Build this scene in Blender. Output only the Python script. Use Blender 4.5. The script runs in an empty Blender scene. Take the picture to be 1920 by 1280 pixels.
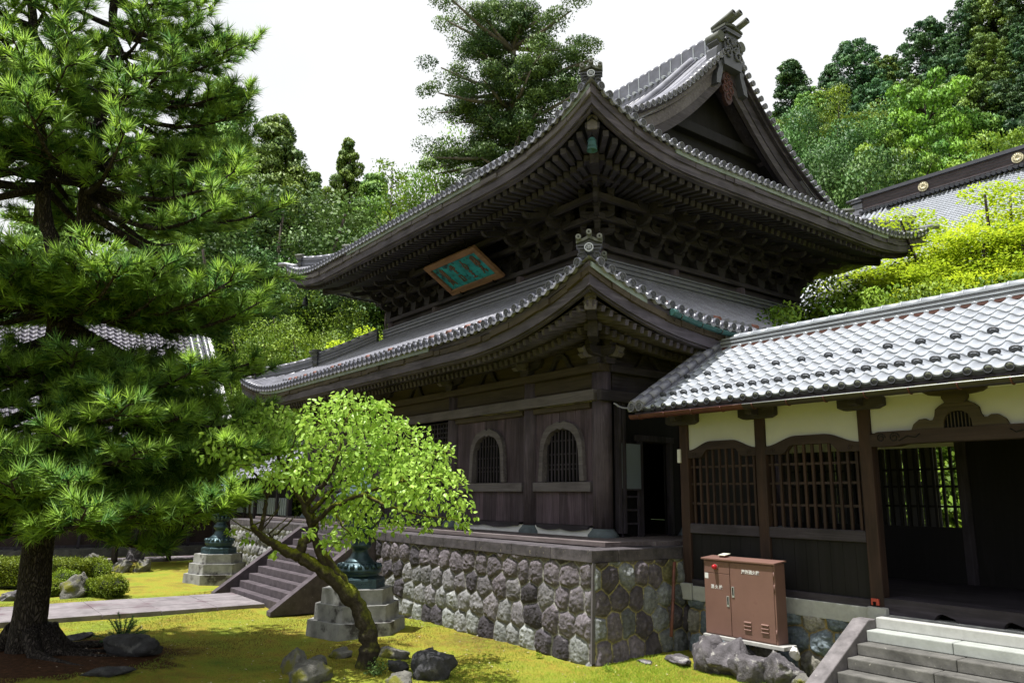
import bpy, math, random
import numpy as np
from mathutils import Vector, Matrix

R = math.radians
PI = math.pi
scene = bpy.context.scene
COL = scene.collection

# ------------------------------------------------------------------ camera
CAM_Z = 2.4
FPX, PITCH, YAW, ROLL = 1443.05, 0.200324, 0.928468, 0.0118273
_cy, _sy, _cp, _sp = math.cos(YAW), math.sin(YAW), math.cos(PITCH), math.sin(PITCH)
FW = np.array([-_sy * _cp, _cy * _cp, _sp]); RT = np.array([_cy, _sy, 0.0]); UP = np.cross(RT, FW)
_c, _s = math.cos(ROLL), math.sin(ROLL)
CR = _c * RT + _s * UP
CU = -_s * RT + _c * UP
cam = bpy.data.cameras.new('camera')
cam.sensor_width = 36.0
cam.lens = FPX / 1920.0 * 36.0
cam.clip_start = 0.1
cam.clip_end = 1000
camo = bpy.data.objects.new('camera', cam)
COL.objects.link(camo)
camo.matrix_world = Matrix(((CR[0], CU[0], -FW[0], 0), (CR[1], CU[1], -FW[1], 0), (CR[2], CU[2], -FW[2], CAM_Z), (0, 0, 0, 1)))
scene.camera = camo


def ray(px, py):
    return FW + CR * (px - 960) / FPX - CU * (py - 640) / FPX


def at_d(px, py, D):                      # point seen at a photo pixel, D metres away over the ground
    d = ray(px, py)
    return np.array([0, 0, CAM_Z]) + d * (D / math.hypot(d[0], d[1]))


def at_z(px, py, z):
    d = ray(px, py)
    return np.array([0, 0, CAM_Z]) + d * ((z - CAM_Z) / d[2])


# ------------------------------------------------------------------ world, sun, exposure
SUN = np.array([-0.10, -0.27, 1.0]); SUN /= np.linalg.norm(SUN)
world = bpy.data.worlds.new('World')
scene.world = world
world.use_nodes = True
nt = world.node_tree
for n in list(nt.nodes):
    nt.nodes.remove(n)
wo = nt.nodes.new('ShaderNodeOutputWorld')
bg = nt.nodes.new('ShaderNodeBackground')
sky = nt.nodes.new('ShaderNodeTexSky')
sky.sky_type = 'NISHITA'
sky.sun_disc = False
sky.sun_elevation = math.asin(SUN[2])
sky.sun_rotation = math.atan2(SUN[0], SUN[1])
sky.air_density = 1.0
sky.dust_density = 1.5
SKY_STRENGTH = 0.065
mul = nt.nodes.new('ShaderNodeVectorMath'); mul.operation = 'SCALE'
nt.links.new(sky.outputs[0], mul.inputs[0]); mul.inputs['Scale'].default_value = SKY_STRENGTH
tcw = nt.nodes.new('ShaderNodeTexCoord')
nz = nt.nodes.new('ShaderNodeTexNoise'); nz.inputs['Scale'].default_value = 1.6; nz.inputs['Detail'].default_value = 5
nt.links.new(tcw.outputs['Generated'], nz.inputs['Vector'])
rmp = nt.nodes.new('ShaderNodeValToRGB')
rmp.color_ramp.elements[0].position = 0.30; rmp.color_ramp.elements[0].color = (0.88, 0.88, 0.88, 1)
rmp.color_ramp.elements[1].position = 0.46; rmp.color_ramp.elements[1].color = (1, 1, 1, 1)
nt.links.new(nz.outputs['Fac'], rmp.inputs[0])
mixw = nt.nodes.new('ShaderNodeMixRGB')
mixw.inputs[2].default_value = (0.545, 0.555, 0.565, 1)      # thin bright cloud
nt.links.new(rmp.outputs[0], mixw.inputs[0]); nt.links.new(mul.outputs[0], mixw.inputs[1])
nt.links.new(mixw.outputs[0], bg.inputs['Color'])
bg.inputs['Strength'].default_value = 1.0
nt.links.new(bg.outputs[0], wo.inputs[0])

sl = bpy.data.lights.new('sun', 'SUN')
sl.energy = 5.0
sl.angle = R(0.55)
sl.color = (1.0, 0.97, 0.925)
so = bpy.data.objects.new('sun', sl)
COL.objects.link(so)
so.rotation_euler = Vector((-SUN[0], -SUN[1], -SUN[2])).to_track_quat('-Z', 'Y').to_euler()

scene.view_settings.view_transform = 'Standard'
scene.view_settings.look = 'None'
scene.view_settings.exposure = 0.92
scene.view_settings.gamma = 1.0
scene.view_settings.use_curve_mapping = False
scene.cycles.max_bounces = 8
scene.cycles.transparent_max_bounces = 4
scene.cycles.use_adaptive_sampling = True
scene.cycles.adaptive_threshold = 0.02
try:
    scene.cycles.use_denoising = True
    scene.cycles.denoiser = 'OPENIMAGEDENOISE'
except Exception:
    pass


# ------------------------------------------------------------------ mesh helpers
def unit(v):
    v = np.array(v, float)
    return v / max(1e-9, np.linalg.norm(v))


class MB:
    """collects shapes, then links them as one mesh object"""

    def __init__(s):
        s.V = []; s.F = []; s.M = []; s.S = []; s.n = 0

    def add(s, V, F, m=0, smooth=False):
        o = s.n
        V = np.asarray(V, float).reshape(-1, 3)
        s.V.append(V); s.n += len(V)
        for f in F:
            s.F.append([i + o for i in f]); s.M.append(m); s.S.append(smooth)

    def box(s, a, b, m=0):
        x0, y0, z0 = a; x1, y1, z1 = b
        x0, x1 = min(x0, x1), max(x0, x1); y0, y1 = min(y0, y1), max(y0, y1); z0, z1 = min(z0, z1), max(z0, z1)
        V = [(x0, y0, z0), (x1, y0, z0), (x1, y1, z0), (x0, y1, z0), (x0, y0, z1), (x1, y0, z1), (x1, y1, z1), (x0, y1, z1)]
        s.add(V, [(0, 3, 2, 1), (4, 5, 6, 7), (0, 1, 5, 4), (1, 2, 6, 5), (2, 3, 7, 6), (3, 0, 4, 7)], m)

    def beam(s, p0, p1, w, h, m=0, up=(0, 0, 1), w1=None, h1=None):
        p0 = np.array(p0, float); p1 = np.array(p1, float)
        d = unit(p1 - p0); up = np.array(up, float)
        sd = np.cross(d, up)
        if np.linalg.norm(sd) < 1e-5:
            sd = np.cross(d, (1, 0, 0))
        sd = unit(sd); u = np.cross(sd, d)
        w1 = w if w1 is None else w1; h1 = h if h1 is None else h1
        V = []
        for p, ww, hh in ((p0, w, h), (p1, w1, h1)):
            for a, b in ((-1, -1), (1, -1), (1, 1), (-1, 1)):
                V.append(p + sd * a * ww / 2 + u * b * hh / 2)
        s.add(V, [(0, 1, 2, 3)[::-1], (4, 5, 6, 7), (0, 1, 5, 4), (1, 2, 6, 5), (2, 3, 7, 6), (3, 0, 4, 7)], m)

    def lathe(s, prof, c=(0, 0, 0), n=24, m=0, smooth=True, phase=0.0, cap=True):
        c = np.array(c, float); V = []; F = []
        for r, z in prof:
            for i in range(n):
                a = phase + 2 * PI * i / n
                V.append((c[0] + r * math.cos(a), c[1] + r * math.sin(a), c[2] + z))
        k = len(prof)
        for j in range(k - 1):
            for i in range(n):
                F.append((j * n + i, j * n + (i + 1) % n, (j + 1) * n + (i + 1) % n, (j + 1) * n + i))
        s.add(V, F, m, smooth)
        if cap:
            o = s.n - len(V)
            s.F.append([o + i for i in range(n)][::-1]); s.M.append(m); s.S.append(False)
            s.F.append([o + (k - 1) * n + i for i in range(n)]); s.M.append(m); s.S.append(False)

    def tube(s, P, rad, n=10, m=0, smooth=True, cap=True, half=None, up=(0, 0, 1)):
        P = np.array(P, float); k = len(P)
        rad = np.broadcast_to(np.array(rad, float), (k,))
        V = []; F = []
        prev = None
        nn = n if half is None else n + 1
        for j in range(k):
            d = unit(P[min(j + 1, k - 1)] - P[max(j - 1, 0)])
            if prev is None:
                sd = np.cross(d, up)
                if np.linalg.norm(sd) < 1e-4:
                    sd = np.cross(d, (1, 0, 0))
            else:
                sd = prev - d * (prev @ d)
            sd = unit(sd); prev = sd
            u = np.cross(sd, d)
            for i in range(nn):
                a = 2 * PI * i / n if half is None else half[0] + (half[1] - half[0]) * i / n
                V.append(P[j] + rad[j] * (math.cos(a) * sd + math.sin(a) * u))
        for j in range(k - 1):
            for i in range(n):
                i2 = (i + 1) % nn
                F.append((j * nn + i, j * nn + i2, (j + 1) * nn + i2, (j + 1) * nn + i))
        s.add(V, F, m, smooth)
        if cap:
            o = s.n - len(V)
            s.F.append([o + i for i in range(nn)][::-1]); s.M.append(m); s.S.append(False)
            s.F.append([o + (k - 1) * nn + i for i in range(nn)]); s.M.append(m); s.S.append(False)

    def prism(s, poly, org, ax, ay, az, depth, m=0):
        org = np.array(org, float); ax = np.array(ax, float); ay = np.array(ay, float); az = np.array(az, float)
        k = len(poly)
        V = [org + ax * x + ay * y for x, y in poly] + [org + ax * x + ay * y + az * depth for x, y in poly]
        F = [list(range(k))[::-1], [k + i for i in range(k)]] + [(i, (i + 1) % k, k + (i + 1) % k, k + i) for i in range(k)]
        s.add(V, F, m)

    def strip(s, rows, m=0, smooth=False, close=False):
        """rows: list of equal-length point lists"""
        n = len(rows[0]); V = [p for r in rows for p in r]; F = []
        for j in range(len(rows) - 1):
            for i in range(n if close else n - 1):
                i2 = (i + 1) % n
                F.append((j * n + i, j * n + i2, (j + 1) * n + i2, (j + 1) * n + i))
        s.add(V, F, m, smooth)

    def sweep(s, path_frames, poly, m=0, smooth=False, cap=True):
        """path_frames: list of (point, ax, ay); poly: closed 2-D outline"""
        rows = [[p + ax * x + ay * y for x, y in poly] for p, ax, ay in path_frames]
        s.strip(rows, m, smooth, close=True)
        if cap:
            n = len(poly); o = s.n - n * len(rows)
            s.F.append([o + i for i in range(n)][::-1]); s.M.append(m); s.S.append(False)
            s.F.append([o + (len(rows) - 1) * n + i for i in range(n)]); s.M.append(m); s.S.append(False)

    def copy_from(s, o, mat3, loc):
        """place another MB with a 3x3 matrix and an offset"""
        off = s.n
        V = np.concatenate(o.V) @ np.array(mat3, float).T + np.array(loc, float)
        s.V.append(V); s.n += len(V)
        s.F += [[i + off for i in f] for f in o.F]; s.M += o.M; s.S += o.S

    def build(s, name, mats, parent=None, bevel=0, world=True, col=None):
        me = bpy.data.meshes.new(name)
        V = np.concatenate(s.V) if s.V else np.zeros((0, 3))
        ln = np.array([len(f) for f in s.F], np.int32)
        li = np.fromiter((i for f in s.F for i in f), np.int32, int(ln.sum()))
        me.vertices.add(len(V)); me.vertices.foreach_set('co', V.astype(np.float32).ravel())
        me.loops.add(len(li)); me.loops.foreach_set('vertex_index', li)
        me.polygons.add(len(ln))
        me.polygons.foreach_set('loop_start', np.concatenate([[0], np.cumsum(ln)[:-1]]).astype(np.int32))
        me.polygons.foreach_set('loop_total', ln)
        me.polygons.foreach_set('material_index', np.array(s.M, np.int32))
        me.polygons.foreach_set('use_smooth', np.array(s.S, bool))
        me.update(calc_edges=True)
        me.validate()
        if col is not None:
            a = me.color_attributes.new('tint', 'FLOAT_COLOR', 'POINT')
            a.data.foreach_set('color', np.asarray(col, np.float32).ravel())
        return link(name, me, mats, parent, bevel, world)


def link(name, me, mats, parent=None, bevel=0, world=True):
    for m in (mats if isinstance(mats, (list, tuple)) else [mats]):
        me.materials.append(m)
    o = bpy.data.objects.new(name, me)
    COL.objects.link(o)
    if parent is not None:
        o.parent = parent
        if world:
            o.location = -abs_loc(parent)
    if bevel:
        b = o.modifiers.new('bevel', 'BEVEL'); b.width = bevel; b.segments = 2; b.limit_method = 'ANGLE'; b.angle_limit = R(40)
        b.harden_normals = False
    return o


def abs_loc(o):
    v = Vector((0, 0, 0))
    while o is not None:
        v = v + o.location; o = o.parent
    return v


def tag(o, label=None, cat=None, group=None, kind=None):
    if label: o['label'] = label
    if cat: o['category'] = cat
    if group: o['group'] = group
    if kind: o['kind'] = kind
    return o


def thing(name, loc, label, cat, group=None, rz=0.0):
    o = bpy.data.objects.new(name, None)
    o.empty_display_size = 0.2
    COL.objects.link(o)
    o.location = loc; o.rotation_euler = (0, 0, rz)
    return tag(o, label, cat, group)


def dup(root, loc, label=None, group=None, rz=None, scale=None):
    r = root.copy(); COL.objects.link(r); r.location = loc
    if rz is not None: r.rotation_euler = (0, 0, rz)
    if scale is not None: r.scale = scale if hasattr(scale, '__len__') else (scale,) * 3
    if label: r['label'] = label
    if group: r['group'] = group
    for ch in list(root.children):
        c = ch.copy(); COL.objects.link(c); c.parent = r
        for g in list(ch.children):
            d = g.copy(); COL.objects.link(d); d.parent = c
    return r


def cards(name, Pts, D, N, L, W, mats, parent=None, tint=None, tri=False, world=True, fold=0.0, vn=None):
    """many small leaf faces: centres, long axes, normals, lengths, widths"""
    n = len(Pts)
    D = D / np.maximum(1e-6, np.linalg.norm(D, axis=1))[:, None]
    S = np.cross(D, N); S /= np.maximum(1e-6, np.linalg.norm(S, axis=1))[:, None]
    Nn = np.cross(S, D)
    L = np.broadcast_to(np.asarray(L, float), (n,))[:, None]; W = np.broadcast_to(np.asarray(W, float), (n,))[:, None]
    if tri:
        V = np.stack([Pts - S * W / 2, Pts + S * W / 2, Pts + D * L], 1); k = 3
        F = np.arange(n * 3).reshape(n, 3); per = 1
    elif fold:
        Nl = Nn * (L * fold)
        a = Pts - D * L * .5; b = Pts + D * L * .5
        q = [(-.22, .48, 1), (.14, .40, .8)]
        V = np.stack([a] + [Pts + D * L * x + S * W * y + Nl * z for x, y, z in q] + [b] + [Pts + D * L * x - S * W * y + Nl * z for x, y, z in q[::-1]], 1); k = 6
        base = np.arange(n)[:, None] * 6
        F = np.concatenate([base + np.array([[0, 1, 2, 3]]), base + np.array([[0, 3, 4, 5]])], 1).reshape(-1, 4); per = 2
    elif False:
        a = Pts - D * L * .5; b = Pts + D * L * .5
        m1 = Pts - D * L * .08 + S * W / 2 + Nn * L * fold; m2 = Pts - D * L * .08 - S * W / 2 + Nn * L * fold
        V = np.stack([a, m1, b, m2], 1); k = 4
        base = np.arange(n)[:, None] * 4
        F = np.concatenate([base + np.array([[0, 1, 2]]), base + np.array([[0, 2, 3]])], 1).reshape(-1, 3); per = 2
    else:
        V = np.stack([Pts - D * L * .5, Pts + S * W / 2, Pts + D * L * .5, Pts - S * W / 2], 1); k = 4
        F = np.arange(n * 4).reshape(n, 4); per = 1
    V = V.reshape(-1, 3)
    me = bpy.data.meshes.new(name)
    me.vertices.add(len(V)); me.vertices.foreach_set('co', V.astype(np.float32).ravel())
    fl = F.shape[1]; nf = len(F)
    me.loops.add(nf * fl); me.loops.foreach_set('vertex_index', F.astype(np.int32).ravel())
    me.polygons.add(nf)
    me.polygons.foreach_set('loop_start', (np.arange(nf) * fl).astype(np.int32))
    me.polygons.foreach_set('loop_total', np.full(nf, fl, np.int32))
    me.update(calc_edges=True)
    if tint is not None:
        a = me.color_attributes.new('tint', 'FLOAT_COLOR', 'POINT')
        t = np.repeat(np.asarray(tint, np.float32), k)
        a.data.foreach_set('color', np.stack([t, t, t, np.ones_like(t)], 1).ravel())
    if vn is not None:
        vn = np.repeat(vn / np.maximum(1e-6, np.linalg.norm(vn, axis=1))[:, None], k, 0)
        me.polygons.foreach_set('use_smooth', np.ones(nf, bool))
        me.normals_split_custom_set_from_vertices(vn.astype(np.float32))
    return link(name, me, mats, parent, 0, world)


# ------------------------------------------------------------------ material helpers
MATS = {}


def newmat(name):
    m = bpy.data.materials.new(name); m.use_nodes = True
    nt = m.node_tree
    b = nt.nodes.get('Principled BSDF')
    MATS[name] = m
    return m, nt, b


def nd(nt, t, **kw):
    n = nt.nodes.new(t)
    for k, v in kw.items():
        if k in n.inputs.keys(): n.inputs[k].default_value = v
        else: setattr(n, k, v)
    return n


def ramp(nt, src, stops):
    r = nt.nodes.new('ShaderNodeValToRGB')
    e = r.color_ramp.elements
    while len(e) < len(stops): e.new(0.5)
    for i, (p, c) in enumerate(stops):
        e[i].position = p; e[i].color = (*c, 1) if len(c) == 3 else c
    nt.links.new(src, r.inputs[0])
    return r.outputs[0]


def coords(nt, scale=(1, 1, 1), kind='Object'):
    tc = nt.nodes.new('ShaderNodeTexCoord'); mp = nt.nodes.new('ShaderNodeMapping')
    mp.inputs['Scale'].default_value = scale
    if kind == 'World':
        g = nt.nodes.new('ShaderNodeNewGeometry'); nt.links.new(g.outputs['Position'], mp.inputs[0])
    else:
        nt.links.new(tc.outputs[kind], mp.inputs[0])
    return mp.outputs[0]


def noise(nt, vec, scale, detail=6, rough=0.6, dist=0.0):
    n = nd(nt, 'ShaderNodeTexNoise'); n.inputs['Scale'].default_value = scale; n.inputs['Detail'].default_value = detail
    n.inputs['Roughness'].default_value = rough; n.inputs['Distortion'].default_value = dist
    nt.links.new(vec, n.inputs['Vector'])
    return n.outputs['Fac']


def mixc(nt, fac, a, b, mode='MIX'):
    m = nt.nodes.new('ShaderNodeMixRGB'); m.blend_type = mode
    if isinstance(fac, (int, float)): m.inputs[0].default_value = fac
    else: nt.links.new(fac, m.inputs[0])
    for i, c in ((1, a), (2, b)):
        if isinstance(c, tuple): m.inputs[i].default_value = (*c, 1) if len(c) == 3 else c
        else: nt.links.new(c, m.inputs[i])
    return m.outputs[0]


def bump(nt, b, h, strength=0.3, dist=0.02):
    n = nt.nodes.new('ShaderNodeBump'); n.inputs['Strength'].default_value = strength; n.inputs['Distance'].default_value = dist
    nt.links.new(h, n.inputs['Height']); nt.links.new(n.outputs[0], b.inputs['Normal'])


def wood(name, dark, mid, light, axis='z', rough=0.75, planks=0.0, k=.62):
    dark, mid, light = [tuple(x * k for x in q) for q in (dark, mid, light)]
    m, nt, b = newmat(name)
    sc = {'z': (14, 14, 1.1), 'x': (1.1, 14, 14), 'y': (14, 1.1, 14)}[axis]
    v = coords(nt, sc)
    f = noise(nt, v, 1.0, 8, 0.65, 0.6)
    c = ramp(nt, f, [(0.28, dark), (0.5, mid), (0.72, light)])
    big = noise(nt, coords(nt, (1, 1, 1)), 1.3, 4, 0.6)
    c = mixc(nt, ramp(nt, big, [(0.35, (.0, .0, .0)), (0.7, (.6, .6, .6))]), c, light)
    if planks:
        w = nd(nt, 'ShaderNodeTexVoronoi'); w.voronoi_dimensions = '1D'
        sep = nt.nodes.new('ShaderNodeSeparateXYZ'); nt.links.new(coords(nt), sep.inputs[0])
        ad = nd(nt, 'ShaderNodeMath', operation='ADD'); nt.links.new(sep.outputs[0], ad.inputs[0]); nt.links.new(sep.outputs[1], ad.inputs[1])
        nt.links.new(ad.outputs[0], w.inputs['W']); w.inputs['Scale'].default_value = 1.0 / planks
        bw = nt.nodes.new('ShaderNodeRGBToBW'); nt.links.new(w.outputs['Color'], bw.inputs[0])
        c = mixc(nt, 1.0, c, ramp(nt, bw.outputs[0], [(0.15, (.55, .53, .55)), (0.85, (1.25, 1.2, 1.22))]), 'MULTIPLY')
    nt.links.new(c, b.inputs['Base Color'])
    b.inputs['Roughness'].default_value = rough
    b.inputs['Specular IOR Level'].default_value = 0.3
    bump(nt, b, f, 0.35, 0.01)
    return m


def plain(name, c, rough=0.6, var=0.25, scale=6.0, spec=0.4, metal=0.0, bmp=0.15, spots=None, bd=0.01):
    c = tuple(x * .84 for x in c)
    if spots: spots = (tuple(x * .84 for x in spots[0]), *spots[1:])
    m, nt, b = newmat(name)
    v = coords(nt)
    f = noise(nt, v, scale, 7, 0.65)
    lo = tuple(x * (1 - var) for x in c); hi = tuple(min(1, x * (1 + var)) for x in c)
    cc = ramp(nt, f, [(0.3, lo), (0.7, hi)])
    if spots:
        g = noise(nt, v, spots[1], 4, 0.6)
        cc = mixc(nt, ramp(nt, g, [(spots[2], (0, 0, 0)), (spots[2] + .09, (1, 1, 1))]), cc, spots[0])
    nt.links.new(cc, b.inputs['Base Color'])
    b.inputs['Roughness'].default_value = rough; b.inputs['Specular IOR Level'].default_value = spec; b.inputs['Metallic'].default_value = metal
    if bmp: bump(nt, b, noise(nt, v, scale * 6, 6, 0.7), bmp, bd)
    return m


def leafmat(name, dark, light, trans=0.35, rnd=0.25, rough=0.55, mid=None):
    """foliage: colour runs along the per-leaf tint, each tree shifts it a little"""
    m, nt, b = newmat(name)
    at = nt.nodes.new('ShaderNodeAttribute'); at.attribute_name = 'tint'
    oi = nt.nodes.new('ShaderNodeObjectInfo')
    c = ramp(nt, at.outputs['Fac'], [(0.0, dark), (1.0, light)] if mid is None else [(0.0, dark), (0.45, mid), (1.0, light)])
    hsv = nt.nodes.new('ShaderNodeHueSaturation')
    mr = nd(nt, 'ShaderNodeMapRange'); mr.inputs['To Min'].default_value = 1 - rnd; mr.inputs['To Max'].default_value = 1 + rnd
    nt.links.new(oi.outputs['Random'], mr.inputs['Value']); nt.links.new(mr.outputs[0], hsv.inputs['Value'])
    mh = nd(nt, 'ShaderNodeMapRange'); mh.inputs['To Min'].default_value = 0.485; mh.inputs['To Max'].default_value = 0.515
    nt.links.new(oi.outputs['Random'], mh.inputs['Value']); nt.links.new(mh.outputs[0], hsv.inputs['Hue'])
    nt.links.new(c, hsv.inputs['Color'])
    nt.links.new(hsv.outputs[0], b.inputs['Base Color'])
    b.inputs['Roughness'].default_value = rough; b.inputs['Specular IOR Level'].default_value = 0.25
    tr = nt.nodes.new('ShaderNodeBsdfTranslucent'); nt.links.new(hsv.outputs[0], tr.inputs[0])
    mx = nt.nodes.new('ShaderNodeMixShader'); mx.inputs[0].default_value = trans
    nt.links.new(b.outputs[0], mx.inputs[1]); nt.links.new(tr.outputs[0], mx.inputs[2])
    nt.links.new(mx.outputs[0], nt.nodes['Material Output'].inputs[0])
    return m


W_D, W_M, W_L = (0.0065, 0.0055, 0.0078), (0.024, 0.0195, 0.0275), (0.09, 0.076, 0.10)
wood_z = wood('weathered_wood_upright', W_D, W_M, W_L, 'z', planks=0.0)
wood_x = wood('weathered_wood_along', W_D, W_M, W_L, 'x')
wood_y = wood('weathered_wood_across', W_D, W_M, W_L, 'y')
wood_plank = wood('weathered_plank', (0.024, 0.016, 0.022), (0.060, 0.042, 0.057), (0.13, 0.10, 0.13), 'z', planks=0.23, k=.85)
wood_grey = wood('grey_wood_along', (0.045, 0.038, 0.043), (0.09, 0.078, 0.088), (0.16, 0.145, 0.16), 'x', k=.85)
wood_tan = wood('tan_wood_along', (0.028, 0.020, 0.013), (0.06, 0.045, 0.030), (0.11, 0.085, 0.057), 'x')
wood_black = wood('near_black_wood', (0.002, 0.0018, 0.0022), (0.0045, 0.004, 0.005), (0.013, 0.011, 0.014), 'z', planks=0.2)  # near-black timber; in the gable and upper soffit it carries the shade
column_wood = wood('column_wood', (.018, .0135, .019), (.052, .040, .054), (.125, .10, .13), 'z', k=.85)
eave_x = wood('eave_wood_along', (.015, .0130, .018), (.046, .039, .053), (.135, .118, .152), 'x', k=.8)
eave_y = wood('eave_wood_across', (.015, .0130, .018), (.046, .039, .053), (.135, .118, .152), 'y', k=.8)
wood_red = wood('red_brown_wood', (0.009, 0.005, 0.0045), (0.027, 0.0135, 0.011), (0.07, 0.036, 0.026), 'z')
wood_redx = wood('red_brown_wood_along', (0.012, 0.0065, 0.0065), (0.030, 0.0175, 0.0165), (0.065, 0.041, 0.038), 'x')
wood_deck = wood('deck_wood', (0.06, 0.046, 0.046), (0.11, 0.088, 0.090), (0.18, 0.155, 0.157), 'x', k=.9)
plaster = plain('cream_plaster', (0.47, 0.475, 0.48), 0.9, 0.06, 2.0, 0.2, bmp=0.05)
white_plaster = plain('white_plaster', (0.80, 0.80, 0.82), 0.9, 0.06, 3.0, 0.2, bmp=0.05)
tile = plain('silver_grey_tile', (0.185, 0.188, 0.228), 0.36, 0.35, 2.2, 0.6, bmp=0.06)
tile_mid = plain('blue_grey_tile', (0.10, 0.104, 0.135), 0.42, 0.30, 4.0, 0.5, bmp=0.06)
tile_dark = plain('dark_grey_tile', (0.05, 0.053, 0.066), 0.45, 0.25, 5.0, 0.5, bmp=0.08)
tile_light = plain('pale_tile', (0.33, 0.355, 0.395), 0.38, 0.20, 3.0, 0.5, bmp=0.04)
tile_rust = plain('rusty_strip', (0.09, 0.035, 0.025), 0.6, 0.3, 4.0)
tile_red = plain('red_tile', (0.22, 0.085, 0.06), 0.6, 0.3, 4.0)
tile_bank = plain('tile_emblem', (0.10, 0.103, 0.125), 0.5, 0.2, 9.0)
moss_tile = plain('mossy_tile', (0.075, 0.082, 0.068), 0.7, 0.4, 8.0)
flash = plain('pale_green_flashing', (0.20, 0.24, 0.23), 0.55, 0.25, 3.0)
copper = plain('verdigris_copper', (0.022, 0.085, 0.083), 0.55, 0.4, 6.0, 0.5, 0.3)
bronze = plain('patinated_bronze', (0.035, 0.068, 0.08), 0.42, 0.4, 5.0, 0.5, 0.5)
granite = plain('white_granite', (0.40, 0.405, 0.39), 0.8, 0.14, 9.0, bmp=0.1)
stone_pale = plain('pale_pedestal_stone', (0.25, 0.25, 0.24), 0.85, 0.5, 2.5, bmp=0.2, spots=((0.05, 0.045, 0.042), 1.9, 0.56))
stone_step = plain('purple_grey_stone', (0.066, 0.053, 0.062), 0.9, 0.45, 5.0, bmp=0.35, spots=((0.22, 0.19, 0.21), 26.0, 0.66))
stone_grey = plain('grey_step_stone', (0.105, 0.102, 0.094), 0.9, 0.5, 4.0, bmp=0.3, spots=((0.36, 0.35, 0.30), 20.0, 0.66))
stone_cope = plain('coping_stone', (0.062, 0.054, 0.061), 0.92, 0.7, 4.5, bmp=0.6, spots=((0.26, 0.23, 0.17), 24.0, 0.64))
rockmat = plain('garden_rock', (0.10, 0.092, 0.10), 0.9, 0.75, 3.0, bmp=1.0, bd=.035, spots=((0.34, 0.33, 0.31), 7.0, 0.57))
rock_dark = plain('dark_rock', (0.045, 0.045, 0.05), 0.85, 0.6, 4.0, bmp=1.0, bd=.03, spots=((0.12, 0.12, 0.12), 6.0, 0.6))
rock_moss = plain('mossy_rock', (0.15, 0.145, 0.13), 0.9, 0.6, 5.0, bmp=1.0, bd=.03, spots=((0.16, 0.16, 0.02), 2.6, 0.52))
black = plain('black_and_unlit', (0.006, 0.006, 0.006), 0.9, 0.2, 4.0, 0.1)  # black fittings, and sheets that stand in for unlit openings
brown_paint = plain('brown_paint', (0.17, 0.092, 0.074), 0.5, 0.10, 2.5, 0.4, bmp=0.02, spots=((0.135, 0.068, 0.055), 5.0, 0.63))
steel = plain('brushed_steel', (0.62, 0.64, 0.66), 0.35, 0.1, 8.0, 0.5, 0.7)
white_paint = plain('white_paint', (0.62, 0.62, 0.62), 0.6, 0.05, 5.0)
lamp_red = plain('red_lens', (0.45, 0.01, 0.02), 0.15, 0.1, 5.0, 0.6, bmp=0)
rust = plain('rust_brown_pipe', (0.13, 0.045, 0.03), 0.6, 0.35, 7.0)
gut_dark = plain('dark_brown_gutter', (0.022, 0.018, 0.018), 0.4, 0.3, 7.0)
gut_red = plain('red_brown_gutter', (0.075, 0.024, 0.018), 0.4, 0.3, 7.0)


def pinebark():
    m, nt, b = newmat('pine_bark')
    v = coords(nt, (1, 1, .36))
    w = nd(nt, 'ShaderNodeTexVoronoi'); w.feature = 'DISTANCE_TO_EDGE'; w.inputs['Scale'].default_value = 27
    ad = nt.nodes.new('ShaderNodeVectorMath'); ad.operation = 'MULTIPLY_ADD'
    n2 = nd(nt, 'ShaderNodeTexNoise'); n2.inputs['Scale'].default_value = 9; nt.links.new(v, n2.inputs['Vector'])
    nt.links.new(n2.outputs['Color'], ad.inputs[0]); ad.inputs[1].default_value = (.14, .14, .14); nt.links.new(v, ad.inputs[2])
    nt.links.new(ad.outputs[0], w.inputs['Vector'])
    f = noise(nt, v, 30, 6, .7)
    h = ramp(nt, w.outputs['Distance'], [(.0, (.0, .0, .0)), (.22, (1, 1, 1))])
    c = mixc(nt, h, (.017, .014, .0135), ramp(nt, f, [(.3, (.028, .023, .021)), (.7, (.085, .072, .066))]))
    nt.links.new(c, b.inputs['Base Color']); b.inputs['Roughness'].default_value = .95; b.inputs['Specular IOR Level'].default_value = .15
    bump(nt, b, h, 1.0, .03)
    return m


bark_pine = pinebark()
bark_dark = plain('dark_bark', (0.04, 0.032, 0.026), 0.95, 0.5, 9.0, 0.2, bmp=0.8)


def mossbark():
    m, nt, b = newmat('mossy_bark')
    v = coords(nt)
    f = noise(nt, v, 11, 8, 0.7)
    c = ramp(nt, f, [(.3, (.014, .011, .009)), (.55, (.035, .029, .022)), (.75, (.085, .075, .06))])
    g = nt.nodes.new('ShaderNodeNewGeometry'); sx = nt.nodes.new('ShaderNodeSeparateXYZ'); nt.links.new(g.outputs['Normal'], sx.inputs[0])
    ad = nd(nt, 'ShaderNodeMath', operation='MULTIPLY_ADD'); nt.links.new(noise(nt, v, 3.2, 7, .72), ad.inputs[0]); ad.inputs[1].default_value = 2.4
    nt.links.new(sx.outputs[2], ad.inputs[2])
    mr_ = nd(nt, 'ShaderNodeMapRange'); mr_.inputs['From Min'].default_value = 1.25; mr_.inputs['From Max'].default_value = 1.95; nt.links.new(ad.outputs[0], mr_.inputs['Value'])
    mk = mr_.outputs[0]        # moss gathers on the upper side of the wood
    mo = ramp(nt, noise(nt, v, 22, 5, .7), [(.3, (.05, .07, .006)), (.7, (.20, .21, .012))])
    c = mixc(nt, mk, c, mo)
    nt.links.new(c, b.inputs['Base Color']); b.inputs['Roughness'].default_value = .95; b.inputs['Specular IOR Level'].default_value = .15
    bump(nt, b, f, 1.0, .03)
    return m


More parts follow.
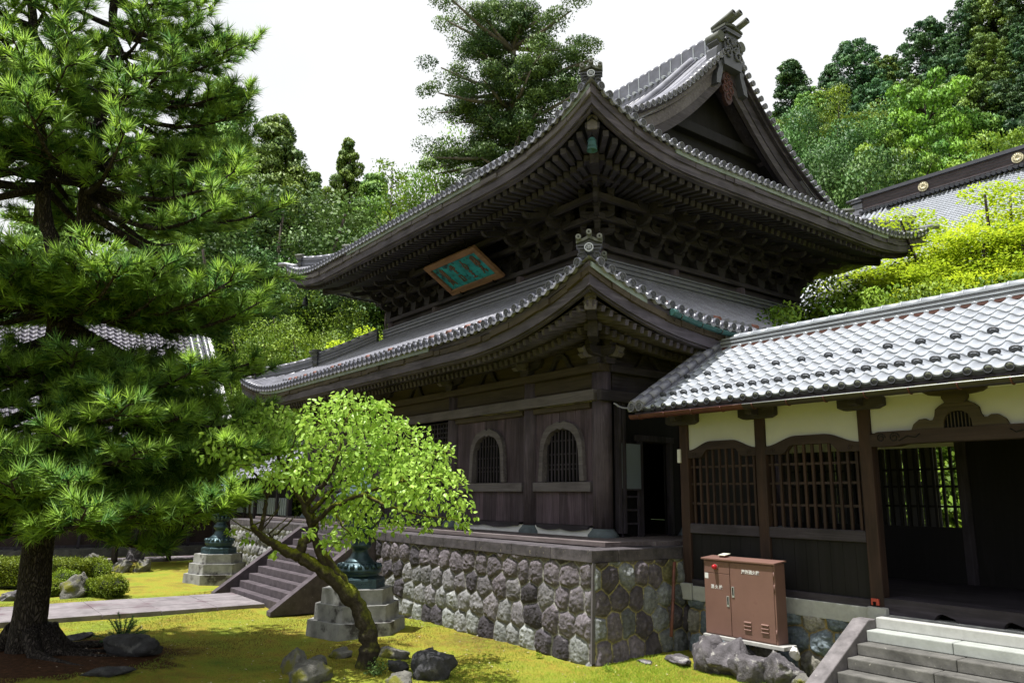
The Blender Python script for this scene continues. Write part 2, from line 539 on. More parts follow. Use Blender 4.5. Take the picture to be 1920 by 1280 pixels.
bark_moss = mossbark()
sign_teal = plain('teal_sign_field', (0.015, 0.24, 0.30), 0.6, 0.75, 3.5, spots=((0.01, 0.035, 0.06), 4.0, 0.55))
sign_frame = wood('orange_brown_frame', (0.10, 0.05, 0.028), (0.19, 0.10, 0.06), (0.30, 0.17, 0.105), 'x', k=.8)
sign_letter = plain('brown_relief', (0.15, 0.085, 0.06), 0.7, 0.3, 6.0)
gold = plain('pale_gold', (0.62, 0.56, 0.38), 0.45, 0.1, 6.0, 0.5, 0.3)
screen_paper = plain('grey_paper', (0.15, 0.18, 0.215), 0.7, 0.08, 2.0)


def tintmat(name, rough=0.9, bstr=0.5, bscale=18.0):
    m, nt, b = newmat(name)
    at = nt.nodes.new('ShaderNodeAttribute'); at.attribute_name = 'tint'
    v = coords(nt)
    f = noise(nt, v, bscale, 8, 0.7)
    c = mixc(nt, 1.0, at.outputs['Color'], ramp(nt, f, [(0.28, (.45, .45, .45)), (0.5, (.95, .95, .95)), (0.74, (1.7, 1.7, 1.7))]), 'MULTIPLY')
    g = noise(nt, v, 9.0, 5, 0.7)
    c = mixc(nt, ramp(nt, g, [(0.69, (0, 0, 0)), (0.72, (1, 1, 1))]), c, (0.46, 0.45, 0.42))
    nt.links.new(c, b.inputs['Base Color']); b.inputs['Roughness'].default_value = rough; b.inputs['Specular IOR Level'].default_value = 0.25
    bump(nt, b, f, bstr, 0.03)
    return m


stonewall = tintmat('rugged_wall_stone')

# ================================================================== ground, path, hills
rng = np.random.default_rng(7)


def smooth(a, b, x):
    t = np.clip((x - a) / (b - a), 0, 1)
    return t * t * (3 - 2 * t)


def ground_material():
    m, nt, b = newmat('moss_lawn')
    v = coords(nt, (1, 1, 1), 'World')
    a = noise(nt, v, 0.55, 6, 0.62, 0.3); c = noise(nt, v, 5.5, 8, 0.7); f = noise(nt, v, 60, 4, 0.7)
    col = ramp(nt, a, [(0.33, (0.105, 0.165, 0.022)), (0.44, (0.21, 0.225, 0.030)), (0.52, (0.27, 0.215, 0.034)), (0.64, (0.135, 0.085, 0.027))])
    col = mixc(nt, ramp(nt, c, [(0.40, (0, 0, 0)), (0.66, (.75, .75, .75))]), col, (0.19, 0.24, 0.026))
    col = mixc(nt, ramp(nt, c, [(0.25, (.6, .6, .6)), (0.42, (0, 0, 0))]), col, (0.15, 0.09, 0.024))
    # bare needle-covered soil round the pine
    g = nt.nodes.new('ShaderNodeNewGeometry')
    vm = nd(nt, 'ShaderNodeVectorMath', operation='DISTANCE'); nt.links.new(g.outputs['Position'], vm.inputs[0]); vm.inputs[1].default_value = (-13.2, 2.0, 0)
    ad = nd(nt, 'ShaderNodeMath', operation='MULTIPLY_ADD'); nt.links.new(noise(nt, v, 2.2, 6, 0.7), ad.inputs[0]); ad.inputs[1].default_value = 2.2; nt.links.new(vm.outputs['Value'], ad.inputs[2])
    soil = ramp(nt, noise(nt, v, 14, 8, 0.75), [(0.3, (0.022, 0.012, 0.007)), (0.6, (0.08, 0.036, 0.016)), (0.75, (0.15, 0.09, 0.05))])
    mk = nd(nt, 'ShaderNodeMapRange'); mk.inputs['From Min'].default_value = 2.45; mk.inputs['From Max'].default_value = 2.75; mk.inputs['To Min'].default_value = 1; mk.inputs['To Max'].default_value = 0
    nt.links.new(ad.outputs[0], mk.inputs['Value'])
    col = mixc(nt, mk.outputs[0], col, soil)
    col = mixc(nt, 1.0, col, ramp(nt, f, [(0.25, (.55, .55, .55)), (0.5, (1, 1, 1)), (0.75, (1.4, 1.4, 1.4))]), 'MULTIPLY')
    nt.links.new(col, b.inputs['Base Color']); b.inputs['Roughness'].default_value = 0.95; b.inputs['Specular IOR Level'].default_value = 0.1
    ad2 = nd(nt, 'ShaderNodeMath', operation='ADD'); nt.links.new(c, ad2.inputs[0]); nt.links.new(f, ad2.inputs[1])
    bump(nt, b, ad2.outputs[0], 0.9, 0.03)
    return m


moss = ground_material()
mb = MB()
xs = np.concatenate([np.linspace(-400, -40, 10)[:-1], np.linspace(-40, 8, 97), np.linspace(8, 300, 8)[1:]])
ys = np.concatenate([np.linspace(-200, -10, 8)[:-1], np.linspace(-10, 14, 49), np.linspace(14, 400, 10)[1:]])
gx, gy = np.meshgrid(xs, ys)
gz = 0.035 * np.sin(gx * 0.9 + 0.4) * np.sin(gy * 1.1) + 0.02 * np.sin(gx * 2.3 + gy * 1.7)
pine_h = np.exp(-((gx + 13.4) ** 2 + (gy - 1.8) ** 2) / 3.0) * 0.16
tree_h = np.exp(-((gx + 10.35) ** 2 + (gy - 5.3) ** 2) / 0.5) * 0.10
gz = np.where(np.hypot(gx + 15, gy - 4) > 26, 0, gz + pine_h + tree_h) - 0.02
mb.strip([[(gx[j, i], gy[j, i], gz[j, i]) for i in range(len(xs))] for j in range(len(ys))], 0, True)
g_ob = mb.build('ground', moss)
tag(g_ob, 'yellow green moss lawn covering the temple garden', 'ground', kind='structure')


def gh(x, y):
    return float(0.035 * math.sin(x * 0.9 + 0.4) * math.sin(y * 1.1) + 0.02 * math.sin(x * 2.3 + y * 1.7) - 0.02
                 + math.exp(-((x + 13.4) ** 2 + (y - 1.8) ** 2) / 3.0) * 0.16 + math.exp(-((x + 10.35) ** 2 + (y - 5.3) ** 2) / 0.5) * 0.10)


# stone path to the staircase: slabs laid in rows, a real few centimetres thick
mb = MB(); r = random.Random(3)
y = -6.0
while y < 6.3:
    L = r.uniform(0.75, 1.25)
    ye = min(y + L, 6.32)
    cuts = [-19.66, -19.66 + r.uniform(.55, .85), -18.3 + r.uniform(-.12, .15), -17.36]
    for a, c in zip(cuts[:-1], cuts[1:]):
        mb.box((a + .006, y + .006, -0.06), (c - .006, ye - .006, 0.075 + r.uniform(-.006, .006)), 0)
    y = ye
pathm = plain('worn_path_stone', (0.19, 0.17, 0.18), 0.9, 0.4, 2.2, bmp=0.3, spots=((0.12, 0.088, 0.10), 1.1, 0.55))
tag(mb.build('path', pathm, bevel=0.008), 'straight grey stone slab path leading to the staircase', 'path', kind='structure')
mb = MB()
mb.box((-32.6, -8, -0.05), (-31.2, 9.8, 0.05), 0)
tag(mb.build('path', pathm, bevel=0.01), 'narrow stone path along the front of the left hall', 'path', kind='structure')

# ================================================================== stone wall blocks
def vnoise(x, y, seed, freq):
    rg = np.random.default_rng(seed)
    tab = rg.random((64, 64))
    u = x * freq; v = y * freq
    i = np.floor(u).astype(int); j = np.floor(v).astype(int)
    fu = u - i; fv = v - j
    fu = fu * fu * (3 - 2 * fu); fv = fv * fv * (3 - 2 * fv)
    t = lambda a, b: tab[a % 64, b % 64]
    return (t(i, j) * (1 - fu) + t(i + 1, j) * fu) * (1 - fv) + (t(i, j + 1) * (1 - fu) + t(i + 1, j + 1) * fu) * fv


def fbm(x, y, seed, f0=3.0, oct=4, g=0.55):
    s = 0; a = 1; t = 0
    for k in range(oct):
        s = s + a * vnoise(x, y, seed + k, f0 * 2 ** k); t += a; a *= g
    return s / t


def rubble(org, ax, nrm, L, H, cw, ch, step, seed, pal, depth=0.10, mortar=(0.24, 0.235, 0.21), batter=0.0, rot=0.0, lean=0.0):
    """wall face of fitted rugged stones: heights really stand out of the mortar"""
    rg = np.random.default_rng(seed)
    nu = int(L / step) + 1; nv = int(H / step) + 1
    u, v = np.meshgrid(np.linspace(0, L, nu), np.linspace(0, H, nv))
    S = []; C = []
    rows = int(round(H / ch)) + 2; row = -1
    for j in range(-1, rows):
        off = (j % 2) * 0.5 + rg.uniform(-.12, .12)
        k = -2
        n = int(L / cw) + 4
        for i in range(-2, n):
            S.append(((i + off + 0.5 + rg.uniform(-.20, .20)) * cw, (j + 0.5 + rg.uniform(-.15, .15)) * ch))
            hh = S[-1][1] / H
            p = pal(rg, S[-1][0] / L, hh)
            C.append(p)
    S = np.array(S); C = np.array(C)
    d1 = np.full(u.shape, 9e9); d2 = d1.copy(); idx = np.zeros(u.shape, int)
    wu = u + (fbm(u, v, seed + 50, 4.0, 3) - .5) * 0.075 + lean * v; wv = v + (fbm(u, v, seed + 60, 4.0, 3) - .5) * 0.075
    for k, (a, b) in enumerate(S):
        d = np.sqrt(((wu - a) / cw) ** 2 + ((wv - b) / ch) ** 2)
        m = d < d1
        d2 = np.where(m, d1, np.minimum(d2, d)); idx = np.where(m, k, idx); d1 = np.where(m, d, d1)
    e = d2 - d1
    body = np.sqrt(smooth(0.0, 0.34, e))
    rough = fbm(u + idx * 3.1, v + idx * 1.7, seed + 9, 7.0, 5, 0.72); rough = .5 + (np.abs(rough - .5) * 2 - .25) * 1.1
    tu = rg.uniform(-.15, .15, len(S)); tv = rg.uniform(-.14, .14, len(S))
    tilt = ((idx * 37 % 17) / 17 - .5) + (tu[idx] * (wu - S[idx, 0]) + tv[idx] * (wv - S[idx, 1])) / .02 * .5
    h = body * (0.55 + 0.55 * (1 - d1 * 1.1)) * depth + (rough - .5) * depth * .55 * body + 0.02 * tilt * body
    h = h * smooth(-0.01, 0.05, np.minimum(u, L - u) + 0.012)
    col = C[idx] * (0.62 + 0.76 * fbm(u, v, seed + 20, 5.0, 4))[..., None]
    mo = (1 - smooth(0.03, 0.07, e))[..., None]
    col = col * (1 - mo) + np.array(mortar) * mo
    org = np.array(org, float); ax = np.array(ax, float); nrm = np.array(nrm, float)
    P = org + ax * u[..., None] + np.array([0, 0, 1.0]) * v[..., None] + nrm * (h + batter * (1 - v / H))[..., None]
    mb = MB(); mb.strip([P[j] for j in range(nv)], 0, True)
    return mb, np.concatenate([col.reshape(-1, 3), np.ones((nu * nv, 1))], 1)


def pal_front(rg, u, h):
    purple = np.array([0.105, 0.092, 0.104]); grey = np.array([0.20, 0.21, 0.205]); dk = np.array([0.05, 0.045, 0.052])
    t = np.clip(1.15 - h * 1.5 + rg.uniform(-.35, .35) - max(0, u - .55) * .9, 0, 1)
    c = purple * (1 - t) + grey * t
    if rg.random() < .16: c = dk
    return c * rg.uniform(.8, 1.25)


def pal_side(rg, u, h):
    c = np.array([0.125, 0.132, 0.135]) if rg.random() < .35 + .4 * u else np.array([0.092, 0.080, 0.09])
    if rg.random() < .06: c = np.array([0.15, 0.14, 0.07])
    return c * rg.uniform(.6, 1.4)


def pal_blue(rg, u, h):
    c = np.array([0.13, 0.158, 0.178]) if rg.random() < .7 else np.array([0.21, 0.2, 0.17])
    return c * rg.uniform(.7, 1.3)


PX0, PX1, PY0, PY1 = -26.5, -8.96, 8.30, 23.6
SX0, SX1 = -20.2, -16.1            # staircase
platform = thing('stone_platform', (-17.7, 12.0, 0), 'rugged stone platform with flat coping that carries the two storey temple gate', 'platform')
mbw, cw_ = rubble((SX1 + 0.02, 8.34, -0.05), (1, 0, 0), (0, -1, 0), PX1 - SX1 - 0.06, 1.49, 0.41, 0.365, 0.014, 5, pal_front, 0.075, batter=0.05)
mbw.build('stone_wall', stonewall, platform, col=cw_)
mbw, cw_ = rubble((PX1 - 0.04, 8.30, -0.05), (0, 1, 0), (1, 0, 0), 2.6, 1.49, 0.35, 0.365, 0.014, 6, pal_side, 0.085, mortar=(0.30, 0.27, 0.12), batter=0.05)
mbw.build('stone_wall', stonewall, platform, col=cw_)
mbw, cw_ = rubble((PX0 + 0.04, 8.34, -0.05), (1, 0, 0), (0, -1, 0), SX0 - PX0 - 0.05, 1.49, 0.33, 0.33, 0.03, 15, lambda rg, u, h: np.array([0.19, 0.19, 0.19]) * rg.uniform(.6, 1.3), 0.09, batter=0.05, lean=-0.25)
mbw.build('stone_wall', stonewall, platform, col=cw_)
mb = MB()
mb.beam((PX1 - .005, 8.268, 0), (PX1 - .005, 8.31, 1.44), 0.035, 0.06, 0)
mb.build('corner_strip', plain('dressed_corner', (0.11, 0.10, 0.11), 0.9, 0.2, 6.0), platform)
mb = MB(); r = random.Random(4)
x = PX0 - .03
while x < PX1 - .01:                                         # coping blocks, front
    nx = min(x + r.uniform(1.0, 1.5), PX1)
    if PX1 - nx < .5: nx = PX1
    if not (nx > SX0 + .1 and x < SX1 - .1) or True:
        mb.box((x + .003, 8.27, 1.44), (nx - .003, 8.84, 1.63), 0)
    x = nx
y = 8.845
while y < 13.4:
    ny = y + r.uniform(1.0, 1.5)
    mb.box((PX1 - .56, y + .003, 1.44), (PX1, ny - .003, 1.63), 0); y = ny
mb.build('coping', stone_cope, platform, bevel=0.012)
mb = MB(); mb.box((PX0 + .06, 8.45, 0), (PX1 - .12, PY1, 1.436), 0); mb.build('core', stone_cope, platform)
mb = MB(); mb.box((PX0 + .5, 8.84, 1.44), (PX1 - .57, PY1 - .3, 1.612), 0); mb.build('floor_slab', stone_cope, platform)

# staircase
stair = thing('stone_staircase', (-18.15, 7.3, 0), 'purple grey stone staircase with sloping side kerbs below the gate platform', 'staircase')
NS = 10
for i in range(NS):
    mb = MB(); z1 = 0.162 * (i + 1); y0 = 6.36 + 0.216 * i
    mb.box((SX0 + .24, y0, z1 - .162 if i else -.05), (SX1 - .24, y0 + .34 if i < NS - 1 else 8.4, z1), 0)
    mb.build('step', stone_step, stair, bevel=0.012)
for xa, xb in ((SX0, SX0 + .235), (SX1 - .235, SX1)):
    mb = MB()
    k = 0.162 / 0.216
    poly = [(5.98, -0.03), (8.40, -0.03), (8.40, 1.60), (8.12, 1.60), (5.98, 0.06)]
    mb.prism(poly, (xa, 0, 0), (0, 1, 0), (0, 0, 1), (1, 0, 0), xb - xa, 0)
    mb.build('side_kerb', stone_step, stair, bevel=0.01)

# ================================================================== temple gate
CX = -17.75
temple = thing('temple_gate', (CX, 15.9, 1.63), 'large two storey dark wooden temple gate with sweeping grey tiled hip and gable roof', 'temple')


raft_x = wood('rafter_wood_along', (.012, .0105, .0145), (.033, .028, .038), (.10, .088, .114), 'x', k=.62)  # darker copy of the eave wood: shade put into the upper rafters
raft_y = wood('rafter_wood_across', (.012, .0105, .0145), (.033, .028, .038), (.10, .088, .114), 'y', k=.62)


class Roof:
    def __init__(s, x0, x1, y0, y1, prof, A, Ld, ex, Ls):
        s.x0, s.x1, s.y0, s.y1, s.prof, s.A, s.Ld, s.ex, s.Ls = x0, x1, y0, y1, prof, A, Ld, ex, Ls

    def lift(s, d, q=0.0):
        return s.A * np.clip(1 - np.maximum(d, 0) / s.Ld, 0, 1) ** s.ex * np.clip(1 - q / s.Ls, 0, 1)

    def z(s, d, q):
        return s.prof(q) + s.lift(d, q)

    def span(s, f):
        return (s.x0, s.x1) if f in 'fb' else (s.y0, s.y1)

    def P(s, f, u, q, z):
        if f == 'f': return np.array([u, s.y0 + q, z])
        if f == 'b': return np.array([u, s.y1 - q, z])
        if f == 'r': return np.array([s.x1 - q, u, z])
        return np.array([s.x0 + q, u, z])

    def axes(s, f):
        return {'f': (np.array([1., 0, 0]), np.array([0, -1., 0])), 'b': (np.array([1., 0, 0]), np.array([0, 1., 0])),
                'r': (np.array([0, 1., 0]), np.array([1., 0, 0])), 'l': (np.array([0, 1., 0]), np.array([-1., 0, 0]))}[f]

    def d(s, f, u):
        a, b = s.span(f)
        return np.minimum(u - a, b - u)


UP_pts = [(0, 9.55), (1.2, 10.08), (2.4, 10.70), (3.3, 11.24), (4.16, 11.86), (4.96, 12.58), (5.66, 13.32), (6.76, 14.35)]
_c4 = np.polyfit([p[0] for p in UP_pts], [p[1] for p in UP_pts], 4)
URoof = Roof(-25.65, -9.85, 9.17, 22.69, lambda q: np.polyval(_c4, q), 0.72, 3.6, 2.8, 3.4)
LRoof = Roof(-26.6, -8.90, 8.20, 23.66, lambda q: 5.56 + 0.47 * q + 0.022 * q * q, 0.72, 4.3, 2.4, 3.9)


def emblem_disc(rad, depth, strokes=True):
    """round eave tile end: rim, sunk field, raised character strokes; x lateral, y outward, z up"""
    m = MB(); n = 16
    ring = lambda rr, yy: [(rr * math.cos(2 * PI * i / n), yy, rr * math.sin(2 * PI * i / n)) for i in range(n)]
    rows = [ring(rad, -depth), ring(rad, 0), ring(rad * .80, 0), ring(rad * .78, -depth * .35)]
    m.strip(rows, 0, False, close=True)
    m.add(ring(rad * .78, -depth * .35), [list(range(n))], 1)
    if strokes:
        y0, y1 = -depth * .4, -depth * .02
        q = rad
        def bar(x0, z0, x1, z1): m.box((x0 * q, y0, z0 * q), (x1 * q, y1, z1 * q), 2)
        bar(-.5, .38, .5, .48); bar(-.52, -.5, -.42, .22); bar(.42, -.5, .52, .22); bar(-.42, .13, .42, .22); bar(-.05, -.55, .05, .38)
        bar(-.32, -.12, -.14, -.03); bar(.14, -.12, .32, -.03); bar(-.32, -.36, -.14, -.27); bar(.14, -.36, .32, -.27)
    return m


DISC = emblem_disc(0.083, 0.05)
DISC3 = emblem_disc(0.083, 0.05); DISC3.M = [{0: 4, 1: 1, 2: 4}[k] for k in DISC3.M]


def roof_face(mb, rf, f, spacing, qmax, rr=0.062, tl=0.30, clip=None, discs=True, drop=0.0):
    """one slope: pan surface in overlapping courses + rows of round cover tiles + eave discs"""
    a, b = rf.span(f); ax, out = rf.axes(f)
    # pans
    rows = []
    nq = int(qmax / tl) + 1
    n = 40
    for k in range(nq):
        for q, dz in ((k * tl, 0.02), (min((k + 1) * tl, qmax) - .004, -0.012)):
            lo = a + (q if clip is None else min(q, clip)); hi = b - (q if clip is None else min(q, clip))
            uu = lo + (hi - lo) * (0.5 - 0.5 * np.cos(PI * np.linspace(0, 1, n)))
            rows.append([rf.P(f, u, q, float(rf.z(rf.d(f, u), q)) + dz - drop) for u in uu])
    mb.strip(rows, 0, False)
    cnt = int(round((b - a - .5) / spacing))
    us = np.linspace(a + .26, b - .26, cnt + 1)
    ang = np.linspace(0, PI, 6)
    for u in us:
        d = float(rf.d(f, u))
        lim = qmax if (clip is not None and d >= clip) else min(qmax, d)
        rws = []
        k = 0
        while k * tl < lim - .02:
            for q, r_ in ((k * tl, rr * 1.06), (min((k + 1) * tl - .006, lim), rr * .92)):
                z = float(rf.z(d, q)); sl = float(rf.z(d, q + .05) - z) / .05
                nrm = unit(np.array([0, 0, 1.0]) + out * sl)
                c = rf.P(f, u, q, z + .012 - drop)
                rws.append([c + ax * (r_ * math.cos(t)) + nrm * (r_ * math.sin(t) * 1.1) for t in ang])
            k += 1
        if len(rws) > 1: mb.strip(rws, 0, True)
        if discs:
            z = float(rf.z(d, 0)); sl = -float(rf.z(d, .3) - z) / .3
            zl = float(rf.lift(rf.d(f, u + .05)) - rf.lift(rf.d(f, u - .05))) / .1
            up = unit(np.array([0, 0, 1.0]) + out * .12)
            lat = unit(ax + np.array([0, 0, zl]) * .5); o2 = np.cross(lat, up) * (1 if f in 'f' else 1)
            if o2 @ out < 0: o2 = -o2
            M = np.stack([lat, o2, np.cross(lat, o2) if np.cross(lat, o2)[2] > 0 else -np.cross(lat, o2)], 1)
            c = rf.P(f, u, -0.03, z + .052 - drop)
            mb.copy_from(DISC3, M, c)
    if discs:                                             # curved pan ends between the discs
        for u0, u1 in zip(us[:-1], us[1:]):
            T = np.linspace(0.16, 0.84, 6); R_ = [[], [], [], []]
            for t in T:
                u = u0 + (u1 - u0) * t; z = float(rf.z(rf.d(f, u), 0)) - drop; s_ = .042 * math.sin(PI * (t - .16) / .68)
                R_[0].append(rf.P(f, u, .05, z + .05 - s_)); R_[1].append(rf.P(f, u, -.025, z + .04 - s_))
                R_[2].append(rf.P(f, u, -.025, z - .012 - s_ * 1.1)); R_[3].append(rf.P(f, u, .05, z - .012 - s_ * 1.1))
            mb.strip(R_, 0, False)
    return us


def eave_band(mb, rf, f, q0, q1, z0, z1, m, n=70, rng_u=None):
    """box-section board that follows the eave curve, mitred at the hips"""
    a, b = rf.span(f); rows = []
    T = 0.5 - 0.5 * np.cos(PI * np.linspace(0, 1, n))
    for t in T:
        row = []
        for q, z in ((q0, z0), (q1, z0), (q1, z1), (q0, z1)):
            u = (a + q) + (b - a - 2 * q) * t
            if rng_u: u = rng_u[0] + (rng_u[1] - rng_u[0]) * t; u = min(max(u, a + q), b - q)
            e = float(rf.prof(0.0) + rf.lift(max(0.0, float(rf.d(f, u)) - q)))
            row.append(rf.P(f, u, q, e + z))
        rows.append(row)
    mb.strip(rows, m, False, close=True)
    o = mb.n - 4 * n
    mb.F.append([o, o + 1, o + 2, o + 3]); mb.M.append(m); mb.S.append(False)
    mb.F.append([o + 4 * n - 4 + i for i in (3, 2, 1, 0)]); mb.M.append(m); mb.S.append(False)


def eaves(rf, name, wallq, fan, faces, flash_spans, seed):
    r = random.Random(seed)
    for f in faces:
        a, b = rf.span(f); ax, out = rf.axes(f)
        wx = eave_x if f == 'f' else eave_y
        mb = MB()
        eave_band(mb, rf, f, .07, .30, -.125, -.035, 0)
        eave_band(mb, rf, f, .10, .36, -.43, -.235, 1)           # heavy eave beam
        eave_band(mb, rf, f, .16, .30, -.47, -.43, 1)
        for s0, s1 in flash_spans.get(f, []):
            eave_band(mb, rf, f, .035, .068, -.125, -.03, 3, 24, (s0, s1))
        u = a + .06                                                # uneven board layer
        while u < b - .1:
            w = r.uniform(.22, .62); u2 = min(u + w, b - .06); o = r.uniform(-.025, .02); zz = r.uniform(-.018, .012)
            pts = []
            for uu in (u + .003, u2 - .003):
                e = float(rf.prof(0.0) + rf.lift(max(0, float(rf.d(f, uu)) - .06)))
                d_ = float(rf.d(f, uu)); q0 = min(.06 + o, d_); q1 = min(.33, d_)
                pts.append([rf.P(f, uu, q, e + z + zz) for q, z in ((q0, -.235), (q1, -.235), (q1, -.127), (q0, -.127))])
            mb.strip(pts, 2, False, close=True)
            o_ = mb.n - 8; mb.F.append([o_, o_ + 1, o_ + 2, o_ + 3]); mb.M.append(2); mb.S.append(False)
            mb.F.append([o_ + 7, o_ + 6, o_ + 5, o_ + 4]); mb.M.append(2); mb.S.append(False)
            u = u2
        mb.build('eave_board', [wx, wx, wood_tan if name == 'lower' else wood_grey if f == 'f' else wx, flash], temple)
        # soffit boards and two tiers of rafters, joined in one mesh
        mb = MB()
        SL = .25
        def zt(u, q, base):
            return float(rf.prof(0.0) + rf.lift(max(0.0, float(rf.d(f, u)) - q * .6)) * max(0, 1 - q / 3.6)) + base + SL * (q - .3)
        for q0, q1, base in ((.30, 1.45, -.455), (1.15, wallq + .35, -.60)):
            rows = []
            for q in np.linspace(q0, q1, 4):
                lo, hi = a + q, b - q
                rows.append([rf.P(f, u, q, zt(u, q, base) + .012) for u in lo + (hi - lo) * (0.5 - 0.5 * np.cos(PI * np.linspace(0, 1, 50)))])
            mb.strip(rows, 0, False)
        rows = []
        for q, base in ((1.12, -.60), (1.26, -.60)):              # beam between the tiers
            rows.append(q)
        n = 60; R4 = []
        for t in 0.5 - 0.5 * np.cos(PI * np.linspace(0, 1, n)):
            row = []
            for q, dz in ((1.10, -.135), (1.24, -.135), (1.24, .10), (1.10, .10)):
                u = (a + q) + (b - a - 2 * q) * t
                row.append(rf.P(f, u, q, zt(u, q, -.60) + dz + .06))
            R4.append(row)
        mb.strip(R4, 1, False, close=True)
        pitch = .245 if fan else .185
        cnt = int((b - a - .9) / pitch)
        for i in range(cnt + 1):
            u = a + .45 + (b - a - .9) * i / cnt
            d = float(rf.d(f, u)); sgn = 1 if u < (a + b) / 2 else -1
            ph = R(43) * max(0, 1 - d / 5.5) ** 0.9 if fan else 0.0
            for q0, q1, base, w, h in ((.33, 1.40, -.455, .115 if fan else .085, .12 if fan else .105), (1.02, wallq + .2, -.60, .12 if fan else .095, .13 if fan else .12)):
                if fan:
                    du = math.tan(ph) * sgn
                    ua = u + du * (q0 - .33); ub = u + du * (q1 - .33)
                    lim0 = q0 + .02
                    if float(rf.d(f, ua)) < lim0: continue
                    if float(rf.d(f, ub)) < q1:
                        # stop at the hip rafter
                        tt = np.linspace(0, 1, 30); ok = [t for t in tt if float(rf.d(f, ua + (ub - ua) * t)) >= q0 + (q1 - q0) * t]
                        t = max(ok) if ok else 0
                        ub = ua + (ub - ua) * t; qe = q0 + (q1 - q0) * t
                    else: qe = q1
                else:
                    ua = ub = u; qe = min(q1, d)
                    if qe <= q0 + .05: continue
                p0 = rf.P(f, ua, q0, zt(ua, q0, base) - h / 2); p1 = rf.P(f, ub, qe, zt(ub, qe, base) - h / 2)
                mb.beam(p0, p1, w, h, 2)
        mb.build('raftered_soffit', [wood_black if fan else wx, wx, ((raft_y if f == 'f' else raft_x) if fan else (eave_y if f == 'f' else eave_x))], temple)  # upper boards and rafters are darker: eave shade put into the wood
    # hip rafters
    for cxn, cyn, sx, sy in ((rf.x1, rf.y0, -1, 1), (rf.x0, rf.y0, 1, 1), (rf.x1, rf.y1, -1, -1)):
        mb = MB()
        e = float(rf.prof(0.0) + rf.A)
        q0, q1 = .42, wallq + .3
        zz = lambda q: float(rf.prof(0.0) + rf.lift(max(0.0, q - q * .6)) * max(0, 1 - q / 3.6)) + SL * (q - .3)
        pa = np.array([cxn + sx * q0, cyn + sy * q0, zz(q0) - .50]); pb = np.array([cxn + sx * 1.5, cyn + sy * 1.5, zz(1.5) - .46])
        mb.beam(pa, pb, .17, .26, 0)
        pa2 = np.array([cxn + sx * 1.05, cyn + sy * 1.05, zz(1.05) - .74]); pb2 = np.array([cxn + sx * q1, cyn + sy * q1, zz(q1) - .66])
        mb.beam(pa2, pb2, .19, .28, 0)
        dd = unit(pa - pb)
        mb.beam(pa + dd * .0 - np.array([0, 0, -.0]), pa + dd * .05, .20, .29, 1)
        mb.beam(pa + dd * .05 + np.array([0, 0, .14]), pa - dd * .18 + np.array([0, 0, .14]), .23, .035, 1)
        mb.build('hip_rafter', [wood_x, wood_grey], temple, bevel=0.008)


# ---- tiled roofs
mb = MB()
roof_face(mb, URoof, 'f', 0.228, 6.72, clip=1.82)
roof_face(mb, URoof, 'b', 0.228, 6.72, clip=1.82, discs=False)
roof_face(mb, URoof, 'r', 0.228, 2.6)
roof_face(mb, URoof, 'l', 0.228, 2.6)
upper_roof = mb.build('upper_roof', [tile, tile_bank, tile, tile_red, tile_mid], temple)
mb = MB()
roof_face(mb, LRoof, 'f', 0.246, 3.75)
roof_face(mb, LRoof, 'r', 0.246, 3.75)
roof_face(mb, LRoof, 'l', 0.246, 3.75)
roof_face(mb, LRoof, 'b', 0.246, 3.75, discs=False)
# second raised course of round tiles and a few red replacement tiles above the eave
r = random.Random(9)
for f in 'fr':
    a, b = LRoof.span(f); ax, out = LRoof.axes(f)
    for u in np.arange(a + 2.6, b - 2.2, .246):
        q = .62; d = float(LRoof.d(f, u)); z = float(LRoof.z(d, q))
        p0 = LRoof.P(f, u, q, z + .055); p1 = LRoof.P(f, u, q + .32, float(LRoof.z(d, q + .32)) + .03)
        mb.tube([p0, p1], [.088, .062], 8, 3 if r.random() < .16 else 0)
lower_roof = mb.build('lower_roof', [tile, tile_bank, tile, tile_red, tile_mid], temple)

eaves(URoof, 'upper', 2.83, True, 'fr', {'f': [(-20.6, -13.6), (-10.75, -9.95)], 'r': [(11.6, 20.2)]}, 1)
eaves(LRoof, 'lower', 2.05, False, 'fr', {'f': [(-24.5, -14.0)], 'r': [(8.3, 9.6)]}, 2)


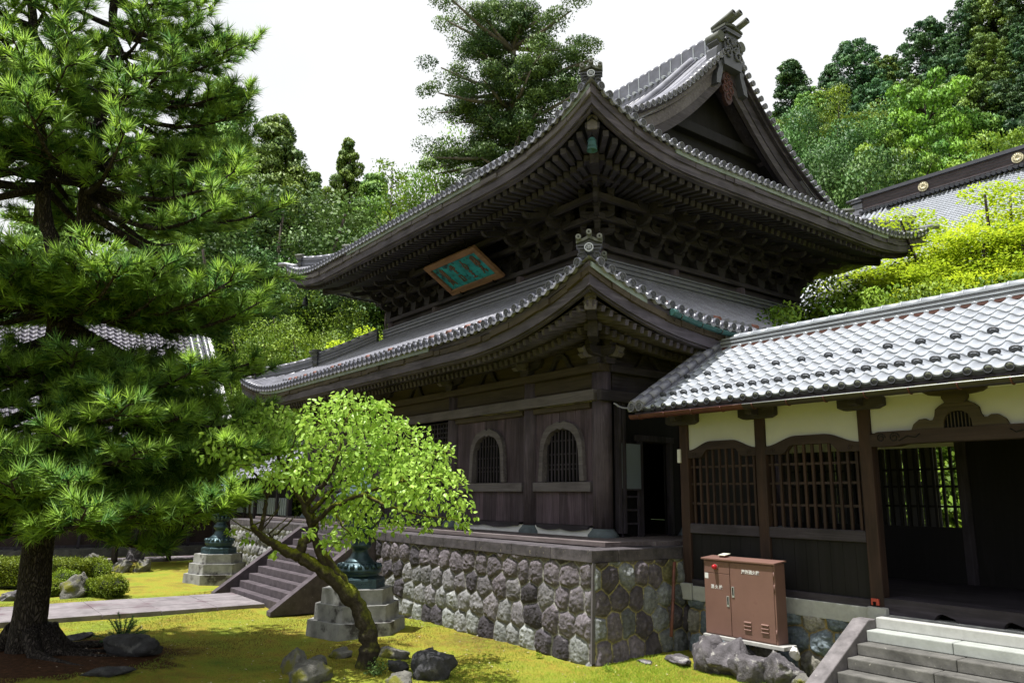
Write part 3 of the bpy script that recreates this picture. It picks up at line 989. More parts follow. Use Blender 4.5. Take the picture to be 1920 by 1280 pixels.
# ---- ridge ornaments
def oni(scale=1.0, big=True, emblem=True):
    """ridge-end tile: stepped shield, curls, three tubes on top, large emblem disc"""
    m = MB()
    sh = [(-.20, 0), (.20, 0), (.23, .10), (.19, .22), (.20, .30), (.25, .33), (.25, .42), (.10, .47), (0, .56), (-.10, .47), (-.25, .42), (-.25, .33), (-.20, .30), (-.19, .22), (-.23, .10)]
    m.prism([(x * scale, z * scale) for x, z in sh], (0, -.10 * scale, 0), (1, 0, 0), (0, 0, 1), (0, 1, 0), .16 * scale, 0)
    for z, w, y in ((.33, .54, .12), (.27, .47, .10)):
        m.box((-w / 2 * scale, -.11 * scale, z * scale), (w / 2 * scale, y * scale, (z + .035) * scale), 0)
    m.prism([(x * scale, z * scale) for x, z in [(-.27, .39), (-.12, .44), (0, .50), (.12, .44), (.27, .39), (.27, .45), (.14, .49), (0, .57), (-.14, .49), (-.27, .45)]], (0, -.12 * scale, 0), (1, 0, 0), (0, 0, 1), (0, 1, 0), .26 * scale, 2)
    for x, z in ((-.22, .50), (0, .60), (.22, .50)):
        m.tube([(x * scale, -.12 * scale, z * scale), (x * scale, .20 * scale, (z + .02) * scale)], .058 * scale, 14, 2)
        m.tube([(x * scale, .20 * scale, (z + .02) * scale), (x * scale, .205 * scale, (z + .02) * scale)], .018 * scale, 10, 1)
    if emblem:
        D = emblem_disc(.095 * scale, .05 * scale)
        D.M = [{0: 3, 1: 1, 2: 3}[k] for k in D.M]
        c = math.cos(R(5)); s_ = math.sin(R(5))
        m.copy_from(D, np.array([[1, 0, 0], [0, c, -s_], [0, s_ * -1 * -1, c]]) @ np.array([[1, 0, 0], [0, 1, 0], [0, 0, 1]]), (0, .24 * scale, .27 * scale))
        m.tube([(0, 0, .235 * scale), (0, .20 * scale, .268 * scale)], .09 * scale, 14, 0)
    for sgn in (-1, 1):                                      # curls
        P = []
        for i in range(16):
            t = i / 15; a = t * 2.1 * PI; rr = (.085 - .055 * t) * scale
            P.append((sgn * (.15 * scale + rr * math.cos(a)), .075 * scale, .13 * scale + rr * math.sin(a)))
        m.tube(P, .018 * scale, 6, 0)
    return m


def place_oni(parent, loc, ang, scale, emblem=True, mats=None):
    m = oni(scale, emblem=emblem); o = MB()
    c, s_ = math.cos(ang), math.sin(ang)                     # local +y looks along (cos, sin)
    o.copy_from(m, np.array([[s_, c, 0], [-c, s_, 0], [0, 0, 1]]), loc)
    return o.build('ridge_end_tile', mats or [tile_dark, black, moss_tile, tile], parent)


def hip_ridge(rf, roof, corner, qend, step1, parent):
    cxn, cyn, sx, sy = corner
    def pt(q, dz=0): return np.array([cxn + sx * q, cyn + sy * q, float(rf.z(q, q)) + dz])
    lat = unit(np.array([-sy * 1.0, sx * 1.0, 0]))
    mb = MB()
    for q0, q1, w, h in ((.42, step1, .24, .32), (step1, qend, .28, .42)):
        for k in range(4):                                   # stacked flat courses
            z0, z1 = h * k / 4 + .0, h * (k + .72) / 4
            ww = w * (1 if k % 2 else .92)
            fr = [(pt(q), lat, np.array([0, 0, 1.0])) for q in np.linspace(q0, q1, 14)]
            mb.sweep(fr, [(-ww / 2, z0), (ww / 2, z0), (ww / 2, z1 + .012), (-ww / 2, z1 + .012)], 0)
        n = int((q1 - q0) / .2)
        for i in range(n):                                   # round cap tiles
            qa, qb = q0 + (q1 - q0) * i / n, q0 + (q1 - q0) * (i + 1) / n
            mb.tube([pt(qa, h + .03), pt(qb - .008, h + .03)], [.083, .075], 10, 1)
    mb.build('hip_ridge', [tile_mid, tile], parent)
    ang = math.atan2(-sy, -sx)
    mb = MB()
    p0 = pt(-.02, .04); p1 = pt(.42, .05)
    mb.tube([pt(-.16, .17), pt(0.0, .085), pt(.2, .06), pt(.5, .04)], [.075, .08, .08, .08], 12, 0)
    if not (corner[2] < 0 and corner[3] > 0): mb.build('corner_tile', [tile], parent)
    return pt, ang


for rf, roof, qe, s1, big in ((URoof, upper_roof, 2.2, 1.65, 1.0), (LRoof, lower_roof, 3.45, 1.95, 1.0)):
    for k, corner in enumerate(((rf.x1, rf.y0, -1, 1), (rf.x0, rf.y0, 1, 1), (rf.x1, rf.y1, -1, -1))):
        pt, ang = hip_ridge(rf, roof, corner, qe, s1, roof)
        if k == 0:
            place_oni(roof, pt(.22, .0), ang, .80, True, [tile_dark, black, moss_tile, tile_light])
        else:
            place_oni(roof, pt(.42, .0), ang, .78, False)
        place_oni(roof, pt(s1, .03), ang, .92, False)

# main ridge
GY = (URoof.y0 + URoof.y1) / 2
RX0, RX1 = -23.75, -11.80
mb = MB()
for k in range(13):
    z = 13.70 + k * .055
    w = (1.02 - .046 * k) * (1 if k % 2 else .95)
    mb.box((RX0, GY - w / 2, z), (RX1, GY + w / 2, z + .045), 0)
mb.box((RX0, GY - .15, 14.42), (RX1, GY + .15, 14.90), 0)
x = RX0 + .1
while x < RX1 - .1:
    mb.box((x, GY - .165, 14.46), (x + .03, GY + .165, 14.90), 1); x += .42
x = RX0
while x < RX1 - .05:                                          # row of short round tiles where the two heights meet
    for sg in (-1, 1):
        mb.tube([(x + .14, GY + sg * .16, 14.43), (x + .14, GY + sg * .30, 14.415)], .055, 8, 1)
    x += .235
x = RX0
while x < RX1:
    mb.tube([(x, GY, 14.93), (x + .27, GY, 14.93)], [.135, .125], 12, 0); x += .28
mb.build('main_ridge', [tile_mid, tile_light], upper_roof)
# descending ridges beside the gable
for xk in (-12.62, -22.88):
    mb = MB()
    for q0, q1 in ((2.5, 6.4),):
        fr = []
        for q in np.linspace(q0, q1, 22):
            fr.append((np.array([xk, URoof.y0 + q, float(URoof.prof(q)) + .03]), np.array([1., 0, 0]), np.array([0, 0, 1.])))
        for k in range(5):
            mb.sweep(fr, [(-.15, k * .055), (.15, k * .055), (.15, k * .055 + .045), (-.15, k * .055 + .045)], 0)
        mb.tube([f_[0] + np.array([0, 0, .32]) for f_ in fr], .095, 12, 0)
    mb.build('descending_ridge', [tile], upper_roof)
    place_oni(upper_roof, (xk, URoof.y0 + 2.5, float(URoof.prof(2.5)) + .02), -PI / 2, .72, False)


barge_w = wood('bargeboard_wood', (.02, .017, .02), (.052, .044, .054), (.12, .105, .125), 'y')


# gables (right one faces the camera)
def gable(sx, xv):
    qs = np.linspace(1.75, 6.70, 36)
    def frame(q, side):
        fl = lambda k: float(URoof.prof(k)) + .02 + .30 * float(1 - smooth(2.0, 5.4, k))
        z = fl(q); sl = (fl(q + .03) - fl(q - .03)) / .06
        y = URoof.y0 + q if side > 0 else URoof.y1 - q
        n = unit(np.array([0, -sl * side, 1.0]))
        return np.array([xv, y, z]), np.array([sx, 0, 0]), n
    for side in (1, -1):
        mb = MB(); fr = [frame(q, side) for q in qs]
        # thin board under the verge tiles, then the deep bargeboard with an inner moulding
        mb.sweep(fr, [(-.42, -.06), (.02, -.06), (.02, -.0), (-.42, -.0)], 1)
        mb.sweep(fr, [(-.46, -.16), (-.06, -.16), (-.06, -.065), (-.46, -.065)], 2)
        fr2 = []
        for i, q in enumerate(qs):
            p, a_, n = frame(q, side); fr2.append((p, a_, n))
        rows = []
        for i, (p, a_, n) in enumerate(fr2):
            dpt = .46 + .10 * (1 - i / 35)
            rows.append([p + a_ * x + n * z for x, z in ((-.30, -.16 - dpt), (-.18, -.16 - dpt), (-.18, -.162), (-.30, -.162))])
        mb.strip(rows, 3, False, close=True)
        rows = []
        for i, (p, a_, n) in enumerate(fr2):
            dpt = .46 + .10 * (1 - i / 35)
            rows.append([p + a_ * x + n * z for x, z in ((-.19, -.16 - dpt * .55), (-.155, -.16 - dpt * .55), (-.155, -.18), (-.19, -.18))])
        mb.strip(rows, 2, False, close=True)
        rows = []
        for i, (p, a_, n) in enumerate(fr2):
            rows.append([p + a_ * x + n * z for x, z in ((-.80, -.40), (-.48, -.40), (-.48, -.165), (-.80, -.165))])
        mb.strip(rows, 1, False, close=True)
        mb.build('bargeboard', [wood_y, wood_y, wood_grey if side > 0 else wood_y, barge_w], upper_roof)  # the lit side gets paler trim: light put into the colour
        # verge tiles: short rolls with discs along the slope
        mb = MB()
        L = 0; last = None
        for q in np.linspace(1.75, 6.62, 400):
            p, a_, n = frame(q, side)
            if last is None or np.linalg.norm(p - last) > .225:
                last = p
                mb.tube([p + a_ * -.36 + n * .05, p + a_ * .05 + n * .05], .072, 9, 0)
                t_ = np.cross(a_, n)
                M = np.stack([t_ if t_ @ np.array([0, 1, 0]) > 0 else -t_, a_, n], 1)
                mb.copy_from(DISC, M, p + a_ * .10 + n * .05)
        fr = [frame(q, side) for q in qs]
        for dx in (-.44, -.64, -.86):
            mb.tube([p + a_ * dx + n * .07 for p, a_, n in fr], .085 if dx != -.64 else .11, 10, 0)
        mb.build('verge_tiles', [tile, tile_bank, tile], upper_roof)
    # recessed wall, tie beam and struts
    xw = xv - sx * .85
    mb = MB()
    top = [(URoof.y0 + q, float(URoof.prof(q)) - .1) for q in np.linspace(2.2, 6.76, 20)] + [(URoof.y1 - q, float(URoof.prof(q)) - .1) for q in np.linspace(6.76, 2.2, 20)][1:]
    mb.prism([(y, z) for y, z in top], (xw, 0, 0), (0, 1, 0), (0, 0, 1), (-sx, 0, 0), .1, 0)
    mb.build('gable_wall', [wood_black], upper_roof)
    mb = MB()
    mb.beam((xw + sx * .12, GY - 3.6, 11.05), (xw + sx * .12, GY + 3.6, 11.05), .26, .34, 0)
    mb.beam((xw + sx * .12, GY - 2.2, 12.05), (xw + sx * .12, GY + 2.2, 12.05), .24, .30, 0)
    for dy in (-1, 1):
        mb.beam((xw + sx * .14, GY + dy * 2.9, 11.35), (xw + sx * .14, GY + dy * 2.2, 11.85), .2, .22, 0)
    mb.build('gable_beam', [wood_black], upper_roof, bevel=.015)  # near-black wall and beams: the recess shade is in the colour
    # hanging carved pendant under the apex
    mb = MB()
    pend = [(0, -.98), (.09, -.93), (.17, -.80), (.15, -.68), (.23, -.62), (.25, -.48), (.17, -.40), (.22, -.30), (.2, -.16), (.12, -.05), (0, 0)]
    pend = pend + [(-x, z) for x, z in pend[-2:0:-1]]
    mb.prism(pend, (xv - sx * .12, GY, 13.75), (0, 1, 0), (0, 0, 1), (-sx, 0, 0), .10, 0)
    for (y, z, rr) in ((0, -.16, .07), (.1, -.33, .075), (-.1, -.33, .075), (.12, -.53, .085), (-.12, -.53, .085), (0, -.74, .09)):
        P = [(xv - sx * .11, GY + y + rr * math.cos(a), 13.75 + z + rr * math.sin(a)) for a in np.linspace(0, 2 * PI, 13)]
        mb.tube(P, .018, 6, 1)
    mb.build('gable_pendant', [plain('dark_red_carving', (0.035, 0.012, 0.012), .7, .4, 9.0), plain('red_carving', (0.085, 0.028, 0.025), .7, .4, 9.0)], upper_roof)
    mb = MB()
    for sg in (-1, 1):
        fin = [(.28, .02), (.55, -.28), (.80, -.40), (.95, -.62), (.78, -.70), (.68, -.62), (.55, -.70), (.45, -.50), (.3, -.42)]
        mb.prism([(sg * y, z) for y, z in (fin if sg > 0 else fin[::-1])], (xv - sx * .2, GY, 13.72), (0, 1, 0), (0, 0, 1), (-sx, 0, 0), .08, 0)
    mb.build('pendant_fin', [wood_y], upper_roof)
    # big ridge-end ornament
    o = MB(); m = MB()
    s3 = 1.0
    body = [(-.36, 0), (.36, 0), (.40, .22), (.32, .45), (.34, .80), (.22, .98), (-.22, .98), (-.34, .80), (-.32, .45), (-.40, .22)]
    m.prism(body, (0, -.20, 0), (1, 0, 0), (0, 0, 1), (0, 1, 0), .30, 0)
    for z, w in ((.98, .62), (1.04, .72)):
        m.box((-w / 2, -.24, z), (w / 2, .16, z + .055), 0)
    m.prism([(-.38, 1.10), (0, 1.20), (.38, 1.10), (.38, 1.16), (0, 1.27), (-.38, 1.16)], (0, -.28, 0), (1, 0, 0), (0, 0, 1), (0, 1, 0), .46, 2)
    for x, z in ((-.29, 1.24), (0, 1.36), (.29, 1.24)):
        m.tube([(x, -.30, z - .02), (x, .42, z + .14)], .088, 14, 2)
        m.tube([(x, .42, z + .14), (x, .425, z + .14)], .05, 12, 1)
    for sgn in (-1, 1):
        for (x0, z0, r0, rt_) in ((.17, .70, .15, .035), (.20, .36, .15, .04), (.10, .52, .10, .03)):
            P = [(sgn * (x0 + (r0 - r0 * .7 * t) * math.cos(a)), .12, z0 + (r0 - r0 * .7 * t) * math.sin(a)) for t, a in ((i / 20, i / 20 * 2.4 * PI) for i in range(21))]
            m.tube(P, rt_, 7, 0)
        # rolled side fin lying down the slope
        fin = [(.34, .92), (.52, .86), (.56, .66), (.48, .56), (.60, .42), (.62, .16), (.52, -.10), (.62, -.34), (.66, -.62), (.50, -.58), (.38, -.20), (.34, .1)]
        m.prism([(sgn * a, b) for a, b in (fin if sgn > 0 else fin[::-1])], (0, -.30, 0), (1, 0, 0), (0, 0, 1), (0, 1, 0), .34, 0)
        m.tube([(sgn * .44, -.34, .80), (sgn * .44, .10, .80)], .15, 14, 2)
    for i in range(8):                                        # flower boss
        a = i * PI / 4
        m.tube([(0.0, .13, .72), (.13 * math.cos(a), .13, .72 + .13 * math.sin(a))], [.02, .045], 6, 0)
    o.copy_from(m, np.array([[0, sx, 0], [-sx, 0, 0], [0, 0, 1]]) if sx > 0 else np.array([[0, -1, 0], [1, 0, 0], [0, 0, 1]]), (xv - sx * .02, GY, 13.76))
    o.build('ridge_end_tile', [tile_dark, black, moss_tile], upper_roof)


gable(1, -11.60)
gable(-1, -23.90)

# ---- lower storey
CYF, CXR = 10.25, -10.79            # column axes: front row, right row
colx = [-10.79, -12.92, -15.95, -19.55, -22.58, -24.71]
coly = [10.25, 12.6, 15.9, 19.2, 21.6]


def round_column(x, y, z0, z1, r, base=True):
    mb = MB()
    mb.lathe([(r, z0), (r * 1.0, (z0 + z1) / 2), (r * .97, z1)], (x, y, 0), 24, 0)
    c = mb.build('column', [column_wood], temple)
    if base:
        mb = MB()
        mb.lathe([(r * 1.35, -.115), (r * 1.52, -.06), (r * 1.50, .0), (r * 1.28, .05), (r * 1.12, .09), (r * 1.1, .11)], (x, y, 1.745), 24, 0)
        mb.build('column_base', [plain('blue_grey_base', (0.10, 0.125, 0.14), .8, .25, 8.0)] if 'blue_grey_base' not in MATS else [MATS['blue_grey_base']], c)


for x in colx: round_column(x, CYF, 1.84, 5.0, .192)
for y in coly[1:]: round_column(CXR, y, 1.84, 5.0, .192)

mb = MB(); r = random.Random(2)                               # deck: boards parallel to the front
y = 9.0
while y < 12.4:
    mb.box((PX0 + .4, y, 1.60), (-9.46 if y < 10.0 else -9.30, y + .145, 1.70 + r.uniform(-.004, .004)), 0); y += .15
mb.box((PX0 + .4, 8.95, 1.635), (-9.43, 9.0, 1.712), 0)
mb.box((-9.43, 8.95, 1.635), (-9.38, 10.2, 1.712), 0)
mb.build('deck', [wood_deck], temple, bevel=.006)
mb = MB()
for x in np.arange(PX0 + .8, -9.6, .45):
    mb.lathe([(.014, 0), (.012, .008)], (x, 0, 0), 8, 0)
mb = MB()
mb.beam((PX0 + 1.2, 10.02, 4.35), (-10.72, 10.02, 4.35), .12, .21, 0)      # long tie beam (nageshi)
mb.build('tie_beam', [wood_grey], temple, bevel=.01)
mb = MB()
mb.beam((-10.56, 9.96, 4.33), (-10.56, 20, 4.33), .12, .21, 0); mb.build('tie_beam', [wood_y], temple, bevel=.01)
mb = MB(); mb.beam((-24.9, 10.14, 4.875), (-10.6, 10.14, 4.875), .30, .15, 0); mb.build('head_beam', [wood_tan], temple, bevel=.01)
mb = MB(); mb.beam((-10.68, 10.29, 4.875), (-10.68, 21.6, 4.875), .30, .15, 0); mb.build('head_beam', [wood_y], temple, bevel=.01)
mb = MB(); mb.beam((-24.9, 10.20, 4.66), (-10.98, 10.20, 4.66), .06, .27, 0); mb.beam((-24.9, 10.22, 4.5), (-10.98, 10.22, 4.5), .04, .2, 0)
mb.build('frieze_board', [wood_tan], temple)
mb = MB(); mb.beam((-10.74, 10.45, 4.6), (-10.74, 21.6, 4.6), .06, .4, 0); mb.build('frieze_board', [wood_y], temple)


def front_bay(xa, xb, window):
    """plank bay between two columns: sill, mid rail, upper rail, boards, arched window"""
    mb = MB()
    cx = (xa + xb) / 2
    hw = .62; zb, zt = 2.735, 3.92
    x = xa; r = random.Random(int(xa * 100))
    n = int((xb - xa) / .24)
    e = np.linspace(xa, xb, n + 1)
    for x0, x1 in zip(e[:-1], e[1:]):
        for z0, z1 in ((1.90, 2.54), (2.72, 4.13)):
            y = 10.19 + r.uniform(-.004, .006)
            if z0 > 2.6 and window and x1 > cx - hw and x0 < cx + hw:
                mb.box((x0 + .003, y, 3.88), (x1 - .003, y + .03, z1), 0)
                if x0 < cx - hw: mb.box((x0 + .003, y, z0), (cx - hw, y + .03, 3.88), 0)
                if x1 > cx + hw: mb.box((cx + hw, y, z0), (x1 - .003, y + .03, 3.88), 0)
            else:
                mb.box((x0 + .003, y, z0), (x1 - .003, y + .03, z1), 0)
    mb.build('plank_panel', [wood_plank], temple)
    mb = MB(); mb.box((xa, 10.10, 2.535), (xb, 10.20, 2.72), 0); mb.build('mid_rail', [wood_grey], temple, bevel=.008)
    mb = MB(); mb.box((xa, 10.10, 4.13), (xb, 10.22, 4.245), 0); mb.build('upper_rail', [wood_tan], temple, bevel=.008)
    # white plaster foot with the wavy dark sill above it
    mb = MB(); mb.box((xa, 10.17, 1.68), (xb, 10.24, 1.86), 0); mb.build('plaster_foot', [white_plaster], temple)
    mb = MB(); T = np.linspace(0, 1, 30)
    low = [1.845 - .05 * (math.sin(PI * t) ** .5) * (0.5 + .8 * abs(math.sin(t * 7 + xa))) + (.06 if t < .06 or t > .94 else 0) for t in T]
    poly = [(xa + (xb - xa) * t, z) for t, z in zip(T, low)] + [(xb, 1.90), (xa, 1.90)]
    mb.prism(poly, (0, 10.12, 0), (1, 0, 0), (0, 0, 1), (0, 1, 0), .05, 0)
    mb.build('sill', [wood_x], temple)
    if window:
        w = thing('arched_window', (0, 0, 0), None, None); w.parent = temple; w.location = -abs_loc(temple)
        del_keys(w)
        # frame: flame-headed arch with straight splayed legs
        inner = []; outer = []
        prof = [(.70, zb), (.67, 3.05), (.655, 3.35), (.62, 3.55), (.52, 3.74), (.38, 3.85), (.22, 3.89), (.10, 3.93), (0, 3.895)]
        prif = [(.575, zb), (.555, 3.05), (.54, 3.32), (.50, 3.48), (.42, 3.62), (.30, 3.72), (.17, 3.755), (.08, 3.79), (0, 3.755)]
        O = [(-x, z) for x, z in prof] + [(x, z) for x, z in prof[-2::-1]]
        I = [(-x, z) for x, z in prif] + [(x, z) for x, z in prif[-2::-1]]
        mb = MB()
        for y0, ys in ((10.085, 0),):
            rows = [[(cx + x, yy, z) for x, z in PP] for PP, yy in ((O, 10.20), (O, 10.10), (I, 10.10), (I, 10.24))]
            mb.strip(rows, 0, False)
        mb.build('window_frame', [wood_grey], w, world=True)
        mb = MB()
        zi = lambda x: float(np.interp(abs(x), [p[0] for p in prif[::-1]], [p[1] for p in prif[::-1]]))
        for x in np.linspace(-.50, .50, 10):
            mb.beam((cx + x, 10.215, zb), (cx + x, 10.215, zi(x)), .026, .03, 0, up=(0, 1, 0))
        for z in (2.98, 3.07, 3.28, 3.55):
            h = .55 if z < 3.3 else .47
            mb.beam((cx - h, 10.245, z), (cx + h, 10.245, z), .02, .03, 0)
        mb.build('lattice', [wood_z], w)
        mb = MB()                                                # boards cut round the arch
        for sg in (-1, 1):
            pp = [(sg * .63, zb)] + [(sg * min(.63, (a[0] + b[0]) / 2), (a[1] + b[1]) / 2) for a, b in zip(prof, prif)] + [(0, 3.95), (sg * .63, 3.95)]
            mb.prism(pp if sg < 0 else pp[::-1], (cx, 10.195, 0), (1, 0, 0), (0, 0, 1), (0, 1, 0), .02, 0)
        mb.build('spandrel_board', [wood_plank], w)
        mb = MB(); mb.box((cx - .7, 10.36, 2.6), (cx + .7, 10.38, 4.0), 0); mb.build('dark_backing', [black], w)  # black sheet standing in for the unlit room behind the lattice


def del_keys(o):
    for k in ('label', 'category', 'group'):
        if k in o: del o[k]


front_bay(-12.73, -10.98, True)
front_bay(-15.76, -13.11, True)
front_bay(-22.39, -19.74, True)
front_bay(-24.52, -22.77, True)
# central doors: slatted upper half, plank lower half
for k, (xa, xb) in enumerate(((-19.36, -17.76), (-17.74, -16.14))):
    mb = MB()
    mb.box((xa, 10.20, 1.75), (xb, 10.26, 2.6), 0)
    for x in np.linspace(xa + .05, xb - .05, 12): mb.box((x - .015, 10.20, 2.6), (x + .015, 10.24, 4.2), 0)
    for z in np.arange(2.75, 4.2, .12): mb.box((xa, 10.21, z), (xb, 10.235, z + .03), 0)
    mb.box((xa, 10.30, 2.6), (xb, 10.32, 4.24), 1)
    for x in (xa, xb - .09): mb.box((x, 10.185, 1.75), (x + .09, 10.25, 4.24), 0)
    mb.build('door_panel', [wood_z, black], temple)
# right side: boarded bays, doorway behind the corridor end
mb = MB()
for y in np.arange(10.46, 21.5, .25):
    if 11.25 < y + .12 < 11.95: continue
    mb.box((-10.80, y, 1.72), (-10.76, y + .244, 4.42), 0)
mb.box((-10.80, 11.20, 3.5), (-10.755, 12.0, 4.42), 0)
mb.box((-11.6, 10.9, 1.5), (-11.5, 12.3, 3.8), 1)  # black sheet inside the doorway stands in for its unlit depth
mb.build('plank_panel', [wood_black, black], temple)
mb = MB()
for y in (10.52, 10.64):
    mb.box((-10.70, y - .045, 1.77), (-10.58, y + .045, 4.24), 0)
for y in (11.16, 12.02): mb.box((-10.74, y - .05, 1.7), (-10.64, y + .05, 3.62), 0)
mb.box((-10.74, 11.05, 3.52), (-10.63, 12.1, 3.64), 0)
mb.build('door_post', [wood_z], temple, bevel=.008)
# inner walls so the storeys are closed boxes
mb = MB()
mb.box((-24.7, 10.5, 1.60), (-10.82, 21.6, 1.69), 0)
mb.box((-24.6, 10.42, 4.4), (-10.9, 10.46, 5.5), 0); mb.box((-10.9, 10.42, 4.4), (-10.86, 21.5, 5.5), 0)
mb.box((-24.7, 10.3, 1.7), (-24.65, 21.6, 5.5), 0); mb.box((-24.7, 21.55, 1.7), (-10.8, 21.6, 5.5), 0)
mb.build('inner_wall', [wood_black], temple)


# brackets of the lower storey: boat-shaped arm, block and carved nose on each column and between
def low_bracket():
    m = MB()
    m.prism([(-.14, .07), (-.10, 0), (.10, 0), (.14, .07), (.14, .19), (-.14, .19)], (0, -.14, 0), (1, 0, 0), (0, 0, 1), (0, 1, 0), .28, 0)
    m.prism([(-.48, .22), (-.40, .13), (-.2, .10), (.2, .10), (.40, .13), (.48, .22), (.48, .30), (-.48, .30)], (0, -.08, .03), (1, 0, 0), (0, 0, 1), (0, 1, 0), .14, 0)
    m.prism([(0, .10), (-.22, .10), (-.36, .06), (-.44, .12), (-.40, .17), (-.46, .24), (-.36, .30), (0, .30)], (-.07, 0, .03), (0, 1, 0), (0, 0, 1), (1, 0, 0), .14, 1)
    for x in (-.38, 0, .38):
        m.prism([(-.09, .05), (-.06, 0), (.06, 0), (.09, .05), (.09, .12), (-.09, .12)], (x, -.09, .33), (1, 0, 0), (0, 0, 1), (0, 1, 0), .18, 0)
    return m


def frame_strut():
    m = MB()
    m.prism([(-.42, 0), (-.34, 0), (-.22, .06), (-.14, .20), (-.06, .26), (.06, .26), (.14, .20), (.22, .06), (.34, 0), (.42, 0), (.30, .12), (.2, .28), (.08, .34), (-.08, .34), (-.2, .28), (-.30, .12)], (0, -.05, 0), (1, 0, 0), (0, 0, 1), (0, 1, 0), .09, 0)
    m.prism([(-.10, .06), (-.07, 0), (.07, 0), (.10, .06), (.10, .14), (-.10, .14)], (0, -.09, .33), (1, 0, 0), (0, 0, 1), (0, 1, 0), .18, 0)
    return m


def instance_parts(m, name, mats, places):
    me = None
    for (x, y, z, ang) in places:
        if me is None:
            o = m.build(name, mats, temple, world=False, bevel=.006); me = o
        else:
            o = me.copy(); COL.objects.link(o); o.parent = temple
        o.location = Vector((x, y, z)) - abs_loc(temple); o.rotation_euler = (0, 0, ang)


instance_parts(low_bracket(), 'bracket', [wood_x, wood_grey], [(x, 10.14, 4.95, 0) for x in colx] + [(-10.66, y, 4.95, PI / 2) for y in coly[1:]] + [(-10.66, 10.25, 4.95, PI / 2)])
mids = [(a + b) / 2 for a, b in zip(colx[:-1], colx[1:])]
instance_parts(frame_strut(), 'frog_leg_strut', [wood_x], [(x, 10.14, 4.95, 0) for x in mids] + [(-10.66, (a + b) / 2, 4.95, PI / 2) for a, b in zip(coly[:-1], coly[1:])])
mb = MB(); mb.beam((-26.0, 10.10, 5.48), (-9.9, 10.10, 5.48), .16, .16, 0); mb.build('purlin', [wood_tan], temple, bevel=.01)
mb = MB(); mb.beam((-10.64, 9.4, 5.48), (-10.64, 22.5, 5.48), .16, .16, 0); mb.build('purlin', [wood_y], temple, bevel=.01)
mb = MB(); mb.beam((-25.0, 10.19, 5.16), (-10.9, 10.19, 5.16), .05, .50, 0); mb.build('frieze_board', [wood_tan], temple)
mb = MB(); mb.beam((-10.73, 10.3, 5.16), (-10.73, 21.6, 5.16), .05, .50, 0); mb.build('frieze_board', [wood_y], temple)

# verdigris gutter under the right eave of the lower roof
mb = MB()
P = []
for y in np.linspace(10.1, 15.5, 34):
    P.append((LRoof.x1 + .075, y, 5.56 + float(LRoof.lift(y - LRoof.y0)) - .115))
mb.tube(P, .06, 10, 0, half=(PI, 2 * PI), cap=False)
mb.tube([np.array(p) + np.array([.06, 0, 0]) for p in P], .010, 5, 0); mb.tube([np.array(p) + np.array([-.06, 0, 0]) for p in P], .010, 5, 0)
mb.tube([P[0], np.array(P[0]) + np.array([0, .12, -.004])], .066, 12, 0)
for y in np.arange(10.3, 15.4, .55):
    zc = 5.56 + float(LRoof.lift(y - LRoof.y0)) - .115
    mb.tube([(LRoof.x1 + .075 + .068 * math.cos(a), y, zc + .068 * math.sin(a)) for a in np.linspace(PI, 2 * PI, 9)], .009, 5, 1)
    mb.tube([(LRoof.x1 + .01, y, zc - .01), (LRoof.x1 - .08, y, zc - .10)], .008, 5, 1)
mb.build('gutter', [copper, gut_dark], temple)

# flat courses where the lower roof meets the upper wall
UWY, UWX = 12.0, -12.70
mb = MB()
for k in range(6):
    z = 7.56 + k * .055
    w = .30 if k % 2 else .27
    mb.box((-22.95, UWY - w, z), (UWX + w, UWY, z + .045), 0)
    mb.box((UWX, UWY - w, z), (UWX + w, 20.0, z + .045), 0)
mb.box((-22.95, UWY - .25, 7.3), (UWX + .25, UWY, 7.57), 1); mb.box((UWX, UWY - .25, 7.3), (UWX + .25, 20.0, 7.57), 1)
mb.build('wall_course', [tile_mid, tile_dark], lower_roof)

# ---- upper storey
ucx = [-12.70, -15.6, -18.95 + .4, -21.2, -22.8]
mb = MB()
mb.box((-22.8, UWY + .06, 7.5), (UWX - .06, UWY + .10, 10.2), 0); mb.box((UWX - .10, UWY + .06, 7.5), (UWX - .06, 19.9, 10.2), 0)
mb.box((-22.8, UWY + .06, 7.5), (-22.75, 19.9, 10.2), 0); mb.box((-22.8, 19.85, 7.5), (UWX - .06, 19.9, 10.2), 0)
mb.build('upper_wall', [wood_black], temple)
for x in (-12.70, -15.6, -17.75 - 2.15, -22.8): round_column(x, UWY, 7.5, 8.25, .17, False)
for y in (14.6, 17.3, 19.86): round_column(UWX, y, 7.5, 8.25, .17, False)
mb = MB(); mb.beam((-23.0, UWY - .02, 8.19), (UWX + .25, UWY - .02, 8.19), .34, .13, 0); mb.beam((-22.8, UWY + .02, 8.0), (UWX, UWY + .02, 8.0), .12, .26, 0)
mb.build('head_beam', [wood_x], temple, bevel=.012)
mb = MB(); mb.beam((UWX + .02, UWY - .26, 8.19), (UWX + .02, 20.0, 8.19), .34, .13, 0); mb.beam((UWX - .02, UWY, 8.0), (UWX - .02, 19.9, 8.0), .12, .26, 0)
mb.build('head_beam', [wood_y], temple, bevel=.012)


def masu(m, x, y, z, s=.19, mt=0):
    m.prism([(-s / 2, s * .38), (-s * .34, 0), (s * .34, 0), (s / 2, s * .38), (s / 2, s * .8), (-s / 2, s * .8)], (x, y - s / 2, z), (1, 0, 0), (0, 0, 1), (0, 1, 0), s, mt)


def hijiki(m, x0, x1, y, z, w=.12, h=.17, mt=0):
    c = (x1 - x0) * .2
    m.prism([(x0, h * .55), (x0 + c * .4, h * .2), (x0 + c, 0), (x1 - c, 0), (x1 - c * .4, h * .2), (x1, h * .55), (x1, h), (x0, h)], (0, y - w / 2, z), (1, 0, 0), (0, 0, 1), (0, 1, 0), w, mt)


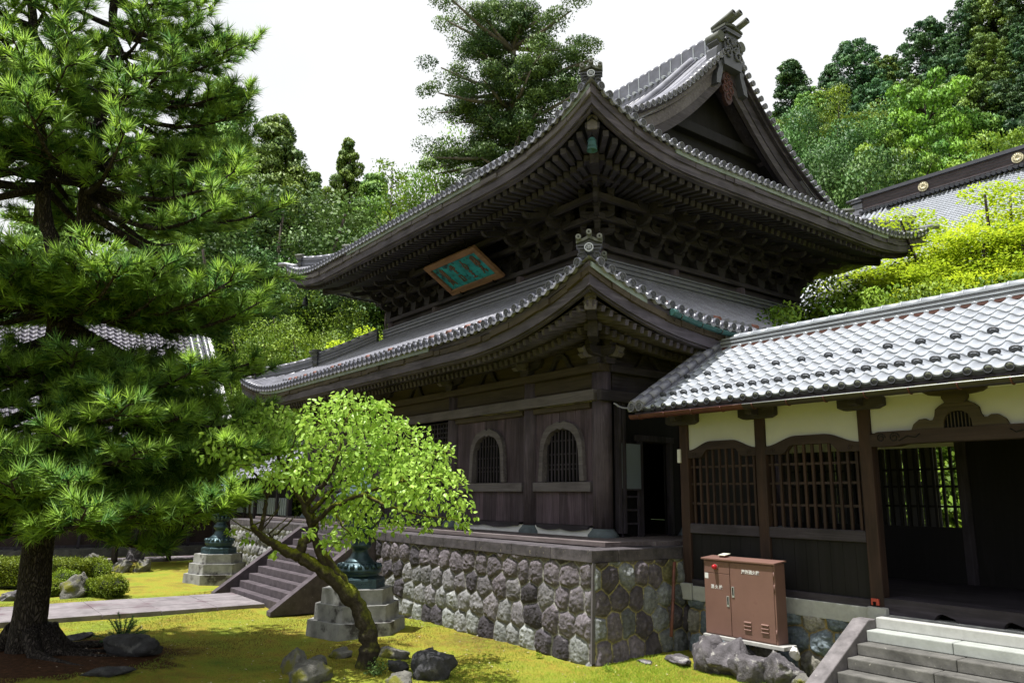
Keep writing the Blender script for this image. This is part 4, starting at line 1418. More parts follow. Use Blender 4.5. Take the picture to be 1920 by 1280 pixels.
def bracket3():
    """three-step bracket cluster: local -y points outward, origin on the wall at the bottom"""
    m = MB()
    masu(m, 0, 0, 0, .32)
    lv = .27; st = .40
    for k in range(3):
        z = .24 + k * lv
        # arm running outward with a curled tip
        yo = -st * (k + 1) - .06
        m.prism([(.1, 0), (yo + .22, 0), (yo + .07, .05), (yo, .12), (yo, .17), (.1, .17)], (-.06, 0, z), (0, 1, 0), (0, 0, 1), (1, 0, 0), .12, 1)
        for j in range(k + 1):
            hijiki(m, -.40 + .0 * j, .40, -st * j, z)
            for x in (-.33, 0, .33): masu(m, x, -st * j, z + .17, .17, 1 if j == k else 0)
        masu(m, 0, -st * (k + 1), z + .17, .18, 1)
    # two tail rafters with cut beaks
    for z, yo in ((.62, -1.42), (.90, -1.62)):
        p0 = np.array([0, .1, z + .46]); p1 = np.array([0, yo, z + .02])
        m.beam(p0, p1, .12, .17, 1, w1=.10, h1=.13)
        m.prism([(0, 0), (-.13, .05), (-.17, .14), (-.04, .15)], (-.05, yo, z - .06), (0, 1, 0), (0, 0, 1), (1, 0, 0), .10, 1)
    hijiki(m, -.40, .40, -st * 3, z + .16)
    for x in (-.33, 0, .33): masu(m, x, -st * 3, z + .33, .17, 1)
    return m


bracket_dark = wood('bracket_wood', (0.006, 0.005, 0.007), (0.02, 0.017, 0.022), (0.065, 0.055, 0.069), 'x')  # darker than the other timber: the deep eave shade is in the colour
pl = [(x, UWY - .02, 8.26, 0) for x in np.linspace(-12.70, -22.8, 13)[1:] if abs(x - CX) > 1.75] + [(UWX + .02, y, 8.26, PI / 2) for y in np.linspace(UWY, 19.86, 10)[1:]]
pl += [(UWX, UWY, 8.26, PI / 4)]
instance_parts(bracket3(), 'bracket_cluster', [bracket_dark, bracket_dark], pl)
def wall_bracket():
    m = MB(); masu(m, 0, 0, 0, .32); hijiki(m, -.40, .40, 0, .24)
    for x in (-.33, 0, .33): masu(m, x, 0, .41, .17)
    return m


instance_parts(wall_bracket(), 'wall_bracket', [bracket_dark], [(x, UWY - .02, 8.26, 0) for x in np.linspace(-12.70, -22.8, 13) if abs(x - CX) <= 1.75])
mb = MB()
for q, z in ((.40, 8.80), (.80, 9.07), (1.20, 9.34)):
    mb.beam((-22.8 - q, UWY - q, z), (UWX + q, UWY - q, z), .11, .14, 0)
mb.beam((-22.8 - 1.2, UWY - 1.2, 9.56), (UWX + 1.2, UWY - 1.2, 9.56), .17, .17, 0)
mb.build('purlin', [wood_x], temple)
mb = MB()
for q, z in ((.40, 8.80), (.80, 9.07), (1.20, 9.34)):
    mb.beam((UWX + q, UWY - q, z + .004), (UWX + q, 19.9 + q, z + .004), .11, .14, 0)
mb.beam((UWX + 1.2, UWY - 1.2, 9.564), (UWX + 1.2, 19.9 + 1.2, 9.564), .17, .17, 0)
mb.build('purlin', [wood_y], temple)

# ---- sign board hanging under the upper eave
sp = np.array([0, 0, CAM_Z]) + (np.array([CX, 11.52, 8.72]) - np.array([0, 0, CAM_Z])) * .97
sign = thing('hanging_sign', tuple(sp), 'tilted teal signboard with brown raised characters in an orange brown frame', 'sign')
su = np.array([1.0, 0, 0]); sv = unit(np.array([0, 11.0 - 12.05, 9.03 - 8.39])); sn = np.cross(su, sv)
if sn[1] > 0: sn = -sn
SWd, SHt = 2.54, 1.20
P3 = lambda x, y, d=0.0: sp + su * x + sv * y + sn * d
mb = MB()
for x0, x1, y0, y1 in ((-SWd / 2, SWd / 2, SHt / 2 - .17, SHt / 2), (-SWd / 2, SWd / 2, -SHt / 2, -SHt / 2 + .17), (-SWd / 2, -SWd / 2 + .17, -SHt / 2 + .17, SHt / 2 - .17), (SWd / 2 - .17, SWd / 2, -SHt / 2 + .17, SHt / 2 - .17)):
    mb.prism([(x0, y0), (x1, y0), (x1, y1), (x0, y1)], sp - sn * .02, su, sv, sn, .10, 0)
mb.build('sign_frame', [sign_frame], sign, bevel=.012)
mb = MB(); mb.prism([(-1.12, -.44), (1.12, -.44), (1.12, .44), (-1.12, .44)], sp - sn * .02, su, sv, sn, .03, 0)
mb.build('sign_panel', [sign_teal], sign)
# four seal-script characters, as strokes
GL = [
    [[(-.3, .9), (-.3, -.2), (.3, -.2), (.3, .9)], [(-.12, .9), (-.12, -.2)], [(.12, .9), (.12, -.2)], [(0, 1.1), (0, .5)], [(-.3, .45), (.3, .45)], [(-.45, -.35), (.45, -.35)], [(-.3, -.35), (-.5, -.95)], [(.3, -.35), (.5, -.95)], [(0, -.3), (0, -.8)]],
    [[(-.42, .55), (-.3, .85), (0, .98), (.3, .85), (.42, .55)], [(-.2, .55), (.2, .55)], [(-.25, .3), (.25, .3)], [(0, .95), (0, .1)], [(-.2, .05), (.2, .05)], [(-.3, -.25), (.3, -.25)], [(-.3, -.25), (-.3, -.9), (.3, -.9), (.3, -.25)], [(-.42, -.9), (.42, -.9)]],
    [[(0, 1.05), (-.1, .7), (.1, .7)], [(-.3, .55), (-.3, .1), (.3, .1), (.3, .55), (0, .7), (-.3, .55)], [(-.15, .33), (.15, .33)], [(0, .1), (0, -.9)], [(-.32, -.25), (.32, -.25)], [(-.25, -.55), (.25, -.55)], [(-.48, -.92), (.48, -.92)]],
    [[(-.4, .9), (-.45, .1), (.45, .1), (.4, .9), (0, 1.05), (-.4, .9)], [(-.4, .5), (.4, .5)], [(-.2, .95), (-.2, .1)], [(.2, .95), (.2, .1)], [(-.35, -.15), (.35, -.15)], [(0, .1), (-.1, -.4), (-.4, -.9)], [(.1, -.15), (.2, -.6), (.48, -.85), (.42, -.55)], [(-.3, -.45), (.3, -.45)]],
]
for gi, G in enumerate(GL):
    gx0 = -.78 + gi * .52
    mb = MB()
    for st_ in G:
        P = [P3(gx0 + x * .20, y * .33, .018) for x, y in st_]
        for a, b in zip(P[:-1], P[1:]):
            mb.beam(a, b, .034, .024, 0, up=tuple(sn))
    mb.build('character', [sign_letter], sign)
mb = MB()
for x in (-.8, .8): mb.beam(P3(x, -SHt / 2 + .05, .06), P3(x, -SHt / 2 - .08, .06), .06, .06, 0)
for x in (-.9, .9): mb.tube([P3(x, SHt / 2, -.02), P3(x, SHt / 2 + .5, -.35)], .014, 6, 0)
mb.build('hanger', [black], sign)

# ---- wind bells
def bell(loc, label, s=1.0):
    t = thing('wind_bell', loc, label, 'bell', 'wind bells under the upper eave corners')
    mb = MB()
    mb.lathe([(.02, .04), (.055, .03), (.075, .0), (.082, -.10), (.095, -.19), (.108, -.235), (.098, -.235), (.08, -.10), (.06, -.01)], (0, 0, 0), 18, 0)
    for z in (-.03, -.15): mb.lathe([(.086 - z * .09, z + .008), (.092 - z * .09, z), (.086 - z * .09, z - .008)], (0, 0, 0), 18, 0, cap=False)
    mb.build('bell_body', [copper if s == 1.0 else bronze_dark], t, world=False)
    mb = MB(); mb.tube([(0, 0, .04), (0, 0, .16)], .010, 6, 0); mb.tube([(.0, .03 * math.cos(a), .07 + .03 * math.sin(a)) for a in np.linspace(0, 2 * PI, 11)], .008, 5, 0)
    mb.build('bell_hook', [black], t, world=False)
    return t


bronze_dark = plain('dark_bronze', (0.02, 0.025, 0.03), .5, .3, 8.0, .5, .3)
ez = 9.55 + .72 * .35
b0 = at_d(1110, 262, math.hypot(10.27, 9.58)); b1 = at_d(573, 560, math.hypot(25.2, 9.8)); b2 = at_d(1700, 502, math.hypot(10.2, 22.0))
bell(tuple(b0), 'verdigris green wind bell hanging under the nearest upper roof corner')
bell(tuple(b1), 'dark wind bell hanging under the upper eave corner beyond the pine', .9)
bell(tuple(b2), 'dark wind bell hanging under the far upper eave corner beside the maple', .9)

# ================================================================== covered corridor on the right
YC = 10.30
corr = thing('covered_corridor', (-5.0, 11.8, 0), 'low covered corridor with pale silver tiled roof, cream plaster and red brown lattice', 'corridor')
CE_Y, CE_Z, CSL = 9.50, 3.90, 0.60
CX0, CX1 = -9.27, 1.6
CRY = 11.78
TS = 0.222; TLn = 0.243


def s_tile_roof(name, mats, org, ax, inw, L, run, slope, ts, tl, parent, amp=.022, nu=10, step=.020, rowoff=True):
    """overlapping S-shaped tiles: wave across, a real step at every course"""
    org = np.array(org, float); ax = np.array(ax, float); inw = np.array(inw, float)
    ln = math.hypot(run, run * slope); nrow = int(ln / tl)
    U = np.linspace(0, L, int(L / ts * nu) + 1)
    ph = (U / ts) % 1.0
    rj = np.random.default_rng(int(L * 100))
    wave = amp * np.where(ph < .62, -np.sin(PI * ph / .62), 1.25 * np.sin(PI * (ph - .62) / .38))
    ca, sa = 1 / math.hypot(1, slope), slope / math.hypot(1, slope)
    nrm = np.array([0, 0, ca]) - inw * sa; al = inw * ca + np.array([0, 0, sa])
    rows = []
    for k in range(nrow + 1):
        a = k * tl; b = min((k + 1) * tl, ln)
        if b - a < .03: break
        for s_, dz in ((a - (.012 if k else 0), -.006), (a, step), (a + .01, step + .006), (b - .002, .002)):
            jit_ = (rj.random(int(L / ts) + 3) - .5) * .006 if dz < 0 else jit_
            rows.append([org + ax * u + al * (s_ + jit_[int(u / ts)] * .6) + nrm * (w + dz + jit_[int(u / ts)] * .5) for u, w in zip(U, wave)])
    mb = MB(); mb.strip(rows, 0, True)
    return mb, nrm, al, ln


mb, CN, CA, CLN = s_tile_roof('roof', None, (CX0 + .33, CE_Y, CE_Z), (1, 0, 0), (0, 1, 0), CX1 - CX0 - .33, CRY - CE_Y, CSL, TS, TLn, corr)
mb2, BN, BA, _ = s_tile_roof('roof', None, (CX0 + .33, 2 * CRY - CE_Y, CE_Z), (1, 0, 0), (0, -1, 0), CX1 - CX0 - .33, CRY - CE_Y, CSL, TS, TLn, corr)
mb.copy_from(mb2, np.eye(3), (0, 0, 0))
cp = lambda u, s_, h=0.0: np.array([CX0 + u, CE_Y, CE_Z]) + CA * s_ + CN * h
r = random.Random(6)
n = int((CX1 - CX0 - .33) / TS)
for i in range(n):                                             # eave ends: small discs + curved lips, snow rings
    u = .33 + TS * (i + .81)
    D = emblem_disc(.052, .05, False)
    M = np.stack([np.array([1., 0, 0]), np.array([0, -1., 0]), np.array([0, 0, 1.])], 1)
    D.M = [1] * len(D.M); mb.copy_from(D, M, cp(u, -.02, .012))
    T = np.linspace(0, 1, 7)
    a_, b_ = [], []
    for t in T:
        uu = .33 + TS * (i - .19 + t); w = -.024 * math.sin(PI * min(1, max(0, t)))
        a_.append(cp(uu, -.02, w + .012)); b_.append(cp(uu, -.02, w - .036))
    mb.strip([a_, b_], 1, False)
    for row, step_ in ((1, 1), (4, 2)):
        if i % step_ == 0:
            c = cp(u - .02, TLn * row + .10, .055)
            P = [c + np.array([1., 0, 0]) * (.062 * math.cos(a)) + CN * (.038 * math.sin(a) + .01) for a in np.linspace(0, 2 * PI, 13)]
            mb.tube(P, .013, 6, 2)
            mb.add([c + np.array([1., 0, 0]) * (.055 * math.cos(a)) + CN * (.03 * math.sin(a) + .005) - CA * .01 for a in np.linspace(0, 2 * PI, 9)[:-1]], [list(range(8))], 2)
roof_c = mb.build('roof', [tile_light, tile_dark, tile_dark], corr)
mb = MB()                                                      # two rolled verge courses and the ridge
for u, hh in ((.06, .075), (.235, .075)):
    k = 0
    while k * .28 < CLN - .05:
        a, b = k * .28, min((k + 1) * .28 - .006, CLN)
        mb.tube([cp(u, a, hh), cp(u, b, hh)], [.080, .072], 12, 0); k += 1
    D = emblem_disc(.078, .05); mb.copy_from(D, np.stack([np.array([1., 0, 0]), np.array([0, -1., 0]), np.array([0, 0, 1.])], 1), cp(u, -.045, hh - .01))
mb.prism([(-.08, -.04), (.34, -.04), (.34, .03), (-.08, .03)], cp(0, -.01, 0), (1, 0, 0), CN, CA, CLN, 0)
P = [cp(-.30, -.02, .16), cp(-.22, -.02, .09), cp(-.12, -.02, .05), cp(0, -.02, .04)]
mb.beam(P[0], P[1], .10, .02, 0); mb.beam(P[1], P[2], .10, .02, 0); mb.beam(P[2], P[3], .10, .02, 0)
mb.build('verge_tiles', [tile, tile_dark, tile], roof_c)
mb = MB()
rz0 = CE_Z + CSL * (CRY - CE_Y)
for k in range(5):
    w = .40 if k % 2 == 0 else .36
    mb.box((CX0 + .05, CRY - w / 2, rz0 - .08 + k * .034), (CX1, CRY + w / 2, rz0 - .08 + k * .034 + .026), 0 if k % 2 else 1)
mb.box((CX0 + .05, CRY - .15, rz0 - .1), (CX1, CRY + .15, rz0 + .085), 2)
mb.box((CX0 + .3, CRY - .21, rz0 - .135), (CX1, CRY + .21, rz0 - .09), 3)
x = CX0 + .05
while x < CX1:
    mb.tube([(x, CRY, rz0 + .09), (x + .285, CRY, rz0 + .09)], [.090, .083], 12, 1); mb.tube([(x + .27, CRY, rz0 + .09), (x + .30, CRY, rz0 + .09)], .096, 12, 1); x += .30
mb.build('ridge', [tile, tile_light, tile_dark, tile_rust], roof_c)
# underside: boards, rafters, eave board, gutter
mb = MB()
for sg, y0 in ((1, CE_Y), (-1, 2 * CRY - CE_Y)):
    A = np.array([CX0 + .05, y0 + sg * .03, CE_Z - .055]); B = np.array([CX0 + .05, CRY, rz0 - .10]); W = np.array([CX1 - CX0 - .1, 0, 0])
    mb.strip([[A, A + W], [B, B + W]], 0, False)
    mb.strip([[A - np.array([0, 0, .04]), A - np.array([0, 0, .04]) + W], [A, A + W]], 1, False)
    for x in np.arange(CX0 + .25, CX1, .40):
        p0 = np.array([x, y0 + sg * .05, CE_Z - .115]); p1 = np.array([x, CRY, rz0 - .16]); mb.beam(p0, p1, .065, .085, 1)
mb.build('raftered_soffit', [wood_x, wood_y], corr)
mb = MB()
for xa, xb, mt in ((-9.22, -6.93, 1), (-6.93, CX1, 0)):
    gz = lambda x: CE_Z - .115 - .004 * (x + 9)
    P = [(x, CE_Y - .055, gz(x)) for x in np.linspace(xa, xb, 12)]
    mb.tube(P, .068, 12, mt, half=(PI, 2 * PI), cap=False)
    mb.tube(P, .060, 12, mt, half=(PI, 2 * PI), cap=False)
    for dy in (-.065, .065): mb.tube([np.array(p) + np.array([0, dy, 0]) for p in P], .007, 5, 2 if dy < 0 and mt == 0 else mt)
for x in np.arange(-9.0, CX1, .56):
    zc = CE_Z - .115 - .004 * (x + 9)
    mb.tube([(x, CE_Y - .055 + .074 * math.cos(a), zc + .074 * math.sin(a)) for a in np.linspace(PI, 2 * PI, 9)], .010, 5, 1)
    mb.tube([(x, CE_Y, zc), (x, CE_Y + .10, zc - .02)], .010, 5, 1)
mb.build('gutter', [gut_dark, gut_red, steel], corr)

# posts and bays
postx = [-8.84, -7.315, -5.62, -3.02, -1.3]
for yk, nm in ((YC + .085, 'f'), (13.26, 'b')):
    for x in postx:
        mb = MB(); mb.box((x - .09, yk - .085, 1.02), (x + .09, yk + .085, 3.86), 0)
        mb.build('post', [wood_red if nm == 'f' else wood_z], corr, bevel=.012)
for x in postx:                                                # boat-shaped bearing arms on the posts
    if x > -1.2: continue
    mb = MB()
    w = .33
    mb.prism([(-w, .10), (-w, .04), (-w * .72, .0), (w * .72, .0), (w, .04), (w, .18), (-w, .18)], (x, YC - .08, 3.655), (1, 0, 0), (0, 0, 1), (0, 1, 0), .12, 0)
    mb.prism([(-.26, .02), (-.20, .0), (.12, .0), (.12, .14), (-.26, .14)], (x - .06, YC, 3.70), (0, 1, 0), (0, 0, 1), (1, 0, 0), .12, 0)
    mb.build('bearing_arm', [wood_x], corr, bevel=.01)
mb = MB(); mb.box((-8.95, YC + .02, 3.83), (CX1, YC + .15, 3.98), 0); mb.box((-8.95, 13.2, 3.83), (CX1, 13.33, 3.98), 0)
mb.build('wall_plate', [wood_x], corr, bevel=.008)
mb = MB(); mb.prism([(0, 0), (-.05, .02), (-.07, .06), (-.11, .08), (-.13, .13), (0, .13)], (-5.45, YC + .03, 3.80), (0, 1, 0), (0, 0, 1), (1, 0, 0), 4.2, 0)
mb.build('cornice', [plaster], corr)


def arch_z(t, z0, rise):                                       # t in -1..1: flat-topped ogee head
    a = abs(t)
    return z0 + rise * (1 - smooth(.30, .98, a))


for bi, (xa, xb) in enumerate(((-8.75, -7.405), (-7.225, -5.71))):
    cx = (xa + xb) / 2; hw = (xb - xa) / 2
    T = np.linspace(-1, 1, 33)
    # plaster above the arch
    poly = [(cx + hw * t, float(arch_z(t, 3.225, .135)) + .002) for t in T] + [(xb, 3.84), (xa, 3.84)]
    mb = MB(); mb.prism(poly, (0, YC + .045, 0), (1, 0, 0), (0, 0, 1), (0, 1, 0), .05, 0); mb.build('plaster_panel', [plaster], corr)
    lw = thing('lattice_window', (0, 0, 0), None, None); del_keys(lw); lw.parent = corr; lw.location = -abs_loc(corr)
    mb = MB()
    low = [(cx + hw * t, (3.095 if abs(t) > .62 else 3.10 + .125 * (1 - smooth(.40, .62, abs(t))))) for t in T[::-1]]
    mb.prism([(cx + hw * t, float(arch_z(t, 3.225, .135))) for t in T] + low, (0, YC + .01, 0), (1, 0, 0), (0, 0, 1), (0, 1, 0), .10, 0)
    for sg in (-1, 1):
        P = [(cx + sg * (hw - .13 + .045 * (1 - t) * math.cos(t * 9)), YC + .008, 3.15 + .045 * (1 - t) * math.sin(t * 9)) for t in np.linspace(0, .9, 20)]
        mb.tube(P, .008, 5, 0)
    mb.build('arched_head', [wood_redx], lw, bevel=0)
    mb = MB()
    nb = 11 if bi else 10
    for x in np.linspace(xa + .075, xb - .075, nb):
        mb.box((x - .019, YC + .055, 2.02), (x + .019, YC + .09, 3.24), 0)
    for z in (2.345, 2.665, 2.945):
        mb.box((xa, YC + .078, z - .018), (xb, YC + .105, z + .018), 1)
    mb.build('lattice', [wood_red, wood_redx], lw)
    mb = MB(); mb.box((xa, YC + .0, 1.865), (xb, YC + .13, 2.02), 0); mb.build('rail', [wood_x], lw, bevel=.008)
    mb = MB()
    for x0 in np.arange(xa, xb - .01, .19): mb.box((x0 + .002, YC + .05, 1.12), (min(x0 + .188, xb), YC + .075, 1.865), 0)
    mb.build('lower_panel', [wood_black], corr)
    mb = MB(); mb.box((xa, YC - .005, 1.03), (xb, YC + .14, 1.13), 0); mb.build('sill', [wood_x], corr, bevel=.008)
# entrance bay
xa, xb = -5.53, -3.11
mb = MB(); mb.box((xa, YC + .045, 3.33), (xb, YC + .095, 3.84), 0); mb.build('plaster_panel', [plaster], corr)
mb = MB()
T = np.linspace(0, 1, 21)
poly = [(xa, 3.30), (xa + .12, 3.335), (xb - .12, 3.335), (xb, 3.30), (xb, 3.14), (xb - .34, 3.14), (xb - .46, 3.165), (xa + .46, 3.165), (xa + .34, 3.14), (xa, 3.14)]
mb.prism(poly[::-1], (0, YC - .03, 0), (1, 0, 0), (0, 0, 1), (0, 1, 0), .20, 0)
for sg, x0 in ((1, xa + .10), (-1, xb - .10)):
    for (dx, rr, tn) in ((.06, .06, 1.6), (.24, .07, 1.5)):
        P = [(x0 + sg * (dx + rr * (1 - t * .75) * math.cos(tn * 2 * PI * t)), YC - .032, 3.25 + rr * (1 - t * .75) * math.sin(tn * 2 * PI * t)) for t in np.linspace(0, 1, 26)]
        mb.tube(P, .008, 5, 1)
    mb.tube([(x0 + sg * .30, YC - .032, 3.20), (x0 + sg * .42, YC - .032, 3.26), (x0 + sg * .52, YC - .032, 3.235), (x0 + sg * .58, YC - .032, 3.28)], .008, 5, 1)
mb.build('rainbow_beam', [wood_redx, wood_black], corr, bevel=.0)
mb = MB()                                                      # frog-leg strut
kc = -4.385
half = [(0, .335), (.12, .33), (.20, .29), (.26, .24), (.275, .16), (.30, .11), (.345, .105), (.40, .135), (.47, .13), (.55, .07), (.58, 0)]
outl = half + [(.17, 0), (.165, .09), (.13, .16), (.07, .20), (0, .21)]
for sg in (-1, 1):
    p_ = [(sg * x, z) for x, z in outl]
    mb.prism(p_ if sg < 0 else p_[::-1], (kc, YC - .005, 3.338), (1, 0, 0), (0, 0, 1), (0, 1, 0), .075, 0)
mb.box((kc - .17, YC + .034, 3.34), (kc + .17, YC + .043, 3.55), 1)
for x in np.linspace(-.13, .13, 7): mb.box((kc + x - .006, YC + .022, 3.34), (kc + x + .006, YC + .032, 3.53), 0)
mb.prism([(-.11, .0), (.11, .0), (.15, .07), (-.15, .07)], (kc, YC - .05, 3.64), (1, 0, 0), (0, 0, 1), (0, 1, 0), .13, 0)
mb.box((kc - .15, YC - .05, 3.71), (kc + .15, YC + .08, 3.76), 0)
mb.prism([(-.40, .07), (-.32, .02), (-.18, 0), (.18, 0), (.32, .02), (.40, .07), (.40, .10), (-.40, .10)], (kc, YC - .03, 3.745), (1, 0, 0), (0, 0, 1), (0, 1, 0), .09, 0)
mb.build('frog_leg_strut', [wood_tan, black], corr)
mb = MB()                                                      # entrance kerb beam with two cloud-shaped openings
base = 0.965; top = 1.165
poly = [(xa, base)]
for c in (-4.77, -3.99):
    poly += [(c - .13, base)] + [(c + .13 * math.cos(a), base + .075 * math.sin(a) * (1 + .18 * math.cos(3 * a))) for a in np.linspace(PI * .97, PI * .03, 14)] + [(c + .13, base)]
poly += [(xb, base), (xb, top), (xa, top)]
mb.prism(poly, (0, YC + .01, 0), (1, 0, 0), (0, 0, 1), (0, 1, 0), .13, 0)
mb.build('threshold_beam', [wood_x], corr)
mb = MB()
for y in np.arange(YC + .14, 13.3, .2): mb.box((-10.7, y, 1.08), (CX1, y + .195, 1.16), 0)
mb.build('floor', [wood_x], corr)
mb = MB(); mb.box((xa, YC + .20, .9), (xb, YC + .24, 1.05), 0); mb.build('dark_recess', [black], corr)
# far wall of the corridor: lattice over grey panels, open to the green behind
mb = MB()
for xa2, xb2 in ((-8.75, -7.405), (-7.225, -5.71)):
    for x in np.arange(xa2 + .1, xb2, .145): mb.box((x - .02, 13.25, 2.02), (x + .02, 13.29, 3.3), 0)
    for z in (2.345, 2.665, 2.945): mb.box((xa2, 13.28, z - .018), (xb2, 13.31, z + .018), 0)
    for x_ in np.arange(xa2 + .02, min(xb2, -6.25), .29): mb.box((x_, 13.32, 2.0), (x_ + (.27 if (x_ * 7) % 1 > .25 else .2), 13.34, 3.32), 3)
    mb.box((xa2, 13.2, 1.15), (xb2, 13.24, 2.02), 1)
    mb.box((xa2, 13.2, 3.3), (xb2, 13.24, 3.84), 2)
mb.box((-5.62, 13.2, 1.15), (CX1, 13.25, 3.84), 1)  # solid near-black stretch, put in to keep the inside dark
mb.build('back_lattice', [wood_black, wood_black, plaster, plain('dim_panel', (.045, .045, .05), .8, .3, 3.0)], corr)
mb = MB(); mb.box((CX1 - .1, YC, 1.0), (CX1, 13.3, 4.0), 0); mb.box((-3.02, YC + .1, 1.15), (CX1, YC + .14, 3.84), 0)
mb.build('unseen_end_wall', [wood_black], corr)  # unseen walls added to cut the light inside the corridor
for a_, b_ in (((-9.22, 10.9, 1.7), (-9.12, 11.0, 4.2)), ((-9.2, 12.9, 1.7), (-9.05, 13.1, 4.3))):
    mb = MB(); mb.box(a_, b_, 0); mb.build('end_post', [wood_z], corr)
# plinth and foundation
mb = MB()
for xa2, xb2 in ((-8.72, -7.45), (-7.44, -5.74)): mb.box((xa2, YC - .03, .80), (xb2, YC + .2, 1.03), 0)
mb.box((-8.96, YC - .06, .80), (-8.725, YC + .2, 1.06), 0); mb.box((-5.735, YC - .07, .76), (-5.475, YC + .2, 1.045), 0)
mb.box((-5.47, YC + .0, .60), (CX1, YC + .2, .962), 0)
mb.build('plinth', [granite], corr, bevel=.012)
fw_, fc_ = rubble((-8.86, YC + .06, -.05), (1, 0, 0), (0, -1, 0), 3.15, .86, .40, .34, .016, 22, pal_blue, .11, mortar=(0.34, 0.26, 0.09))
fw_.build('foundation_wall', stonewall, corr, col=fc_)
mb = MB(); mb.box((-8.8, YC + .1, 0), (CX1, 13.4, .95), 0); mb.build('base', [stone_cope], corr)
# small fittings on the posts
mb = MB(); mb.box((-8.955, YC - .035, 3.02), (-8.895, YC + .02, 3.25), 0); mb.build('switch_box', [white_paint], corr, bevel=.006)
mb = MB(); mb.box((-5.69, YC - .03, 1.065), (-5.585, YC, 1.15), 0); mb.box((-5.66, YC - .04, 1.06), (-5.62, YC - .028, 1.11), 1); mb.build('red_fitting', [plain('red_enamel', (0.42, 0.06, 0.04), .5, .15, 5.0), black], corr, bevel=.004)

# steps up to the corridor entrance
st2 = thing('entrance_steps', (-3.5, 9.4, 0), 'grey stone steps with pale granite top step rising to the corridor entrance', 'steps')
SXL = -5.50
r = random.Random(12)
for i in range(7):
    zt = .955 - .137 * i; y1 = 10.0 - .243 * i
    x = SXL; mb = MB()
    cuts = [SXL]
    if i > 0:
        while cuts[-1] < 0.6: cuts.append(cuts[-1] + r.uniform(.85, 1.25))
    else: cuts = [SXL, CX1]
    for a, b in zip(cuts[:-1], cuts[1:]):
        mb.box((a + .002, y1, zt - .137), (b - .002, y1 + (.30 if i else .31), zt), 0)
    mb.build('step', [granite if i < 1 else (plain('pale_step', (0.34, 0.36, 0.34), .85, .15, 5.0) if i == 1 else stone_grey)], st2, bevel=.014)
mb = MB()
mb.prism([(10.02, .45), (10.02, .93), (9.84, .93), (8.0, -.10), (7.6, -.12), (7.6, -.2), (9.0, -.1)], (SXL - .22, 0, 0), (0, 1, 0), (0, 0, 1), (1, 0, 0), .215, 0)
mb.build('side_kerb', [plain('kerb_stone', (0.15, 0.138, 0.142), .9, .4, 6.0, spots=((.32, .3, .29), 18.0, .66))], st2, bevel=.014)

# ================================================================== fire hydrant cabinet
CBX0, CBX1, CBY0, CBY1, CBZ0, CBZ1 = -8.03, -6.78, 9.74, 9.98, .44, 1.545
cab = thing('hydrant_cabinet', ((CBX0 + CBX1) / 2, 9.86, CBZ0), 'brown metal fire hydrant cabinet with two doors and a red lamp', 'cabinet')
mb = MB(); mb.box((CBX0, CBY0, CBZ0), (CBX1, CBY1, CBZ1 - .02), 0); mb.build('body', [brown_paint], cab, bevel=.006)
mb = MB(); mb.prism([(CBY0 - .04, CBZ1 - .03), (CBY1 + .02, CBZ1 + .0), (CBY1 + .02, CBZ1 + .025), (CBY0 - .04, CBZ1 - .005)], (CBX0 - .025, 0, 0), (0, 1, 0), (0, 0, 1), (1, 0, 0), CBX1 - CBX0 + .05, 0)
mb.build('lid', [brown_paint], cab, bevel=.004)
xm = CBX0 + .485
yf = CBY0 - .012


def cjk(body, size, x, z, y, mat, parent, name, spacing=1.0):
    cu = bpy.data.curves.new(name, 'FONT'); cu.body = body; cu.size = size; cu.align_x = 'CENTER'; cu.align_y = 'CENTER'; cu.extrude = .0015; cu.offset = .0016
    cu.space_character = spacing
    ob = bpy.data.objects.new(name, cu); COL.objects.link(ob)
    bpy.context.view_layer.update()
    me = bpy.data.meshes.new_from_object(ob.evaluated_get(bpy.context.evaluated_depsgraph_get()))
    bpy.data.objects.remove(ob)
    V = np.zeros(len(me.vertices) * 3); me.vertices.foreach_get('co', V); V = V.reshape(-1, 3)
    W_ = np.stack([V[:, 0] + x, y - V[:, 2], V[:, 1] + z], 1)
    me.vertices.foreach_set('co', W_.astype(np.float32).ravel()); me.update()
    return link(name, me, mat, parent)


mb = MB(); mb.box((xm + .006, yf, CBZ0 + .02), (CBX1 - .025, CBY0, CBZ1 - .05), 0); d1 = mb.build('door', [brown_paint], cab, bevel=.003)
mb = MB(); mb.box((CBX0 + .02, yf, CBZ0 + .02), (xm - .006, CBY0, CBZ1 - .225), 0); d2 = mb.build('door', [brown_paint], cab, bevel=.003)
mb = MB(); mb.box((CBX0 + .02, yf, CBZ1 - .217), (xm - .006, CBY0, CBZ1 - .05), 0); d3 = mb.build('lamp_panel', [brown_paint], cab, bevel=.003)
for dd, hx, hz in ((d1, xm + .05, CBZ0 + .64), (d2, xm - .045, CBZ0 + .50)):
    mb = MB(); mb.box((hx - .022, yf - .008, hz - .075), (hx + .022, yf, hz + .075), 0); mb.box((hx - .010, yf - .010, hz - .045), (hx + .010, yf - .0085, hz + .065), 1)
    mb.build('handle', [steel, black], dd, bevel=.0)
mb = MB()
for vx in (CBX1 - .48, CBX1 - .19):
    for k in range(3):
        z = CBZ0 + .13 + k * .05
        mb.prism([(0, 0), (-.018, .008), (-.018, .016), (0, .028)], (vx - .06, yf, z), (0, 1, 0), (0, 0, 1), (1, 0, 0), .12, 0)
mb.build('vent', [brown_paint], d1)
cjk('屋外消火栓', .062, CBX0 + .85, CBZ1 - .165, yf - .002, white_paint, d1, 'lettering', 0.98)
cjk('消火栓', .062, CBX0 + .24, CBZ1 - .42, yf - .002, white_paint, d2, 'lettering', 1.45)
